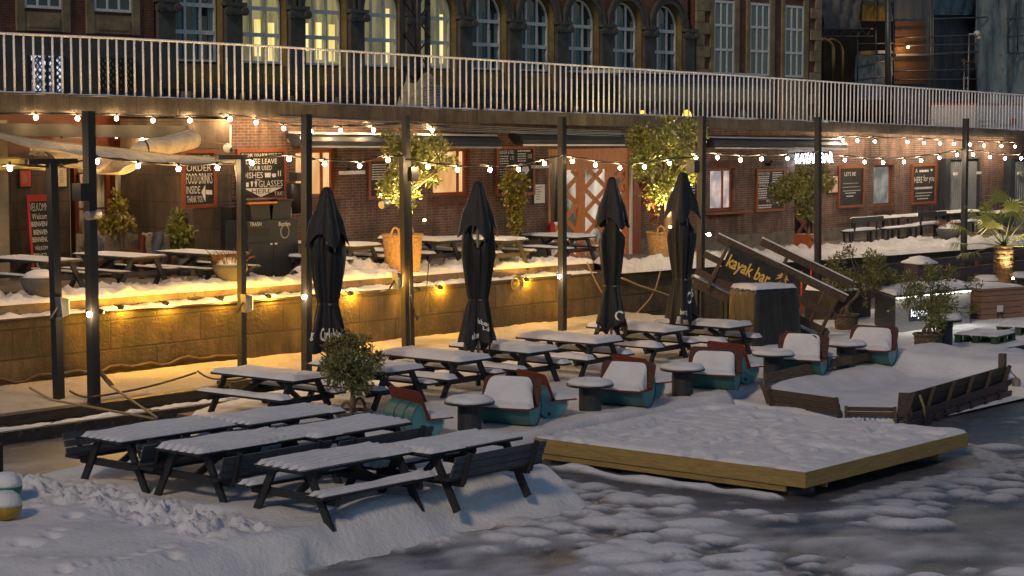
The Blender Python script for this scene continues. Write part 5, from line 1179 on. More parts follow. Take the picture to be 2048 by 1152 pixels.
b = MB(); b.box((0, 0, .35), (1.9, .7, .2)); b.build('seat', REDW, t); b = MB(); P = [[(u, -.36 + .03 * math.sin(u * 8), .45 + .55 * v_ + .05 * math.sin(u * 5)) for u in np.linspace(-.9, .9, 24)] for v_ in np.linspace(0, 1, 8)]; b.grid(P); b.build('sheepskin', WOOL, t); b = MB(); b.ball((-.45, -.45, .75), .28, 12, 8, (1, .5, .9)); b.build('cushion', BLANK, t)
# trash cabinet
t0 = T(505, 545, 0); Yc = 34.4; x0, x1 = VX(492, Yc), VX(595, Yc); zb_ = zt(x0); z1 = zpx(545, 440, Yc)
t = thing('trash_cabinet', 'dark trash cabinet with slot and round bottles hole', 'cabinet', ((x0 + x1) / 2, Yc, zb_))
b = MB(); b.bb((x0, Yc, zb_), (x1, Yc + .7, z1)); b.build('body', BINM, t, w=True)
zm = zpx(545, 484, Yc)
for a, c_ in [(0.01, .5), (.51, .99)]: b = MB(); b.bb((x0 + (x1 - x0) * a, Yc - .022, zb_ + .05), (x0 + (x1 - x0) * c_, Yc - .002, zm)); d_ = b.build('door', BINM, t, w=True); b = MB(); xx = x0 + (x1 - x0) * (.46 if a < .1 else .55); b.bb((xx - .03, Yc - .04, zm - .06), (xx + .03, Yc - .023, zm - .02)); b.build('knob', WPAINT, d_, w=True)
b = MB(); b.bb((x0 + .02, Yc - .015, zm + .03), (x1 - .02, Yc - .002, z1 - .02)); pn = b.build('front_panel', BINM, t, w=True)
b = MB(); b.bb((VX(494, Yc), Yc - .02, zpx(515, 472, Yc)), (VX(539, Yc), Yc - .016, zpx(515, 456, Yc))); b.build('trash_slot', PLASTB, pn, w=True)
cx_, cz_ = VX(568, Yc), zpx(568, 463, Yc); b = MB(); b.prism([(cx_ + .145 * math.cos(q), Yc - .018, cz_ + .16 * math.sin(q)) for q in np.linspace(0, 2 * PI, 20)[:-1]], (0, -.003, 0)); b.build('painted_ring', DIMW, pn, w=True)
b = MB(); b.prism([(cx_ + .115 * math.cos(q), Yc - .023, cz_ + .13 * math.sin(q)) for q in np.linspace(0, 2 * PI, 20)[:-1]], (0, -.003, 0)); b.build('bottle_hole', PLASTB, pn, w=True)
for body, a, c_, tp, bt in [('TRASH', 498, 521, 445, 453), ('Bottles', 556, 579, 444, 452)]: b = MB(); put_text(b, body, lambda u, v: (u, Yc - .02, v), VX(a, Yc), VX(c_, Yc), zpx(a, bt, Yc), zpx(a, tp, Yc)); b.build('lettering', WHITE, pn, w=True)
for k, (px, w_, h, m_, nm, lb) in enumerate([(508, .62, .34, BINM, 'crate', 'black plastic crate on the trash cabinet, left one'), (545, .62, .42, BINM, 'crate', 'black plastic crate on the trash cabinet, right one')]):
    p = V(px, 440, Yc + .35); t = thing(nm, lb, 'crate', (p.x, Yc + .33, z1)); b = MB(); b.prism([(-w_ / 2, -.25, 0), (w_ / 2, -.25, 0), (w_ / 2 + .05, -.25, h), (-w_ / 2 - .05, -.25, h)], (0, .5, 0)); b.build('tub', m_, t); b = MB(); b.box((0, 0, h + .02), (w_ + .16, .56, .04)); b.build('rim', PLASTB, t)
p = V(510, 440, Yc + .3); t = thing('serving_tray', 'black tray tilted on the crate above the trash slot', 'tray', (p.x, Yc + .3, z1 + .40)); b = MB(); b.box((0, 0, .05), (.95, .5, .06)); b.build('tray', PLASTB, t); b = MB(); b.box((.02, -.22, .0), (.9, .06, .05)); b.build('orange_lip', ORW, t)
for k, (px, m_, lb) in enumerate([(570, YBUOY, 'yellow can on the trash cabinet'), (579, GREYM, 'silver can at the right of the trash cabinet'), (563, PLASTB, 'dark bottle beside the black crate')]):
    p = V(px, 440, Yc + .2); t = thing('can', lb, 'can', (p.x, Yc + .2, z1)); b = MB(); b.lathe([(.05, 0), (.055, .02), (.055, .24), (.04, .27)], 12); b.build('body', m_, t); b = MB(); b.lathe([(.04, .27), (.03, .28)], 12); b.build('lid', GREYM, t)
p = V(468, 500, 35.2); t = thing('speaker_column', 'tall narrow black cabinet left of the trash cabinet', 'cabinet', (p.x, 35.2, zt(p.x))); b = MB(); b.box((0, 0, .8), (.45, .4, 1.6)); b.build('cabinet', PLASTB, t); b = MB(); b.box((0, -.21, .8), (.38, .02, 1.5)); b.build('front', BLKM, t)
p = V(596, 385, 35.8); t = thing('hanging_bin', 'black pouch hanging on the wall right of the used dishes board', 'bin', (p.x, 35.9, p.z)); b = MB(); b.lathe([(.2, -.5), (.22, .2), (.2, .22)], 14); b.build('pouch', PLASTB, t); b = MB(); b.box((0, -.1, .38), (.3, .25, .2)); b.build('lid', BLKM, t)

# planters
def bowl_planter(p, r0, h, lb, heather=True):
    t = thing('planter_bowl', lb, 'planter', p, 0, 'grey planter bowls on the quay kerb'); b = MB(); b.lathe([(r0 * .45, 0), (r0 * .78, h * .3), (r0 * .97, h * .72), (r0, h), (r0 * .93, h), (r0 * .9, h * .85)], 26); b.build('bowl', GREYPOT, t)
    b = MB(); b.lathe([(r0 * .9, h - .03), (r0 * .7, h + .08), (r0 * .35, h + .14), (0, h + .15)], 18); b.build('snow_cap', SNOW, t)
    if heather:
        b = MB(); r_ = random.Random(int(p[0] * 10))
        for k in range(130):
            q = r_.uniform(0, 6.28); e = r_.uniform(.3, 1); a = Vector((r0 * .75 * math.cos(q) * e, r0 * .75 * math.sin(q) * e, h)); c_ = a + Vector((math.cos(q) * .28 * e, math.sin(q) * .28 * e, r_.uniform(.12, .34))); b.tube([a, a.lerp(c_, .5) + Vector((0, 0, .05)), c_], [.008, .006, .003], 3)
        b.build('dry_heather', HEATH, t)
p = V(94, 600, YQ + .55); bowl_planter((p.x, YQ + .75, zl(p.x) + .30), .38, .38, 'grey planter bowl with snow at the left end of the quay kerb', False)
p = V(474, 560, YQ + .55); bowl_planter((p.x, YQ + .75, zl(p.x) + .30), .37, .40, 'grey planter bowl with brown heather on the quay kerb')
p = V(1903, 485, YQ + .6); bowl_planter((p.x, YQ + .7, zl(p.x) + .22), .42, .40, 'grey planter bowl on the right quay wall near the dark post')

def leaf_cloud(clusters, n, size, asp, seed, droop=0.0):
    g = np.random.default_rng(seed); C = np.array([c[:3] for c in clusters]); Rr = np.array([c[3] for c in clusters]); w_ = Rr ** 2; k = g.choice(len(clusters), n, p=w_ / w_.sum())
    d = g.normal(size=(n, 3)); d /= np.linalg.norm(d, axis=1)[:, None]; rad = Rr[k] * g.random(n) ** .45; P = C[k] + d * rad[:, None] * np.array([1, 1, .9])
    ax = d * .6 + g.normal(size=(n, 3)) * .7; ax[:, 2] += .25 - droop; ax /= np.linalg.norm(ax, axis=1)[:, None]
    up_ = g.normal(size=(n, 3)); sd_ = np.cross(ax, up_); sd_ /= np.linalg.norm(sd_, axis=1)[:, None]
    s = size * (.6 + .8 * g.random(n))[:, None]
    q = np.stack([P, P + ax * s * .5 + sd_ * s * asp * .5, P + ax * s, P + ax * s * .5 - sd_ * s * asp * .5], 1).reshape(-1, 3)
    return [tuple(v) for v in q], [(4 * i, 4 * i + 1, 4 * i + 2, 4 * i + 3) for i in range(n)], P
def basket(loc, r0, r1, h, lb, m_, handles=True, group='wicker baskets holding the trees', rows_=None):
    t = thing('wicker_basket', lb, 'basket', loc, .4, group); b = MB(); n = 44; rows_ = rows_ or int(h / .045); P = []
    for i in range(rows_ * 2 + 1):
        z = h * i / (rows_ * 2); rr = r0 + (r1 - r0) * z / h
        P.append([((rr + .022 * math.cos(2 * PI * k / n * 11 + PI * (i // 2)) * (1 if i % 2 else .3)) * math.cos(2 * PI * k / n), (rr + .022 * math.cos(2 * PI * k / n * 11 + PI * (i // 2)) * (1 if i % 2 else .3)) * math.sin(2 * PI * k / n), z) for k in range(n)])
    b.grid(P, close=True); b.tube([(r1 * 1.02 * math.cos(q), r1 * 1.02 * math.sin(q), h) for q in np.linspace(0, 2 * PI, 28)], .03, 6); b.build('weave', m_, t)
    if handles:
        for s in (0, PI):
            c_ = Vector((r1 * math.cos(s), r1 * math.sin(s), h)); tg = Vector((-math.sin(s), math.cos(s), 0)); b = MB(); b.tube([c_ + tg * (.10 * math.cos(q)) + Vector((0, 0, .19 * math.sin(q))) for q in np.linspace(0, PI, 10)], .026, 6); b.build('handle', m_, t)
    b = MB(); b.lathe([(r1 * .96, h - .05), (r1 * .6, h - .01), (0, h)], 18); b.build('snowy_soil', SNOW, t); return t
def tree(name, label, loc, trunk, clusters, n, size, mat, seed, tr=.06, asp=.32, group='evergreen trees in pots', limbs=6):
    t = thing(name, label, 'tree', loc, 0, group); b = MB(); k = len(trunk); b.tube(trunk, [tr * (1 - .5 * i / (k - 1)) for i in range(k)], 8)
    r_ = random.Random(seed); top = Vector(trunk[-1])
    for c in clusters[:limbs + 6]:
        e = Vector(c[:3]); a = Vector(trunk[-2]).lerp(top, r_.random()); mid = a.lerp(e, .5) + Vector((r_.uniform(-.05, .05), r_.uniform(-.05, .05), -.03)); b.tube([a, mid, e], [tr * .38, tr * .25, tr * .1], 5)
    b.build('trunk', BARK, t); vs, fs, _ = leaf_cloud(clusters, n, size, asp, seed); b = MB(); b.add(vs, fs); b.build('crown', mat, t); return t
def mk_clusters(cx_, cy_, cz_, rx_, ry_, rz_, n, r, seed, stray=.45, lo=.4):
    r_ = random.Random(seed); out = []
    while len(out) < n:
        u = Vector((r_.uniform(-1, 1), r_.uniform(-1, 1), r_.uniform(-1, 1)))
        if u.length > 1 or u.length < .35: continue
        out.append((cx_ + u.x * rx_, cy_ + u.y * ry_, cz_ + u.z * rz_, r * r_.uniform(lo, 1.4)))
        if r_.random() < stray:      # stray twigs reaching past the crown
            k = r_.uniform(1.1, 1.35) / u.length
            for j in (.8, 1.0): out.append((cx_ + u.x * rx_ * k * j, cy_ + u.y * ry_ * k * j, cz_ + u.z * rz_ * k * j, r * .38))
    return out
def uplight(loc, w_, lb, col=(1, .74, .28)):
    t = thing('tree_uplight', lb, 'lamp', loc, 0, 'small lamps lighting the trees'); b = MB(); b.tube([(0, 0, -.06), (0, 0, .03)], .05, 8); b.build('can', BLKM, t); b = MB(); b.ball((0, 0, .045), .035, 8, 6); b.build('lens', SPOTG, t)
    ld = bpy.data.lights.new('tree_light', 'SPOT'); ld.energy = w_; ld.spot_size = math.radians(125); ld.spot_blend = .6; ld.color = col; ld.shadow_soft_size = .05; lo = bpy.data.objects.new('tree_light', ld); COL.objects.link(lo); lo.location = Vector(loc) + Vector((0, 0, .14)); lo.rotation_euler = Vector((0, -.12, -1)).to_track_quat('Z', 'Y').to_euler()
# tall tree in the amber basket
p = V(805, 545, YQ + .9); zb_ = zl(p.x) + .05; px_m = 4100 / 44.0
p.z = zb_; hb = V(805, 470, p.y).z - zb_
basket((p.x, p.y, zb_), .36, .46, hb, 'tall wicker basket glowing amber on the quay edge behind the double post', WICK)
ct = V(818, 345, p.y + .1); a_, b_ = V(740, 345, p.y + .1), V(890, 345, p.y + .1); rw = (b_ - a_).length / 2 * .86; hz_ = (V(815, 252, p.y).z - V(815, 425, p.y).z) / 2
rel = lambda q: (q.x - p.x, q.y - p.y, q.z - zb_)
cr_ = rel(ct); clus = mk_clusters(cr_[0], cr_[1], cr_[2], rw * .82, .75, hz_ * .82, 34, .30, 5)
tree('olive_tree', 'tall olive tree lit yellow in the amber basket behind the double post', (p.x, p.y, zb_), [(.12, 0, hb - .1), (.16, 0, hb + .35), (.13, .02, hb + .75), (cr_[0], .05, cr_[2] - .3)], clus, 6800, .12, OLIVE, 6, .075)
uplight((p.x - .22, p.y - .25, zb_ + hb + .10), 260, 'small bright lamp standing in the amber basket')
uplight((p.x + .30, p.y - .42, zb_ + hb + .30), 220, 'small lamp clipped at the right rim of the amber basket')
# tall tree by the lattice gate
p = V(1330, 530, YQ + 1.0); zb_ = zl(p.x) + .12; hb = V(1330, 465, p.y).z - zb_
basket((p.x, p.y, zb_), .42, .50, hb, 'tall brown wicker basket behind the rightmost parasol', WICK)
ct = V(1333, 330, p.y); rw = (V(1400, 330, p.y) - V(1268, 330, p.y)).length / 2; hz_ = (V(1333, 238, p.y).z - V(1333, 425, p.y).z) / 2
cr_ = rel(ct); clus = mk_clusters(cr_[0] + .05, 0, cr_[2] + .2, rw * .85, .85, hz_ * .72, 44, .33, 15) + [(cr_[0] - .1, 0, cr_[2] - .7, .4)]
tree('laurel_tree', 'big round bushy tree lit yellow beside the orange lattice gate', (p.x, p.y, zb_), [(.12, 0, hb - .1), (.14, 0, hb + .4), (.10, .02, hb + .8), (cr_[0], .05, cr_[2] - .4)], clus, 9500, .11, LAUREL, 16, .13, .42)
uplight((p.x - .20, p.y - .30, zb_ + hb + .12), 320, 'small lamp in the brown basket at the foot of the big round tree'); uplight((p.x + .5, p.y - .42, zb_ + hb + .2), 260, 'small lamp on the right rim of the brown wicker basket')
p2 = V(1298, 400, p.y + .3); t = thing('ivy', 'red brown ivy trailing down beside the big lit tree', 'plant', p2); vs, fs, _ = leaf_cloud([(-.1 + .16 * k * .6, 0, .45 - .26 * k, .2 - .02 * k) for k in range(6)], 620, .09, .7, 44, .6); b = MB(); b.add(vs, fs); b.build('foliage', REDIVY, t); b = MB(); b.tube([(-.1, 0, .5), (.2, .02, -.2), (.4, .02, -.9)], .012, 4); b.build('stem', BARK, t)
# third tree in wooden box
Yt = 33.6; p = V(1616, 500, Yt); zb_ = zt(p.x); ztop_ = V(1616, 468, Yt).z; p.z = zb_
t = thing('wooden_planter', 'reddish wooden planter box with crossed boards under the tree at the neon sign', 'planter', (p.x, Yt, zb_)); b = MB(); hb = ztop_ - zb_; b.box((0, 0, hb / 2), (.72, .6, hb)); b.build('box', FRAME, t); b = MB(); b.bar((-.34, -.315, .04), (.34, -.315, hb - .04), .02, .06, (1, 0, 0)); b.bar((.34, -.335, .04), (-.34, -.335, hb - .04), .02, .06, (1, 0, 0)); b.build('cross_brace', LARCH, t)
ct = V(1612, 375, Yt); cr_ = rel(ct); rw = (V(1662, 375, Yt) - V(1566, 375, Yt)).length / 2; hz_ = (V(1610, 315, Yt).z - V(1610, 440, Yt).z) / 2
tree('olive_tree', 'olive tree in the wooden box below the neon sign', (p.x, Yt, zb_), [(0, 0, hb - .05), (.05, 0, hb + .5), (.0, 0, hb + .9), (cr_[0], 0, cr_[2])], mk_clusters(cr_[0], 0, cr_[2], rw * .85, .6, hz_ * .85, 28, .30, 25), 6500, .12, OLIVE, 26, .09, .35)
# hanging ivy
p = V(1028, 365, YB - .55); t = thing('hanging_ivy', 'hanging basket of ivy trailing long stems before the burger menu board', 'plant', p); b = MB(); b.lathe([(.05, -.3), (.22, -.2), (.27, .05)], 14); b.build('hanging_pot', GREYPOT, t)
vs, fs, _ = leaf_cloud([(0, 0, .05, .36), (-.25, 0, -.05, .25), (.28, 0, -.05, .25), (-.1, -.05, -.4, .28), (.1, -.05, -.45, .28), (0, -.05, -.8, .26), (.05, -.05, -1.1, .22), (.05, -.05, -1.4, .16), (.0, -.05, -1.62, .10)], 2600, .085, .75, 61, .7); b = MB(); b.add(vs, fs); b.build('foliage', IVYL, t); b = MB(); b.tube([(0, 0, .05), (0, 0, .9)], .008, 4); b.build('chain', BLKM, t)
# shrubs in the recess
for px, py, Y, lb, m_, h in [(240, 470, 36.8, 'leafy brown potted shrub before the glazed doors', IVYL, 1.25), (372, 490, 36.2, 'green potted shrub below the order here chalkboard', LAUREL, 1.1)]:
    q = V(px, py, Y); z = zt(q.x); t = thing('potted_shrub', lb, 'plant', (q.x, Y, z)); b = MB(); b.lathe([(.2, 0), (.26, .4), (.22, .4)], 14); b.build('pot', GREYPOT, t)
    vs, fs, _ = leaf_cloud(mk_clusters(0, 0, .55 + h * .5, .42, .3, h * .45, 10, .22, px), 900, .12, .5, px); b = MB(); b.add(vs, fs); b.build('foliage', m_, t); b = MB(); [b.tube([(0, 0, .35), (r_x, 0, .5 + h * .6)], .012, 4) for r_x in (-.2, 0, .2)]; b.build('stem', BARK, t)
# deck trees
def small_tree(px, py, z, crown, lb, lbb, br0, br1, bh, mat, seed, n, wm, lean=0.0, size=.085, hd=True, dy=0):
    q = G(px, py, z); loc = (q.x, q.y, z); rel2 = lambda a, c_: V(a, c_, q.y)
    x0, x1, y0, y1 = crown; cw = (rel2(x1, y0) - rel2(x0, y0)).length / 2 * .88; zc0, zc1 = rel2(x0, y1).z - z, rel2(x0, y0).z - z; cc = rel2((x0 + x1) / 2, y0).x - q.x
    basket(loc, br0, br1, bh, lbb, wm, hd)
    tree('olive_tree', lb, loc, [(0, 0, bh - .05), (lean * .3, 0, bh + (zc0 - bh) * .6), (cc * .6 + lean * .4, 0, zc0 + .15), (cc, 0, (zc0 + zc1) / 2)], mk_clusters(cc, 0, (zc0 + zc1) / 2, cw * .86, cw * .75, (zc1 - zc0) / 2 * .86, 40, .19, seed, .25, .75), n, size, mat, seed, .052, .3)
small_tree(706, 838, .08, (642, 768, 672, 790), 'leafy olive tree among the picnic tables at left', 'low dark basket at the foot of the leafy olive tree', .22, .30, .12, OLIVE, 71, 5600, WICKD)
small_tree(1692, 660, .08, (1678, 1784, 486, 606), 'slender olive tree with bent trunk right of the wooden ramp', 'wicker basket under the slender bent olive tree', .24, .28, .36, OLIVE, 81, 6500, WICKD, .1)
small_tree(1856, 706, .08, (1806, 1934, 536, 668), 'bright olive tree lit from behind before the lit bar counter', 'dark wicker basket with a grey tag before the bar counter', .26, .30, .40, LAUREL, 91, 4600, WICKD, 0, .08)
# palm
q = G(1957, 641, .08); q2 = G(2040, 641, .08); zb_ = .08; cx_, cy_ = q.x + 1.0, q.y + .0
hb = V(1957, 580, q.y).z - zb_; W2 = 1.5
t = thing('palm_planter', 'square larch clad planter box under the palm', 'planter', (q.x + .8, q.y + .35, zb_), -.30); nb_ = 5
for k in range(nb_): b = MB(); b.box((0, 0, hb * (k + .5) / nb_), (W2, W2, hb / nb_ - .012)); b.build('board_course', LARCH, t)
b = MB(); b.box((0, 0, hb + .02), (W2 + .08, W2 + .08, .045)); b.build('cap_board', LARCH, t); b = MB(); pad(b, -W2 / 2, W2 / 2, -W2 / 2, W2 / 2, hb + .045, .04, 911); b.build('snow_cap', SNOW, t)
b = MB(); b.box((-.15, -W2 / 2 - .04, hb * .38), (.16, .06, .16)); b.build('socket_box', WPAINT, t); b = MB(); b.tube([(-.18, -W2 / 2 - .03, hb * .3), (-.24, -W2 / 2 - .04, hb * .15), (-.2, -W2 / 2 - .04, .02)], .014, 5); b.tube([(-.1, -W2 / 2 - .03, hb * .3), (-.08, -W2 / 2 - .04, hb * .12), (0, -W2 / 2 - .04, .02)], .014, 5); b.build('power_lead', CABLE, t)
pc = V(2006, 575, q.y + .45); zt0 = hb + zb_; zt1 = V(2006, 492, pc.y).z
t = thing('fan_palm', 'hairy trunked fan palm lit from below at the right edge', 'palm', (pc.x, pc.y, zt0)); hh = zt1 - zt0
b = MB(); b.lathe([(.13 + .045 * math.sin(i * 2.1) + .05 * (i / 22), hh * i / 22) for i in range(23)], 18, fn=lambda a, z: 1 + .12 * math.sin(5 * a + z * 9) + .07 * math.sin(11 * a - z * 23))
b.build('trunk', PALMB, t); b = MB(); r_ = random.Random(4)
for k in range(420): a = r_.uniform(0, 6.28); z = r_.uniform(.15, 1) * hh; r0 = .16; pA = Vector((r0 * math.cos(a), r0 * math.sin(a), z)); b.tube([pA, pA + Vector((.10 * math.cos(a), .10 * math.sin(a), r_.uniform(-.12, .06)))], [.006, .003], 3)
b.build('trunk_hair', PALMB, t)
for k in range(20):
    a = 2 * PI * k / 20 * 1.0 + r_.uniform(-.2, .2); el = r_.uniform(-.25, 1.25) if k % 3 else r_.uniform(.9, 1.4); ln = r_.uniform(.8, 1.35)
    d = Vector((math.cos(a) * math.cos(el), math.sin(a) * math.cos(el), math.sin(el))); base = Vector((0, 0, hh)); tip = base + d * ln + Vector((0, 0, -.10 * ln))
    b = MB(); b.tube([base, base.lerp(tip, .5) + Vector((0, 0, .04)), tip], [.016, .012, .009], 4)
    side = d.cross(Vector((0, 0, 1))); side.normalize(); upv = side.cross(d); nf = 22
    for j in range(nf):
        f_ = (j - (nf - 1) / 2) / ((nf - 1) / 2) * 1.9; dd = d * math.cos(f_) + side * math.sin(f_); L_ = r_.uniform(.42, .6) * (1 - .25 * abs(f_) / 1.9); e = tip + dd * L_ + upv * (-.10 * abs(math.sin(f_))) + Vector((0, 0, -.08)); md = tip + dd * L_ * .55 + upv * .02; w_ = dd.cross(upv) * .017; b.add([tip, md + w_, e, md - w_], [(0, 1, 2, 3)])
    b.build('frond', PALML, t)
uplight((pc.x - .30, pc.y - .42, zt0 + .12), 110, 'small lamp at the foot of the palm trunk', (1, .75, .4))

# --- gangway with kayak bar board
foot = G(1636, 676, .1); ud = Vector((-math.sin(AZ), math.cos(AZ), 0)); slope = math.radians(25.5)
e1 = ud * math.cos(slope) + Vector((0, 0, math.sin(slope))); e2 = Vector((0, 0, 1)) * math.cos(slope) - ud * math.sin(slope); e3 = Vector((FW.x, FW.y, 0))
t = thing('gangway', 'steep wooden gangway with plank railings above the snowed deck', 'gangway', (foot.x, foot.y, .1))
P3 = lambda s, h, d: foot + e1 * s + e2 * h + e3 * d
LG_ = 3.05
def gbar(nm, a, c_, w_, h_, m_=RAMPW, par=None): b = MB(); b.bar(a, c_, w_, h_, e2); return b.build(nm, m_, par or t, w=True)
for nm, s0, s1, d in [('near_rail', -.18, LG_, 0.0), ('far_rail', -.35, 1.95, 1.25)]:
    gbar(nm, P3(s0, 1.06 + .27 * d, d), P3(s1, 1.06 + .27 * d, d), .05, .17); gbar('mid_rail', P3(s0, .60, d), P3(s1 + .1, .60, d), .045, .15); gbar('low_rail', P3(s0, .18, d), P3(s1 + .1, .18, d), .045, .15)
    b = MB(); b.bar(P3(s0, 1.165 + .27 * d, d), P3(s1, 1.165 + .27 * d, d), .13, .03, e2); b.build('snowy_top_edge', SNOW, t, w=True)
    for s_ in ([.02, 1.32, 2.75] if d == 0 else [.1, 1.25]): b = MB(); b.bar(P3(s_, -.05, d - .05), P3(s_, 1.02 + .25 * d, d - .05), .12, .07, e1); b.build('rail_post', RAMPW, t, w=True)
b = MB()
for k in range(14): s_ = -.1 + k * .235; b.prism([P3(s_, .0, .05), P3(s_ + .22, 0, .05), P3(s_ + .22, 0, 1.2), P3(s_, 0, 1.2)], e2 * .03)
b.bar(P3(-.1, -.09, .1), P3(3.1, -.09, .1), .07, .18, e2); b.bar(P3(-.1, -.09, 1.15), P3(3.1, -.09, 1.15), .07, .18, e2); b.build('deck_planks', RAMPW, t, w=True)
us, vs_ = np.linspace(-.15, 3.05, 46), np.linspace(.08, 1.17, 16); nz = fbm(*np.meshgrid(us, vs_, indexing='ij'), 2.2, 950, 4)
b = MB(); b.grid([[P3(u, .035 + (0 if j in (0, 15) or i in (0, 45) else .07 * (1 + .8 * nz[i, j])), v_) for j, v_ in enumerate(vs_)] for i, u in enumerate(us)]); b.build('snow_cover', SNOW, t, w=True)
for s_ in (2.2, 2.95):
    for d in (.12, 1.1): a = P3(s_, -.15, d); b = MB(); b.bar((a.x, a.y, .0), a, .09, .09, (1, 0, 0)); b.build('prop', BWOOD, t, w=True)
b = MB(); b.prism([P3(1.10, .30, -.09), P3(2.68, .30, -.09), P3(2.68, 1.02, -.09), P3(1.10, 1.02, -.09)], e3 * .025); bd_ = b.build('name_board', CHALK, t, w=True)
b = MB(); put_text(b, 'kayak bar', lambda u, v: P3(2.63 - u, .50 + v, -.094), 0.02, 1.06, -.02, .36, .02); b.build('lettering', YELLET, bd_, w=True)
b = MB(); c0 = (1.33, .90)
for k in range(7):
    q = math.radians(-20 + 220 * k / 6); L_ = .15; pts = []
    for j in range(5): f_ = j / 4; pts.append((c0[0] - math.cos(q) * L_ * f_, c0[1] + math.sin(q) * L_ * f_ * (1 - .0 * f_) - .07 * f_ * f_))
    w_ = [.006, .026, .028, .018, .002]; b.add([P3(p_[0], p_[1] + w_[j], -.095) for j, p_ in enumerate(pts)] + [P3(p_[0], p_[1] - w_[j], -.095) for j, p_ in reversed(list(enumerate(pts)))], [tuple(range(10))])
b.add([P3(1.34, .87, -.0955), P3(1.32, .87, -.0955), P3(1.38, .52, -.0955), P3(1.44, .52, -.0955)], [(0, 1, 2, 3)]); b.build('palm_emblem', YELLET, bd_, w=True)
t = thing('steel_ladder_frame', 'red steel frame standing behind the wooden gangway', 'frame', G(1612, 632, .1)); b = MB()
for s in (-.22, .22): b.tube([(s, 0, 0), (s, 0, 1.15)], .025, 6)
b.build('upright', REDPT, t); b = MB()
for z in (.25, .6, .95): b.tube([(-.22, 0, z), (.22, 0, z)], .018, 5)
b.build('rung', REDPT, t)
# covered grill
q = G(1556, 692, .08); t = thing('covered_grill', 'barbecue grill under a black tarpaulin with snow on top', 'grill', (q.x + .25, q.y + .55, .06), AZ - PI / 2 + .55)
W_, D_, H_ = 1.25, .95, V(1500, 575, q.y + .5).z - .1
P = []; n_ = 60
for i in range(15):
    v_ = i / 14; row = []
    for k in range(n_):
        a = 2 * PI * k / n_; ca, sa = math.cos(a), math.sin(a); r_e = (abs(ca) ** 11 + abs(sa) ** 11) ** (-1 / 11); fl = 1 + .07 * (1 - v_) * math.sin(9 * a + 3) + .05 * math.sin(17 * a + 4 * v_) * (1 - .5 * v_) + .08 * (1 - v_)
        row.append((W_ / 2 * r_e * ca * fl * (1 if v_ < .98 else .97), D_ / 2 * r_e * sa * fl, H_ * v_ - (.10 * (sa > 0) * v_ * abs(sa) if False else 0)))
    P.append(row)
P.append([(0, 0, H_ + .06)] * n_)
b = MB(); b.grid(P, close=True); b.build('tarpaulin', TARP, t); b = MB(); pad(b, -W_ / 2 + .03, W_ / 2 - .03, -D_ / 2 + .03, D_ / 2 - .03, H_ - .01, .10, 961); b.build('snow_cap', SNOW, t)
# bar counter
qa = G(1750, 655, .05); qb = G(1790, 671, .05); qc = G(1940, 652, .05)
t = thing('bar_counter', 'grey bar counter with backlit kayak bar lettering and snowy top', 'bar counter', (qb.x, qb.y, .05))
zc = V(1790, 594, qb.y).z
v1 = Vector((qa.x - qb.x, qa.y - qb.y, 0)); v2 = Vector((qc.x - qb.x, qc.y - qb.y, 0)); 
b = MB(); b.prism([(0, 0, 0), v2, v2 + v1, v1], (0, 0, zc - .05)); b.build('body', STEEL, t)
b = MB(); b.prism([Vector((-.0, -.004, .02)) - v2.normalized() * .003, v1 - v2.normalized() * .003 + Vector((0, 0, .02)), v1 - v2.normalized() * .003 + Vector((0, 0, zc - .1)), Vector((0, -.004, zc - .1)) - v2.normalized() * .003], -v2.normalized() * .02); b.build('dark_side_panel', BINM, t)
u2 = v2.normalized(); n2 = Vector((u2.y, -u2.x, 0)); 
b = MB(); b.prism([u2 * -.05 + n2 * .05, v2 + u2 * .05 + n2 * .05, v2 + v1 + u2 * .05, v1 - u2 * .05], (0, 0, .04)); o = b.build('counter_top', BINM, t); o.location = (0, 0, zc - .05)
us, vs_ = np.linspace(-.02, 1.02, 50), np.linspace(-.02, 1.02, 14); nz = fbm(*np.meshgrid(us * 4, vs_, indexing='ij'), 1.5, 970, 3)
b = MB(); b.grid([[v2 * u + v1 * v_ + Vector((0, 0, zc - .012 + (0 if i in (0, 49) or j in (0, 13) else .075 * (1 + .8 * nz[i, j])))) for j, v_ in enumerate(vs_)] for i, u in enumerate(us)]); b.build('snow_cap', SNOW, t)
b = MB(); b.prism([n2 * .03 + u2 * .05 + Vector((0, 0, zc - .10)), n2 * .03 + v2 - u2 * .05 + Vector((0, 0, zc - .10)), n2 * .03 + v2 - u2 * .05 + Vector((0, 0, zc - .075)), n2 * .03 + u2 * .05 + Vector((0, 0, zc - .075))], n2 * .01); b.build('light_strip', EM('counter_strip_glow', (1, .93, .8), 4), t)
Lc = v2.length; b = MB(); b.prism([n2 * .006 + u2 * (Lc * .18) + Vector((0, 0, .28)), n2 * .006 + u2 * (Lc * .60) + Vector((0, 0, .28)), n2 * .006 + u2 * (Lc * .60) + Vector((0, 0, .62)), n2 * .006 + u2 * (Lc * .18) + Vector((0, 0, .62))], n2 * .02); o = b.build('sign_panel', BINM, t)
b = MB(); put_text(b, 'kayak bar', lambda u, v: n2 * .03 + u2 * (Lc * u) + Vector((0, 0, v)), .19, .58, .33, .58); b.build('backlit_lettering', BACKL, o)
# light of the counter sign on the snow in front
ld = bpy.data.lights.new('counter_strip_light', 'AREA'); ld.shape = 'RECTANGLE'; ld.size = Lc; ld.size_y = .08; ld.energy = 7; ld.color = (1, .93, .8); lo = bpy.data.objects.new('counter_strip_light', ld); COL.objects.link(lo)
lo.location = Vector((qb.x, qb.y, .05)) + v2 * .5 + n2 * .09 + Vector((0, 0, zc - .08)); lo.rotation_euler = Matrix((tuple(u2), tuple(Vector((0, 0, 1)).cross(u2)), (0, 0, 1))).transposed().to_euler()
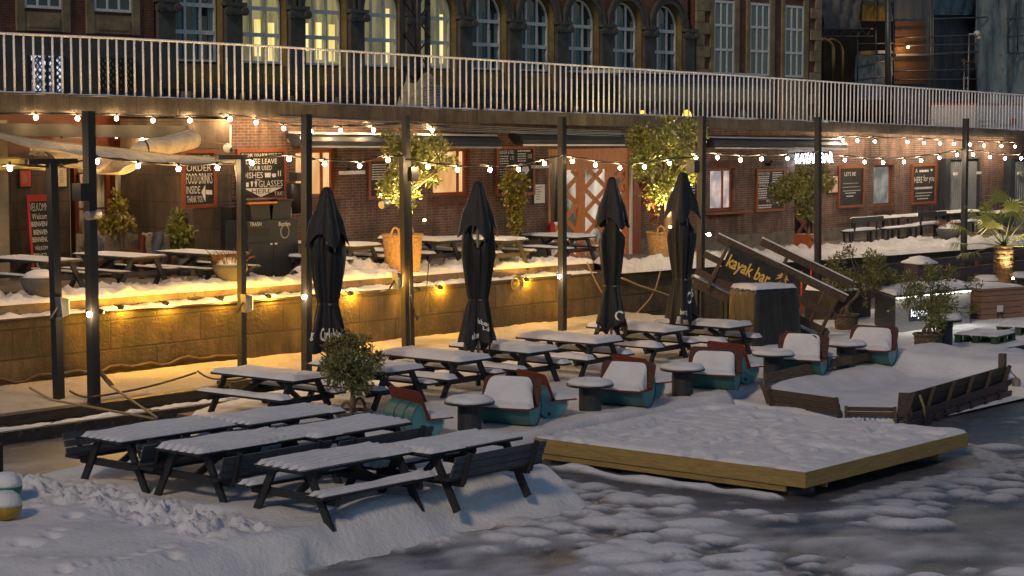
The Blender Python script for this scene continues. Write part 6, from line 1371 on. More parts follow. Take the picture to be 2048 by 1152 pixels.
# pillar with cap, black tub, fence
q = G(1838, 600, .05); q = V(1838, 575, q.y); t = thing('gate_pillar', 'square dark pillar with snowy pyramid cap behind the bar counter', 'pillar', (q.x, q.y, 0)); hz_ = V(1838, 527, q.y).z
b = MB(); b.box((0, 0, hz_ / 2), (.62, .55, hz_), rz=-.3); b.build('shaft', PURP, t); b = MB(); b.lathe([(.50, hz_), (.50, hz_ + .05), (.30, hz_ + .13), (.27, hz_ + .17), (0, hz_ + .22)], 4); o = b.build('cap', SNOW, t); o.rotation_euler = (0, 0, PI / 4 - .3)
qa_, qb_ = G(1668, 645, .05), G(1748, 640, .05); qb_.y += .3; zt_ = V(1700, 580, qa_.y).z; t = thing('black_tub', 'long black container under thick snow behind the slender bent tree', 'container', (qa_.x, qa_.y, .05)); d = Vector((qb_.x - qa_.x, qb_.y - qa_.y, 0)) * 1.25
nn = Vector((-d.y, d.x, 0)).normalized() * .9; b = MB(); b.prism([(0, 0, 0), d, d + nn, nn], (0, 0, zt_ - .05)); b.build('tub', PLASTB, t)
us, vs_ = np.linspace(-.01, 1.01, 40), np.linspace(-.02, 1.02, 14); b = MB(); b.grid([[d * u + nn * v_ + Vector((0, 0, zt_ - .052 + (0 if i in (0, 39) or j in (0, 13) else .14 + .03 * math.sin(u * 9)))) for j, v_ in enumerate(vs_)] for i, u in enumerate(us)]); b.build('snow_cap', SNOW, t)
b = MB(); b.tube([d * .02 + Vector((0, -.02, zt_ - .25)), d * .5 + Vector((0, -.03, zt_ - .36)), d * .98 + Vector((0, -.02, zt_ - .25))], .02, 5); b.build('rope_loop', CABLE, t)
t = thing('board_fence', 'purple brown two board fence in front of the right quay wall', 'fence', (55, 29.5, 0))
fa, fb = V(1700, 545, 28.6), V(2080, 500, 29.0)
for dz, nm in [(0, 'upper_board'), (-.36, 'lower_board')]: b = MB(); a = Vector((fa.x, fa.y, fa.z + dz)); c_ = Vector((fb.x, fb.y, fb.z + dz)); b.bar(a, c_, .05, .22); b.build(nm, PURP, t, w=True)
for k in range(7): a = fa.lerp(fb, .03 + k * .155); b = MB(); b.bar((a.x, a.y + .12, -.2), (a.x - .12, a.y + .05, a.z + .05), .1, .08, (0, 1, 0)); b.build('fence_post', FRAME, t, w=True)
# pallets
for px, py, lb, rz in [(1995, 690, 'green wooden pallet under snow at the right edge, nearer one', .1), (2068, 672, 'green wooden pallet under snow cut by the right edge', .3)]:
    q = G(px, py, .05); t = thing('pallet', lb, 'pallet', (q.x, q.y + .3, .1), rz, 'green pallets used as low tables'); 
    for dy in (-.42, 0, .42):
        b = MB(); b.box((0, dy, .03), (1.2, .12, .03)); [b.box((dx, dy, .10), (.16, .12, .11)) for dx in (-.5, 0, .5)]; b.build('runner', GREEN, t)
    b = MB(); [b.box((0, dy, .175), (1.2, .14, .03)) for dy in (-.42, -.21, 0, .21, .42)]; b.build('top_boards', GREEN, t); b = MB(); pad(b, -.58, .58, -.48, .48, .19, .06, 980 + px, .5); b.build('snow_cap', SNOW, t)
# second raft edge behind the sofas
q = G(2000, 700, .0); t = thing('raft_edge_beam', 'dark red raft edge beam under ragged snow at right', 'beam', (q.x, q.y, 0)); a, c_ = G(1960, 712, -.05), G(2080, 695, -.05); b = MB(); b.bar(a, c_, .12, .22); b.build('beam', PURP, t, w=True)

# --- beige sail
def sail(name, lb, top, bot, Yt_, Yb_, m_, sag=.15, n=26, rows_=9, wave=.05):
    P = []
    def interp(lst, u): k = u * (len(lst) - 1); i = min(int(k), len(lst) - 2); f_ = k - i; return (lst[i][0] * (1 - f_) + lst[i + 1][0] * f_, lst[i][1] * (1 - f_) + lst[i + 1][1] * f_)
    for i in range(n):
        u = i / (n - 1); a = V(*interp(top, u), Yt_); c_ = V(*interp(bot, u), Yb_); row = []
        for j in range(rows_): v_ = j / (rows_ - 1); q = a.lerp(c_, v_); q.z += -sag * math.sin(PI * v_) * .5 + wave * math.sin(u * 11 + v_ * 4) * v_ * (1 - v_) * 2; q.y += wave * math.sin(u * 17 + v_ * 6); row.append(q)
        P.append(row)
    t = thing(name, lb, 'sail', P[0][0]); b = MB(); b.grid(P); b.build('cloth', m_, t, w=True); b = MB(); b.tube([r_[0] + Vector((0, 0, .005)) for r_ in P], .018, 5); b.build('edge_rope', ROPE, t, w=True); return t
sail('shade_sail', 'long beige shade sail stretched from the upper left to the T post', [(-20, 262), (60, 278), (120, 286), (180, 291), (260, 300), (330, 310), (400, 313), (468, 318)], [(-20, 268), (60, 292), (120, 302), (180, 315), (260, 322), (330, 328), (400, 329), (468, 322)], 31.6, 30.7, SAIL)
sail('shade_sail', 'yellowed shade sail edge hanging at the left edge of the view', [(-20, 318), (30, 316), (70, 322), (112, 330)], [(-20, 340), (30, 338), (70, 336), (118, 333)], 31.0, 30.6, SAILY)
sail('hanging_sail', 'slack beige sail bunched in folds below the stretched sail', [(92, 288), (140, 294), (200, 306), (240, 312), (278, 318)], [(98, 300), (140, 330), (190, 349), (240, 342), (279, 321)], 32.0, 31.2, SAIL, .3, 30, 12, .10)
sail('hanging_sail', 'pleated pale cloth hanging at the left of the slack beige sail', [(54, 278), (70, 282), (90, 290)], [(58, 308), (72, 312), (92, 312)], 31.9, 31.8, SAIL, .02, 20, 6, .07)
a, c_ = V(268, 303, 33.0), V(388, 278, 34.2); d = c_ - a; t = thing('rolled_sail', 'rolled beige sail tied up beside the order here chalkboard', 'sail', a); b = MB(); b.tube([Vector((0, 0, 0)), d * .15 + Vector((0, 0, .03)), d * .5 + Vector((0, 0, -.02)), d * .97, d], [.10, .17, .20, .21, .17], 14); b.build('roll', SAIL, t); b = MB(); b.tube([d * .13 + Vector((.02, -.19 * math.sin(q), .19 * math.cos(q))) for q in np.linspace(0, 2 * PI, 14)], .02, 4); b.build('strap', CABLE, t)
line('sail_line', 'thin pale line from the rolled sail to the pillar', 'cable', [c_, V(460, 290, 35.8)], .012, ROPE)
b = MB(); q = V(470, 330, 30); tag((lambda: (b.tube([q, q + Vector((.05, 0, -.3)), q + Vector((.12, 0, -.75)), q + Vector((.10, 0, -.4)), q + Vector((.02, 0, -.02))], .016, 5), b.build('loose_rope', ROPE))[1])(), 'loose rope end dangling from the T post beside the trash cabinet', 'rope')
# black banner hanging on a post, fire extinguisher
p = V(1112, 380, 30.3); t = thing('folded_banner', 'folded black cloth hanging in front of the lattice gate', 'banner', p); zA, zB = V(1112, 312, 30.3).z - p.z, V(1112, 444, 30.3).z - p.z
b = MB(); P = [[(u, .04 * math.sin(u * 30 + v_ * 2), zA + (zB - zA) * v_) for u in np.linspace(-.18, .22, 16)] for v_ in np.linspace(0, 1, 10)]; b.grid(P); b.build('cloth', CLOTH, t); b = MB(); b.tube([(-.2, 0, zA), (.24, 0, zA)], .02, 6); b.build('rod', BLKM, t)
p = V(1104, 458, YB - .15); t = thing('fire_extinguisher', 'small red fire extinguisher at the foot of the black cloth', 'extinguisher', p); b = MB(); b.lathe([(.09, -.22), (.1, -.2), (.1, .12), (.04, .2)], 12); b.build('cylinder', REDPT, t); b = MB(); b.box((0, -.02, .24), (.12, .04, .06)); b.build('valve', BLKM, t)
# ropes along the quay wall
def wline(lb, pts, Y, r=.02, m_=ROPE): line('wall_rope', lb, 'rope', [V(x, y, Y) for x, y in pts], r, m_)
wline('pale rope hanging in a deep bow on the wall right of the third parasol', [(1322, 538), (1312, 575), (1298, 600), (1275, 625), (1255, 635), (1230, 637)], YQ - .03)
wline('pale rope stretched from the kerb down the wall left of the third parasol', [(1174, 524), (1190, 560), (1204, 585), (1216, 610)], YQ - .06)
wline('twisted yellowish rope running down the wall between the two right parasols', [(1243, 556), (1280, 572), (1320, 585), (1345, 594)], YQ - .06, .03)
p = V(1032, 567, YQ - .06); b = MB(); 
for k in range(4): b.tube([p + Vector(((.17 + .015 * k) * math.cos(q), -.015 * k, (.15 + .012 * k) * math.sin(q))) for q in np.linspace(0, 2 * PI, 20)], .016, 5)
tag(b.build('rope_coil', ROPE), 'coil of rope hanging on the lit quay wall', 'rope')
wline('thin black cable looped down the wall right of the double post', [(858, 520), (853, 580), (842, 625), (835, 640), (828, 620), (822, 590)], 30.2, .012, CABLE)
line('ledge_cable', 'black cable running along the quay ledge between the spotlights', 'cable', [V(x, y, YQ - .02) for x, y in [(-10, 644), (130, 630), (250, 620), (460, 607), (560, 599), (760, 585), (1000, 564), (1120, 553)]], .014, CABLE)
# ================================================================ street and buildings behind
YW = 54.1; YC = 53.5
lefts = [357.6, 480.7, 597.8, 715.6, 827, 935, 1037, 1132, 1221, 1303]
fac = thing('brick_office_building', 'old brick office building with arched windows between dark stone columns', 'building', (62, YC, 4.6))
X0s = [V(p, 100, YW).x for p in lefts]; pit = (X0s[-1] - X0s[0]) / 9; X0s = [X0s[0] - .70 + pit * k for k in range(10)]
ow = pit * .72; zsill = 7.0; zb1 = 8.0; zb2 = 8.93; zspr = 9.02; ztop_ = 15.5
def plate(outer, hole, y, dy, mt, nm, par):        # upright plate with one opening
    bm = bmesh.new(); ed = []
    for lp in (outer, hole):
        vs = [bm.verts.new((p[0], y, p[1])) for p in lp]; ed += [bm.edges.new((vs[i], vs[(i + 1) % len(vs)])) for i in range(len(vs))]
    bmesh.ops.triangle_fill(bm, edges=ed, use_beauty=True); bm.verts.index_update()
    b = MB(); b.add([v.co[:] for v in bm.verts], [tuple(v.index for v in f.verts) for f in bm.faces]); bm.free()
    n = len(hole); b2 = MB(); b2.add([(p[0], y, p[1]) for p in hole] + [(p[0], y + dy, p[1]) for p in hole], [(i, (i + 1) % n, n + (i + 1) % n, n + i) for i in range(n)])
    b.build(nm, mt, par, w=True); return b2
arch = lambda xc, r, z0, n=18: [(xc + r * math.cos(q), z0 + r * math.sin(q)) for q in np.linspace(0, PI, n)]
for k in range(10):
    x0 = X0s[k] - .02; x1 = x0 + ow; xc = (x0 + x1) / 2; r = ow / 2
    hole = [(x0, zsill - .75), (x1, zsill - .75)] + arch(xc, r, zspr)
    ob = [(x0 - (pit - ow) / 2, 4.2), (x1 + (pit - ow) / 2, 4.2), (x1 + (pit - ow) / 2, ztop_), (x0 - (pit - ow) / 2, ztop_)]
    rv = plate(ob, hole, YC, .62, RBRICK, 'brick_wall', fac); rv.build('reveal', OSTONE, fac, w=True)
    b = MB(); n = 22; ro, ri = r + .36, r + .012
    vo = [(xc + ro * math.cos(q), zspr + ro * math.sin(q)) for q in np.linspace(0, PI, n)]; vi = [(xc + ri * math.cos(q), zspr + ri * math.sin(q)) for q in np.linspace(0, PI, n)]
    for dy, a_, c_ in ((-.09, vo, vi), ):
        b.add([(p[0], YC + dy, p[1]) for p in a_ + c_] + [(p[0], YC - .002, p[1]) for p in a_ + c_], [(i, i + 1, n + i + 1, n + i) for i in range(n - 1)] + [(i, i + 1, 2 * n + i + 1, 2 * n + i) for i in range(n - 1)] + [(n + i, n + i + 1, 3 * n + i + 1, 3 * n + i) for i in range(n - 1)])
    vo2 = [(xc + (ro + .0) * math.cos(q), zspr + ro * math.sin(q)) for q in np.linspace(0, PI, n)]; vi2 = [(xc + (ro - .10) * math.cos(q), zspr + (ro - .10) * math.sin(q)) for q in np.linspace(0, PI, n)]
    b.add([(p[0], YC - .15, p[1]) for p in vo2 + vi2] + [(p[0], YC - .088, p[1]) for p in vo2 + vi2], [(i, i + 1, n + i + 1, n + i) for i in range(n - 1)] + [(i, i + 1, 2 * n + i + 1, 2 * n + i) for i in range(n - 1)] + [(n + i, n + i + 1, 3 * n + i + 1, 3 * n + i) for i in range(n - 1)])
    b.build('archivolt', DSTONE, fac, w=True)
    # sill panel
    b = MB(); b.bb((x0 + .003, YC + .06, zsill - .74), (x1 - .003, YC + .6, zsill - .08)); b.build('sill_panel', OSTONE, fac, w=True)
    # window
    wn = thing('x', None, None); bpy.data.objects.remove(wn)
    f = .075; xw0, xw1 = x0 + .06, x1 - .06; rw = (xw1 - xw0) / 2
    b = MB()
    out_ = [(xw0, zsill), (xw1, zsill)] + arch(xc, rw, zspr); inn = [(xw0 + f, zsill + f), (xw1 - f, zsill + f)] + arch(xc, rw - f, zspr); n = len(out_)
    b.add([(p[0], YC + .28, p[1]) for p in out_ + inn] + [(p[0], YC + .38, p[1]) for p in out_ + inn], [(i, (i + 1) % n, n + (i + 1) % n, n + i) for i in range(n)] + [(n + i, n + (i + 1) % n, 3 * n + (i + 1) % n, 3 * n + i) for i in range(n)])
    for u in (1 / 3, 2 / 3): xx = xw0 + (xw1 - xw0) * u; b.bb((xx - .05, YC + .29, zsill + f), (xx + .05, YC + .365, zspr + rw * .9))
    for z in (zb1, zb2): b.bb((xw0 + f, YC + .275, z - .07), (xw1 - f, YC + .37, z + .07))
    wf = b.build('window', WFRAME, fac, w=True)
    lit = {1: PANE_OFF, 2: PANE_OFF, 3: PANE_OFFD, 4: PANE_OFFD}.get(k, DGLASS)
    b = MB(); pn_ = [(xw0 + f, zsill + f), (xw1 - f, zsill + f)] + arch(xc, rw - f, zspr); b.add([(p[0], YC + .355, p[1]) for p in pn_], [tuple(range(len(pn_)))]); b.build('pane', lit, wf, w=True)
    if lit is not DGLASS:
        for u, za, zc_ in {1: [(.5, 7.25, 8.55), (.82, 7.1, 8.45)], 2: [(.17, 7.5, 8.5), (.5, 7.2, 8.55), (.82, 7.15, 8.5)], 3: [(.82, 7.15, 9.2)], 4: [(.82, 7.2, 9.1), (.5, 7.2, 7.9)]}[k]:
            b = MB(); xx = xw0 + (xw1 - xw0) * u; b.bb((xx - .15, YC + .348, za), (xx + (.16 if k < 3 else .05), YC + .353, zc_)); b.build('lit_blind', BLIND, wf, w=True)
    if lit is DGLASS:
        b = MB()
        for u in (.24, .56, .90): xx = xw0 + (xw1 - xw0) * u; P = [[(xx - .10 + .2 * a, YC + .348 + .004 * math.sin(a * 20), z) for a in np.linspace(0, 1, 6)] for z in (zsill + .08, zspr + .25)]; b.grid(P)
        b.build('curtain', CURT, wf, w=True)
# columns with scroll capitals
for k in range(11):
    xa = (X0s[k] - .02 if k < 10 else X0s[9] - .02 + pit); cw_ = pit - ow - .12; xc = xa - (pit - ow) / 2
    b = MB(); b.bb((xc - cw_ / 2, YC - .16, 5.2), (xc + cw_ / 2, YC - .002, 8.62)); b.bb((xc - cw_ / 2 - .1, YC - .22, 5.2), (xc + cw_ / 2 + .1, YC - .161, 6.3)); c_ = b.build('column', DSTONE, fac, w=True)
    b = MB(); b.bb((xc - cw_ / 2 - .12, YC - .28, 8.93), (xc + cw_ / 2 + .12, YC - .003, 9.06)); b.bb((xc - cw_ / 2 - .02, YC - .24, 8.625), (xc + cw_ / 2 + .02, YC - .003, 8.925))
    for s in (-1, 1):
        ce = Vector((xc + s * (cw_ / 2 + .0), YC - .24, 8.76)); b.prism([ce + Vector((.155 * math.cos(q), 0, .155 * math.sin(q))) for q in np.linspace(0, 2 * PI, 14)[:-1]], (0, -.09, 0)); b.prism([ce + Vector((.07 * math.cos(q), -.09, .07 * math.sin(q))) for q in np.linspace(0, 2 * PI, 12)[:-1]], (0, -.03, 0))
    b.build('capital', DSTONE, c_, w=True)
b = MB(); xa, xb = X0s[0] - .02 - (pit - ow), X0s[9] + pit; b.bb((xa, YC - .22, 3.6), (xb, YC - .003, 6.05)); b.bb((xa, YC - .30, 6.05), (xb, YC - .003, 6.2)); b.build('base_course', DSTONE, fac, w=True)
# left wing with rectangular windows
xL0, xL1 = V(-160, 50, YC).x, xa
b = MB(); b.bb((xL0, YC, 7.62), (xL1, YC + .5, ztop_)); b.build('brick_wall', RBRICK, fac, w=True)
b = MB(); b.bb((xL0, YC - .14, 3.6), (xL1, YC + .3, 7.6)); b.build('base_course', DSTONE, fac, w=True)
for a, c_, lit in [(48, 122, 1), (187, 262, 0)]:
    x0, x1 = V(a, 50, YC).x, V(c_, 50, YC).x; z1, z0 = V(85, 17, YC).z, V(85, 62, YC).z
    b = MB(); b.bb((x0 - .32, YC - .08, z0 - .02), (x0 - .02, YC - .002, ztop_ - .5)); b.bb((x1 + .02, YC - .08, z0 - .02), (x1 + .32, YC - .002, ztop_ - .5)); b.bb((x0 - .02, YC - .06, z0), (x1 + .02, YC - .002, z1 - .12)); b.bb((x0 + .12, YC - .09, z0 + .12), (x1 - .12, YC - .061, z1 - .25)); b.build('stone_surround', SAND, fac, w=True)
    b = MB(); b.bb((x0, YC - .05, z1), (x1, YC - .003, z1 + .09)); [b.bb((x0 + (x1 - x0) * u - .04, YC - .05, z1 + .09), (x0 + (x1 - x0) * u + .04, YC - .003, z1 + 2.2)) for u in (.03, .35, .66, .97)]; b.bb((x0, YC - .05, z1 + 1.0), (x1, YC - .003, z1 + 1.1)); wf = b.build('window', WFRAME, fac, w=True)
    b = MB(); b.bb((x0 + .06, YC - .03, z1 + .09), (x1 - .06, YC - .004, z1 + 2.2)); b.build('pane', DGLASS, wf, w=True)
    x0, x1 = V(a + 2, 50, YC).x, V(c_ - 2, 50, YC).x; z1, z0 = V(85, 112, YC).z, V(85, 182, YC).z
    b = MB(); b.bb((x0, YC - .17, z0), (x1, YC - .142, z1)); wf = b.build('barred_window', LATT if lit else DGLASS, fac, w=True)
    b = MB(); n_ = 7; s_ = (x1 - x0) / n_
    for i in range(n_ * 2):
        for sg in (1, -1):
            p = x0 + s_ * (i - n_ * .5); 
            q0 = (p, z0) if sg > 0 else (p, z1); q1 = (p + (z1 - z0) * .9, z1) if sg > 0 else (p + (z1 - z0) * .9, z0)
            t0 = max(0, (x0 - q0[0]) / (q1[0] - q0[0])); t1 = min(1, (x1 - q0[0]) / (q1[0] - q0[0]))
            if t1 > t0 + .02: b.bar((q0[0] + (q1[0] - q0[0]) * t0, YC - .19, q0[1] + (q1[1] - q0[1]) * t0), (q0[0] + (q1[0] - q0[0]) * t1, YC - .19, q0[1] + (q1[1] - q0[1]) * t1), .02, .035, (1, 0, 0))
    for u in (0, .5, .72, 1): b.bb((x0 + (x1 - x0) * u - .05, YC - .21, z0), (x0 + (x1 - x0) * u + .05, YC - .171, z1))
    b.build('lattice_bars', BLKM, wf, w=True)
def quoins(pa, pb, z0, z1, nm='quoin', out=1):
    x0, x1 = V(pa, 50, YC).x, V(pb, 50, YC).x; b = MB(); k = 0; z = z0
    while z < z1: h = .52; b.bb((x0 - (.45 if k % 2 and out < 0 else 0), YC - .10, z + .01), (x1 + (.45 if k % 2 and out > 0 else 0), YC - .002, z + h - .01)); z += h; k += 1
    b.build(nm, SAND, fac, w=True)
quoins(312, 330, 7.64, 13)
# right wing
xR0, xR1 = X0s[9] + pit, V(1641, 100, YC).x
b = MB(); b.bb((xR0, YC, 3.6), (xR1, YC + .5, ztop_)); b.build('brick_wall', RBRICK, fac, w=True); quoins(1390, 1406, 4.2, 14); quoins(1629, 1640, 4.2, 14, out=-1)
for a, c_, tp in [(1428, 1468, 4), (1500, 1539, 9), (1570, 1607, 14)]:
    x0, x1 = V(a, 50, YC - .05).x, V(c_, 50, YC - .05).x; pm = (a + c_) / 2; z1 = V(pm, tp, YC).z; z0 = V(pm, {1428: 150, 1500: 152, 1570: 155}[a], YC).z
    b = MB(); b.bb((x0 - .28, YC - .09, 4.6), (x0 - .02, YC - .002, z1 + .5)); b.bb((x1 + .02, YC - .09, 4.6), (x1 + .42, YC - .002, z1 + .5)); b.bb((x0 - .28, YC - .1, z1 + .52), (x1 + .42, YC - .002, z1 + .9)); b.bb((x0 - .02, YC - .06, 4.6), (x1 + .02, YC - .002, z0 - .05)); b.build('stone_surround', SAND, fac, w=True)
    b = MB()
    for u in (.025, .35, .655, .975): b.bb((x0 + (x1 - x0) * u - .055, YC - .06, z0), (x0 + (x1 - x0) * u + .055, YC - .003, z1))
    H_ = z1 - z0
    for v_ in (0, .33, .663, .985): b.bb((x0, YC - .066, z0 + H_ * v_), (x1, YC - .003, z0 + H_ * v_ + .11))
    wf = b.build('window', WFRAME, fac, w=True); b = MB(); b.bb((x0 + .04, YC - .03, z0 + .04), (x1 - .04, YC - .004, z1 - .04)); b.build('pane', DGLASS, wf, w=True)
    b = MB()
    for u in (.22, .53, .86): xx = x0 + (x1 - x0) * u; b.bb((xx - .06, YC - .036, z0 + .05), (xx + .06, YC - .031, z1 - .05))
    b.build('curtain', CURT, wf, w=True)
b = MB(); b.bb((xL0, YC + .65, 3.6), (xR1, 66, ztop_)); b.build('rear_block', DSTONE, fac, w=True)

# overhead mast with wrapped foot
p = V(836, 205, 40.5); zst = zs(p.x); t = thing('lattice_mast', 'black steel lattice mast with its foot wrapped in netting behind the railing', 'mast', (p.x, 40.5, zst)); h = 5.0
wm = (V(862, 100, 40.5).x - V(812, 100, 40.5).x) / 2
b = MB(); b.tube([(0, 0, 0), (0, 0, h)], .10, 10); b.build('pole', BLKM, t)
for s in (-1, 1): b = MB(); b.box((s * wm, .1, h / 2), (.12, .12, h)); b.build('leg', BLKM, t)
b = MB()
for k in range(5): z = .3 + .95 * k; b.bar((-wm, .0, z), (0, 0, z + .48), .03, .05, (0, 1, 0)); b.bar((0, 0, z + .48), (-wm, 0, z + .95), .03, .05, (0, 1, 0)); b.bar((wm, 0, z), (0, 0, z + .48), .03, .05, (0, 1, 0)); b.bar((0, 0, z + .48), (wm, 0, z + .95), .03, .05, (0, 1, 0))
b.build('bracing', BLKM, t)
x0 = (V(800, 200, 40.5).x - p.x); x1 = V(880, 200, 40.5).x - p.x
P = []; nn = 40
for i in range(16):
    v_ = i / 15; P.append([((x0 + (x1 - x0) * (.5 + .5 * math.cos(a) * (1 - .35 * v_) * (1 + .08 * math.sin(7 * a + 9 * v_)))), .45 * math.sin(a) * (1 - .35 * v_) * (1 + .1 * math.sin(5 * a + 7 * v_)), 1.0 * v_ * (1 + .16 * math.sin(3 * a))) for a in np.linspace(0, 2 * PI, nn + 1)[:-1]])
b = MB(); b.grid(P, close=True); b.build('wrapping_net', NETM, t)
b = MB(); [b.tube([((wm * .35) + .36 * math.cos(a), -.1 + .34 * math.sin(a) - .22, .18 + .07 * k + .02 * math.sin(3 * a + k)) for a in np.linspace(0, 2 * PI, 22)], .045, 5) for k in range(9)]; b.build('wrapping_plastic', PURPF, t)
p = V(890, 200, 41.5); 
# low barrier and bus
t = thing('low_barrier', 'long low dark red barrier along the street behind the railing', 'barrier', (40, 43, 5)); xa, xb = V(380, 200, 43).x, V(1150, 200, 43).x; b = MB(); b.prism([(xa, 43, zs(xa)), (xb, 43, zs(xb)), (xb, 43, zs(xb) + .42), (xa, 43, zs(xa) + .42)], (0, .2, 0)); b.build('panel', M('dark_red_barrier', (.06, .025, .03), .7, .3, 2), t, w=True); b = MB(); [b.box((xa + (xb - xa) * k / 9, 43.1, zs(xa + (xb - xa) * k / 9) + .2), (.12, .4, .46)) for k in range(10)]; b.build('feet', CONC, t, w=True)
xa, xb = V(1240, 190, 46).x, V(1545, 190, 46).x; zz = (zs(xa) + zs(xb)) / 2 - .1; Lb = xb - xa; zr_ = V(1400, 150, 46).z - zz
t = thing('city_bus', 'dark city bus standing behind the railing with a shiny roof', 'bus', ((xa + xb) / 2, 47.2, zz), math.atan2(zs(xb) - zs(xa), Lb) * 0)
b = MB(); prof = [(-1.2, .3), (-1.25, 1.0), (-1.22, zr_ - .35), (-1.05, zr_ - .08), (-.6, zr_), (.6, zr_), (1.05, zr_ - .08), (1.22, zr_ - .35), (1.25, 1.0), (1.2, .3)]; b.prism([(-Lb / 2, a, c_) for a, c_ in prof], (Lb, 0, 0)); b.build('body', BUSP, t)
b = MB(); b.bb((-Lb / 2 + .3, -1.262, 1.05), (Lb / 2 - .3, -1.252, zr_ - .5)); b.build('window_band', DGLASS, t)
b = MB(); b.bb((-Lb / 2 + .5, -.9, zr_ + .01), (Lb / 2 - .6, .9, zr_ + .14)); b.build('roof_fairing', WPAINT, t)
for x in (-Lb * .3, Lb * .28): b = MB(); b.prism([(x + .48 * math.cos(q), -1.28, .48 + .48 * math.sin(q)) for q in np.linspace(0, 2 * PI, 20)[:-1]], (0, .3, 0)); wl = b.build('wheel', PLASTB, t); b = MB(); b.prism([(x + .26 * math.cos(q), -1.29, .48 + .26 * math.sin(q)) for q in np.linspace(0, 2 * PI, 14)[:-1]], (0, .008, 0)); b.build('rim', GREYM, wl)
b = MB(); b.bb((-Lb / 2 - .02, -1.0, 1.1), (-Lb / 2 - .004, 1.0, zr_ - .4)); b.build('windscreen', DGLASS, t)
for px, py, lb, s in [(1374, 213, 'glowing yellow dome lamp behind the railing in front of the bus', 1), (1285, 219, 'smaller glowing yellow lamp behind the railing at the front of the bus', .8)]:
    p = V(px, py, 42.5); t = thing('dome_lamp', lb, 'lamp', (p.x, 42.5, zs(p.x)), 0, 'yellow dome lamps on the street'); b = MB(); b.lathe([(.17 * s, 0), (.17 * s, .25 * s), (.14 * s, .36 * s), (.07 * s, .44 * s), (0, .46 * s)], 16); b.build('glowing_dome', EM('yellow_dome_glow', (1, .55, .05), 1.1) if 'yellow_dome_glow' not in bpy.data.materials else bpy.data.materials['yellow_dome_glow'], t); b = MB(); b.lathe([(.2 * s, -.02), (.2 * s, .02)], 16); b.build('base', BLKM, t)

# scaffolded building at the right
YX = 57.0
def q2(px, py, Y=YX): p = V(px, py, Y); return (p.x, Y, p.z)
def panel(t, a, c_, tp, bt, Y, m_, nm, wave=.04, n=24):
    P = []
    for j in range(9):
        v_ = j / 8; A, B = Vector(q2(a, tp + (bt - tp) * v_, Y)), Vector(q2(c_, tp + (bt - tp) * v_, Y))
        P.append([A.lerp(B, u) + Vector((0, wave * math.sin(u * 23 + v_ * 5) + wave * .6 * math.sin(u * 51 - v_ * 9), 0)) for u in np.linspace(0, 1, n)])
    b = MB(); b.grid(P); return b.build(nm, m_, t, w=True)
t = thing('scaffolded_building', 'dark building under repair behind scaffolding sheets at the upper right', 'building', q2(1850, 230, 62))
b = MB(); A = q2(1643, -60, 62); B = q2(2120, 300, 62); b.bb((A[0], 62, 3.2), (B[0], 63, 16)); b.build('dark_wall', M('soot_wall', (.022, .02, .018), .9, .5, 1, mode='World'), t, w=True)
for cx_, rr, nm in [(1643, 24, 'arch_rib'), (1660, 26, 'arch_rib')]:
    b = MB(); b.tube([q2(cx_ + rr * math.sin(a), 78 + (rr if cx_ == 1643 else rr + 2) * (1 - math.cos(a)), 59) for a in np.linspace(0, PI / 2, 10)] + [q2(cx_ + rr, 160, 59)], .10 if cx_ == 1643 else .07, 6); b.build(nm, SAND if cx_ == 1643 else OSTONE, t, w=True)
panel(t, 1648, 1790, -20, 230, 60.5, M('hall_wall', (.035, .03, .024), .9, .5, 1, mode='World'), 'inner_wall', .02)
sc_t = thing('scaffolding', 'tall scaffolding of steel tubes hung with grey sheets and netting', 'scaffold', q2(1850, 240))
panel(sc_t, 1644, 1722, -30, 57, YX - .3, M('grey_brown_tarp', (.16, .15, .14), .9, .4, 2, bump=.5, bs=6, mode='World'), 'brown_tarp', .10)
panel(sc_t, 1720, 1786, -30, 42, YX - .1, INSUL, 'insulation_wrap', .05); 
b = MB(); [b.bb((q2(px, 0, YX - .18)[0] - .06, YX - .2, q2(px, 40, YX - .18)[2]), (q2(px, 0, YX - .18)[0] + .06, YX - .17, q2(px, -20, YX - .18)[2])) for px in (1724, 1755, 1783)]; b.bb((q2(1720, 7, YX - .18)[0], YX - .2, q2(1720, 8, YX - .18)[2]), (q2(1786, 7, YX - .18)[0], YX - .17, q2(1786, 6, YX - .18)[2])); b.build('wrap_straps', PLASTB, sc_t, w=True)
panel(sc_t, 1712, 1786, 110, 200, YX - .2, SHEET, 'lower_sheet', .08)
panel(sc_t, 1788, 1862, -30, 250, YX, M('blue_grey_netting', (.10, .125, .15), .9, .35, 2, (6, 6, .6), bump=.4, bs=20, mode='World'), 'netting', .03)
panel(sc_t, 1790, 1849, 42, 106, YX - .12, PANELW, 'plywood_panel', .0); panel(sc_t, 1788, 1856, 114, 168, YX - .12, PANELW, 'plywood_panel', .0)
panel(sc_t, 1866, 1955, -30, 250, YX + .3, M('dark_blue_netting', (.05, .066, .085), .9, .5, 2, (6, 6, .6), bump=.4, bs=20, mode='World'), 'netting', .03)
panel(sc_t, 1866, 1955, -30, 30, YX - .1, M('blue_tarp', (.045, .10, .15), .6, .4, 2, bump=.4, bs=8, mode='World'), 'blue_tarp', .06)
panel(sc_t, 1953, 2110, -40, 250, YX - .6, SHEET, 'grey_sheet', .10, 60)
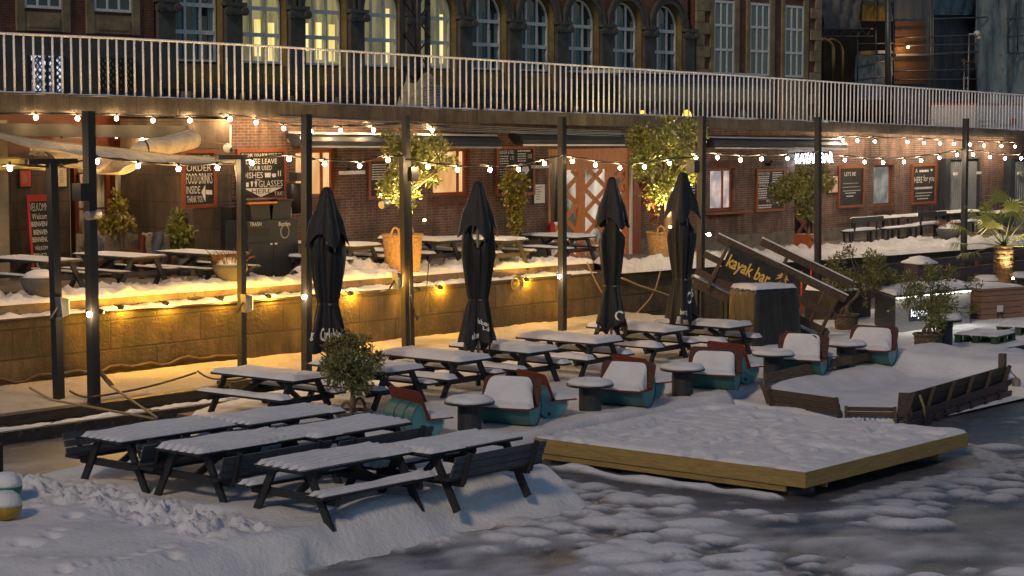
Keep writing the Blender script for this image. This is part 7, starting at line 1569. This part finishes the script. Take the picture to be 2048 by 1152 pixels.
tubes = [((1787, -30), (1787, 240)), ((1862, -30), (1862, 240)), ((1866, -30), (1866, 240)), ((1953, -30), (1953, 230)), ((2016, -30), (2016, 105)), ((2035, -30), (2035, 105)), ((1715, 45), (1715, 200)), ((1752, 60), (1752, 110)), ((1787, 75), (1955, 70)), ((1787, 92), (1955, 88)), ((1866, 108), (1955, 103)), ((1787, 143), (1955, 138)), ((1787, 160), (1955, 158)), ((1866, 38), (1975, 34)), ((1715, 88), (1786, 86)), ((2013, 37), (2048, 36)), ((2013, 72), (2048, 71)), ((2016, 105), (2048, 106)), ((2014, 170), (2035, 105)), ((2016, 70), (2034, 5)), ((1715, 135), (1786, 118)), ((1722, 160), (1786, 150))]
for (a, c_) in tubes: b = MB(); b.tube([q2(*a, YX - .75), q2(*c_, YX - .75)], .045, 6); b.build('scaffold_tube', SCAFM, sc_t, w=True)
b = MB(); b.tube([q2(1776, -40, YX - 1.2), q2(1776, 230, YX - 1.2)], .16, 10); b.build('steel_column', SCAFM, sc_t, w=True)
b = MB(); b.bar(q2(1787, 110, YX - .7), q2(1862, 109, YX - .7), .3, .12); b.bar(q2(1866, 108, YX - .4), q2(1955, 103, YX - .4), .3, .12); b.build('walk_plank', SCAFM, sc_t, w=True)
b = MB(); b.bar(q2(1718, 106, YX - .6), q2(1750, 105, YX - .6), .2, .2); b.build('walk_plank', PINE, sc_t, w=True)
b = MB(); b.bar(q2(1753, 104, YX - .6), q2(1784, 104, YX - .6), .2, .16); b.build('walk_plank', WPAINT, sc_t, w=True)
tr_ = thing('truss_beam', 'steel lattice truss beam spanning from the office building to the scaffold', 'truss', q2(1643, 65, YX - .8))
b = MB(); b.tube([q2(1642, 58, YX - .8), q2(1745, 57, YX - .8)], .05, 6); b.tube([q2(1642, 73, YX - .8), q2(1745, 72, YX - .8)], .05, 6); b.build('chord', SCAFM, tr_, w=True)
b = MB(); k = 0
for px in range(1643, 1740, 9): b.tube([q2(px, 58 if k % 2 else 73, YX - .8), q2(px + 9, 73 if k % 2 else 58, YX - .8)], .03, 4); k += 1
b.build('web', SCAFM, tr_, w=True)
p = Vector(q2(1816, 94, YX - .6)); t = thing('work_lamp', 'small warm work lamp glowing before the plywood hoarding', 'lamp', p); b = MB(); b.ball((0, 0, 0), .07, 8, 6); b.build('lens', SPOTG, t); b = MB(); b.box((0, .08, .1), (.2, .08, .06)); b.build('bracket', BLKM, t)
ld = bpy.data.lights.new('work_light', 'POINT'); ld.energy = 60; ld.color = (1, .5, .2); ld.shadow_soft_size = .1; lo = bpy.data.objects.new('work_light', ld); COL.objects.link(lo); lo.location = p + Vector((0, -1.0, -.15))
p = V(1931, 215, 50); zc = zs(p.x); t = thing('camera_mast', 'slim lattice mast with security camera and two lamp heads before the scaffold', 'mast', (p.x, 50, zc)); s_ = .22; top = V(1931, 125, 50).z - zc; top2 = V(1937, 68, 50).z - zc
b = MB(); [b.tube([(x, 0, 0), (x, 0, top)], .035, 5) for x in (-s_, s_)]; b.tube([(s_ + .12, .05, 0), (s_ + .12, .05, top2)], .03, 5); b.build('uprights', STEEL, t)
b = MB(); n_ = 12; [b.tube([(-s_ if k % 2 else s_, 0, top * k / n_), (s_ if k % 2 else -s_, 0, top * (k + 1) / n_)], .02, 4) for k in range(n_)]; b.build('lacing', STEEL, t)
for x in (-.75, .65): b = MB(); b.box((x, -.1, top + .08), (.42, .25, .2)); b.build('lamp_head', BLKM, t)
b = MB(); b.tube([(-.9, 0, top + .03), (.9, 0, top + .03)], .03, 5); b.build('crossarm', STEEL, t); b = MB(); b.tube([(s_ + .12, .05, top2), (.95, 0, top2 + .02)], .03, 5); b.ball((1.1, 0, top2 + .05), .17, 10, 6); b.ball((1.2, -.05, top2 - .15), .12, 10, 6); b.build('security_camera', WPAINT, t)
p0, p1 = V(1950, 240, 47), V(2060, 240, 47); zc = zs(p0.x) - .1; t = thing('site_container', 'white site container with red stripe and red square behind the railing', 'container', (p0.x, 47, zc)); Lc = p1.x - p0.x; hc = V(1990, 210, 47).z - zc
b = MB(); b.bb((0, 0, 0), (Lc, 2.4, hc)); b.build('body', WPAINT, t); b = MB(); b.bb((-.02, -.02, hc), (Lc + .02, 2.42, hc + .08)); b.build('red_edge', REDPT, t)
xr_ = V(2020, 240, 47).x - p0.x; z0, z1 = V(2024, 250, 47).z - zc, V(2024, 237, 47).z - zc; b = MB(); b.bb((xr_, -.02, z0), (xr_ + .65, -.004, z1)); b.build('red_square', REDPT, t)
b = MB(); r_ = random.Random(9)
for k, (zf, x0, x1) in enumerate([(.42, .25, 2.0), (.26, .25, 1.6), (.30, 2.6, 3.8)]):
    x = x0; b = MB()
    while x < x1: w_ = r_.uniform(.06, .14); b.add([(x, -.005, hc * zf), (x + w_, -.005, hc * zf), (x + w_, -.005, hc * zf + .12), (x, -.005, hc * zf + .12)], [(0, 1, 2, 3)]); x += w_ + .05
    b.build('small_print', GREYM, t)
# ================================================================ light
SUN_EL, SUN_AZ = math.radians(35), math.radians(196)       # towards the sun: from the left
sd_ = Vector((math.cos(SUN_EL) * math.cos(SUN_AZ), math.cos(SUN_EL) * math.sin(SUN_AZ), math.sin(SUN_EL)))
ld = bpy.data.lights.new('street_glow', 'SUN'); ld.energy = .54; ld.angle = math.radians(8); ld.color = (1, .73, .48)
lo = bpy.data.objects.new('street_glow', ld); COL.objects.link(lo); lo.rotation_euler = sd_.to_track_quat('Z', 'Y').to_euler()
w = bpy.data.worlds.new('World'); sc.world = w; w.use_nodes = True; t = w.node_tree
sky = t.nodes.new('ShaderNodeTexSky'); sky.sky_type = 'NISHITA'; sky.sun_disc = False; sky.sun_elevation = SUN_EL; sky.sun_rotation = PI / 2 - SUN_AZ; sky.ozone_density = 2; sky.dust_density = 0
bg = t.nodes['Background']; t.links.new(sky.outputs[0], bg.inputs[0]); bg.inputs[1].default_value = .025
sc.view_settings.view_transform = 'Standard'; sc.view_settings.look = 'None'; sc.view_settings.exposure = 0.95; sc.view_settings.gamma = 1
sc.render.engine = 'CYCLES'; c = sc.cycles
c.max_bounces = 5; c.diffuse_bounces = 3; c.glossy_bounces = 3; c.transmission_bounces = 3; c.sample_clamp_indirect = 4; c.use_denoising = True; c.caustics_reflective = False; c.caustics_refractive = False
try: c.denoiser = 'OPENIMAGEDENOISE'
except Exception: pass
